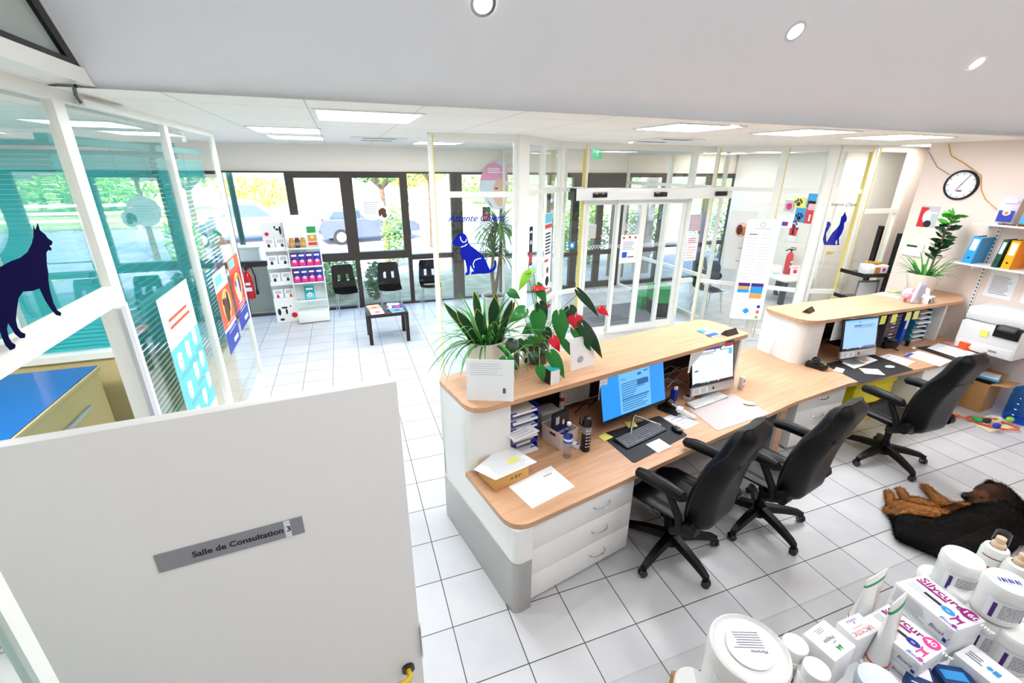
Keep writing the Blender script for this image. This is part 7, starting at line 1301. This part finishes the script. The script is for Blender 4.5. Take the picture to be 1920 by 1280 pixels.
def sily(mg, blue, col, word):
    def f_(g, o, u, v, w, d, L):
        g.text('Silycure', o+u*(w*.06)+v*(d*.70), u, v, d*.30, 'magenta', L, bold=.0006); g.rect(o, u, v, w*.05, d*.60, w*.56, d*.67, 'magenta', L); g.lines(o, u, v, w*.06, w*.5, d*.30, d*.52, 3, 'ink_light', L, h=.25); g.lines(o, u, v, w*.30, w*.58, d*.38, d*.5, 1, 'ink_dark', L*1.5, h=.7, rag=0)
        g.disc(o, u, v, w*.84, d*.80, w*.13, col, L*1.2, ry=d*.17); g.text(mg, o+u*(w*.745)+v*(d*.73), u, v, d*.21, 'paper', L*2, bold=.0004); g.disc(o, u, v, w*.69, d*.42, d*.14, blue, L*1.2, ry=d*.10); g.lines(o, u, v, w*.66, w*.72, d*.39, d*.45, 2, 'paper', L*1.6, h=.4, rag=0)
        g.poly(o, u, v, [(w*.80, d*.22), (w*.815, d*.40), (w*.79, d*.52), (w*.83, d*.50), (w*.84, d*.44), (w*.90, d*.44), (w*.93, d*.50), (w*.925, d*.22), (w*.91, d*.22), (w*.90, d*.36), (w*.84, d*.36), (w*.825, d*.22)], col, L*1.4); g.disc(o, u, v, w*.93, d*.12, d*.05, col, L*1.4); g.text('Bioslev', o+u*(w*.72)+v*(d*.05), u, v, d*.13, 'blue', L*1.2, shear=.3)
    return f_
sside = lambda g, o, u, v, w, h, L: (g.lines(o, u, v, w*.05, w*.62, h*.15, h*.9, 8, 'ink_light', L, h=.35), g.text('Bioslev', o+u*(w*.66)+v*(h*.35), u, v, h*.28, 'purple', L, shear=.3), g.rect(o, u, v, w*.90, h*.12, w*.97, h*.85, 'paper_blue', L*1.5), g.rect(o, u, v, w*.905, h*.15, w*.96, h*.35, 'royal', L*2))
pbox('big white and magenta medicine box reading Silycure 160 mg', 'medicine_box', [(1679, 1094), (1798, 1187), (1842, 1161), (1732, 1074)], ZS+.105, .052, 'paper', sily('160 mg', 'skyblue', 'magenta', ''), sside)
pbox('second magenta lettered box lying directly under the 160 mg box', 'medicine_box', [(1679, 1094), (1798, 1187), (1842, 1161), (1732, 1074)], ZS+.105, .052, 'paper', None, sside).location.z = ZS+.0005
pbox('white and pink medicine box reading Silycure 40 mg', 'medicine_box', [(1618, 1158), (1730, 1247), (1774, 1215), (1665, 1130)], ZS+.075, .040, 'paper', sily('40 mg', 'royal', 'pink', ''), sside)
pbox('white and pink lettered box under the 40 mg box', 'medicine_box', [(1618, 1158), (1730, 1247), (1774, 1215), (1665, 1130)], ZS+.075, .034, 'paper', None, sside).location.z = ZS+.0005
pbox('long white box with pale blue lettering at the bottom right corner', 'medicine_box', [(1790, 1222), (1880, 1300), (1922, 1278), (1822, 1208)], ZS+.05, .0495, 'paper', lambda g, o, u, v, w, d, L: (g.lines(o, u, v, w*.1, w*.45, d*.35, d*.7, 3, 'ink', L, h=.3), g.disc(o, u, v, w*.55, d*.5, .005, 'skyblue', L), g.rect(o, u, v, w*.62, d*.4, w*.75, d*.6, 'skyblue', L)), None)
pbox('dark blue medicine box at the bottom edge below the 40 mg box', 'medicine_box', [(1688, 1290), (1740, 1318), (1772, 1262), (1715, 1245)], ZS+.034, .0335, 'navy_box', lambda g, o, u, v, w, d, L: (g.rect(o, u, v, w*.1, d*.6, w*.9, d*.9, 'paper', L), g.lines(o, u, v, w*.1, w*.9, d*.1, d*.5, 4, 'paper_blue', L, h=.3)), None)

pbox('dark blue box with a pale label beside the long white box', 'medicine_box', [(1765, 1300), (1830, 1320), (1845, 1262), (1778, 1258)], ZS+.03, .0295, 'navy_box', lambda g, o, u, v, w, d, L: g.rect(o, u, v, w*.1, d*.6, w*.8, d*.85, 'skyblue', L), None)
pbox('brown open carton at the bottom edge left of the large tub', 'open_carton', [(1262, 1302), (1338, 1318), (1322, 1256), (1268, 1262)], ZS+.07, .0695, 'cardboard', None, None)
pr2('white round lid in the brown carton at the bottom left of the shelf', 'supplement_jar', 'jar', 1299, 1281, ZS+.10, [(.030, 0), (.030, .02)], 'white_gloss', [(.034, .008), (.034, .024), (.032, .028), (0, .028)], z0=ZS+.072, group='white supplement jars on the glass shelf')
pr2('pale blue translucent round lid at the bottom edge between the boxes', 'dosing_cup', 'cup', 1650, 1275, ZS+.07, [(.036, 0), (.036, .05)], 'paper_blue', [(.039, .045), (.039, .063), (.037, .068), (0, .068)], 'paper_blue')
# squeeze tubes standing on their caps
def squeeze(label, foot, top, z1, w, rz, k):
    a = pz(foot[0], foot[1], ZS+.0); c_ = at(top[0], top[1], ZS+z1); t = thing('squeeze_tube', label, 'tube', (a.x, a.y, ZS+.0005), 0, 'squeeze tubes on the glass shelf'); d = c_-a; n_ = 10; vs = []; m_ = 20; sd = Vector((cos(rz), sin(rz), 0)); ot = Vector((-sin(rz), cos(rz), 0))
    for i in range(n_+1):
        s = i/n_; rx = .021+(w/2-.021)*s; ry = .021*(1-s)**.75+.0012
        for j in range(m_): aa = 2*pi*j/m_; vs.append(d*s+sd*(rx*cos(aa))+ot*(ry*sin(aa)))
    b = MB(); b.add(vs, [[i*m_+j, i*m_+(j+1) % m_, (i+1)*m_+(j+1) % m_, (i+1)*m_+j] for i in range(n_) for j in range(m_)]+[[n_*m_+j for j in range(m_)], [m_-1-j for j in range(m_)]], 'white_gloss', smooth=True); bo = b.build('body', t)
    g = MB(); 
    for s0, s1, mm in ((.86, .90, 'green'), (.10, .13, 'orange')):
        q = []
        for s in (s0, s1):
            rx = (.021+(w/2-.021)*s)+.0006; ry = .021*(1-s)**.75+.0019
            q.append([d*s+sd*(rx*cos(2*pi*j/m_))+ot*(ry*sin(2*pi*j/m_)) for j in range(m_)])
        g.add(q[0]+q[1], [[j, (j+1) % m_, m_+(j+1) % m_, m_+j] for j in range(m_)], mm, smooth=True)
    rr = random.Random(k)
    for i in range(12):
        s = .3+.04*i; rx = .021+(w/2-.021)*s; ry = .021*(1-s)**.75+.0022; p0 = d*s-ot*ry; g.add([p0+sd*(.05*rx), p0+sd*(rx*rr.uniform(.4, .7)), p0+sd*(rx*rr.uniform(.4, .7))+d*.014, p0+sd*(.05*rx)+d*.014], [[0, 1, 2, 3]], 'tan')
    g.build('print', t)
squeeze('white squeeze tube with a green band, standing behind the red lettered box', (1606, 1168), (1646, 1076), .15, .094, .09, 1); squeeze('white squeeze tube with a green band, in front of the Silycure boxes', (1640, 1248), (1688, 1120), .17, .078, .16, 2)

# ================================================================ DOG
def blob_dog():
    prim = []           # (kind, a, b, ra, rb, colour)
    def P(px, py, z): return at(px, py, z)
    def seg(a, b, ra, rb, c): prim.append((a, b, ra, rb, c))
    rump = P(1708, 990, .10); mid = P(1765, 1002, .11); rib = P(1825, 990, .14); sho = P(1872, 975, .15); nek = P(1884, 948, .20); sk = P(1870, 928, .27)
    seg(rump, mid, .11, .12, 'b'); seg(mid, rib, .12, .155, 'b'); seg(rib, sho, .155, .165, 'b'); seg(sho, nek, .155, .12, 'b'); seg(nek, sk, .115, .10, 'b')
    # belly and chest, tan, on the side away from the viewer
    seg(P(1712, 966, .11), P(1768, 975, .12), .11, .10, 't'); seg(P(1768, 975, .12), P(1815, 965, .12), .10, .10, 'm'); seg(P(1815, 962, .13), P(1842, 950, .16), .10, .09, 't')
    # back line
    seg(P(1700, 1000, .08), P(1765, 1022, .09), .08, .10, 'b'); seg(P(1765, 1022, .09), P(1850, 1018, .10), .10, .12, 'b'); seg(P(1850, 1018, .10), P(1893, 992, .12), .12, .12, 'b')
    # skull, muzzle
    seg(sk, P(1850, 926, .29), .105, .088, 'd'); seg(P(1850, 929, .28), P(1830, 931, .27), .068, .052, 'm'); seg(P(1830, 931, .27), P(1809, 930, .27), .048, .032, 'd')
    seg(P(1842, 938, .26), P(1818, 936, .255), .040, .022, 'm')
    # hind legs: thigh, hock, paw
    for (kx, ky, hx, hy, qx, qy) in ((1695, 955, 1672, 946, 1667, 926), (1722, 950, 1700, 938, 1690, 921)):
        k_ = P(kx, ky, .10); h_ = P(hx, hy, .07); w_ = P(qx, qy, .05); seg(P(kx+20, ky+10, .10), k_, .10, .085, 't'); seg(k_, h_, .075, .042, 't'); seg(h_, w_, .038, .032, 't'); e_ = w_+(w_-h_).normalized()*.035; e_.z = .04; seg(w_, e_, .036, .030, 't')
        for s_ in (-1, 0, 1): n_ = (e_-w_).cross(Z1).normalized()*.017*s_; seg(w_+n_, e_+n_+(e_-w_)*.45, .013, .014, 't')
    # front legs
    for (ex, ey, wx, wy, qx, qy, z) in ((1785, 955, 1752, 930, 1737, 915, .06), (1792, 962, 1762, 942, 1748, 926, .05)):
        s0 = P(1820, 965, .12); e0 = P(ex, ey, .07); w_ = P(wx, wy, z); f_ = P(qx, qy, .04); seg(s0, e0, .085, .058, 't'); seg(e0, w_, .052, .036, 't'); seg(w_, f_, .034, .032, 't'); e_ = f_+(f_-w_).normalized()*.03; seg(f_, e_, .036, .03, 't')
        for s_ in (-1, 0, 1): n_ = (f_-w_).cross(Z1).normalized()*.017*s_; seg(f_+n_, e_+n_+(f_-w_).normalized()*.022, .013, .014, 't')
    # tail
    seg(P(1690, 985, .08), P(1676, 965, .05), .05, .038, 'b'); seg(P(1676, 965, .05), P(1668, 948, .035), .038, .022, 'b'); seg(P(1690, 970, .08), P(1660, 955, .03), .05, .022, 't')
    b = MB()
    for a, c_, ra, rb, _ in prim:
        n_ = max(3, int((c_-a).length/min(ra, rb)*2.2)+1)
        for i in range(n_): f_ = i/(n_-1); b.sphere(tuple(a.lerp(c_, f_)), ra+(rb-ra)*f_, 'black', n=16, k=10)
    # ears as flattened lobes
    ears = [(P(1878, 918, .33), P(1893, 930, .24)), (P(1850, 912, .33), P(1858, 905, .25))]
    for a, c_ in ears:
        for i in range(5): b.sphere(tuple(a.lerp(c_, i/4)), (.032+.012*sin(pi*i/4), .026, .03), 'black', n=12, k=8)
    o_ = b.build('tmp'); rm = o_.modifiers.new('r', 'REMESH'); rm.mode = 'VOXEL'; rm.voxel_size = .014; sm = o_.modifiers.new('s', 'SMOOTH'); sm.factor = .5; sm.iterations = 7
    bpy.context.view_layer.update(); dg = bpy.context.evaluated_depsgraph_get(); me = bpy.data.meshes.new_from_object(o_.evaluated_get(dg)); bpy.data.objects.remove(o_)
    for n_, c_, v_ in (('fur_black', '#15120F', .4), ('fur_tan', '#AD7038', .3), ('fur_mix', '#5E3719', .35), ('fur_dark', '#3A2214', .4), ('fur_light', '#D9A468', .2), ('nose_black', '#0A0A0A', 0)): mat(n_, c_, .75 if n_ != 'nose_black' else .35, var=v_, vscale=30, bump=.6 if v_ else 0, bscale=90, spec=.3)
    names = ['fur_black', 'fur_tan', 'fur_mix', 'fur_dark', 'nose_black']; me.materials.clear()
    for n_ in names: me.materials.append(MAT[n_])
    code = {'b': 0, 't': 1, 'm': 2, 'd': 3, 'n': 3}; nose = P(1804, 929, .275); brow = P(1845, 925, .33); rnd = random.Random(1); cheek = P(1838, 938, .25)
    def lab(p):
        best = 9; r_ = 0
        for a, c_, ra, rb, cc in prim:
            d = c_-a; f_ = max(0, min(1, (p-a).dot(d)/d.dot(d))); q = (p-(a+d*f_)).length-(ra+(rb-ra)*f_)+rnd.uniform(-.008, .008)
            if q < best: best = q; r_ = code[cc]
        if (p-nose).length < .042: r_ = 4
        if (p-cheek).length < .055 or (p-brow).length < .035: r_ = 2
        return r_
    mats = [lab(p.center) for p in me.polygons]
    me.polygons.foreach_set('material_index', mats); me.polygons.foreach_set('use_smooth', [True]*len(me.polygons)); me.update()
    dog = bpy.data.objects.new('dog', me); S.collection.objects.link(dog); tag(dog, 'black and tan long haired dog lying on its side on the tiled floor', 'dog')
    zmin = min(v_.co.z for v_ in me.vertices)
    # fur tufts flowing back from the head
    fl = (rump-sho).normalized(); b = MB(); polys = list(me.polygons)
    for p in polys:
        m_ = names[mats[p.index]]
        if m_ == 'nose_black': continue
        face = (p.center-P(1838, 930, .25)).length < .15
        for _ in range(1 if face else 2):
            mm_ = m_ if m_ != 'fur_tan' or rnd.random() < .6 else rnd.choice(['fur_light', 'fur_mix']); c_ = p.center+Vector((rnd.uniform(-.006, .006), rnd.uniform(-.006, .006), 0)); n_ = p.normal; tdir = (fl-n_*fl.dot(n_)); 
            if tdir.length < .1: tdir = n_.orthogonal()
            L_ = rnd.uniform(.02, .045)*(.35 if face else 1)*(1.3 if m_ == 'fur_black' else 1); d = (tdir.normalized()+n_*.45+Vector((rnd.uniform(-.3, .3), rnd.uniform(-.3, .3), rnd.uniform(-.1, .3)))).normalized()*L_; s_ = d.cross(n_).normalized()*.0022
            e_ = c_+d; e_.z = max(e_.z, .004); b.add([c_-s_, c_+s_, e_], [[0, 1, 2]], mm_)
    f_ = b.build('fur', dog)
    for k, (px, py, z) in enumerate(((1843, 927, .325),)):
        MB().sphere(tuple(P(1841, 931, .305)), .012, 'eye_brown', n=14).build('eye', dog)
    return dog

blob_dog()
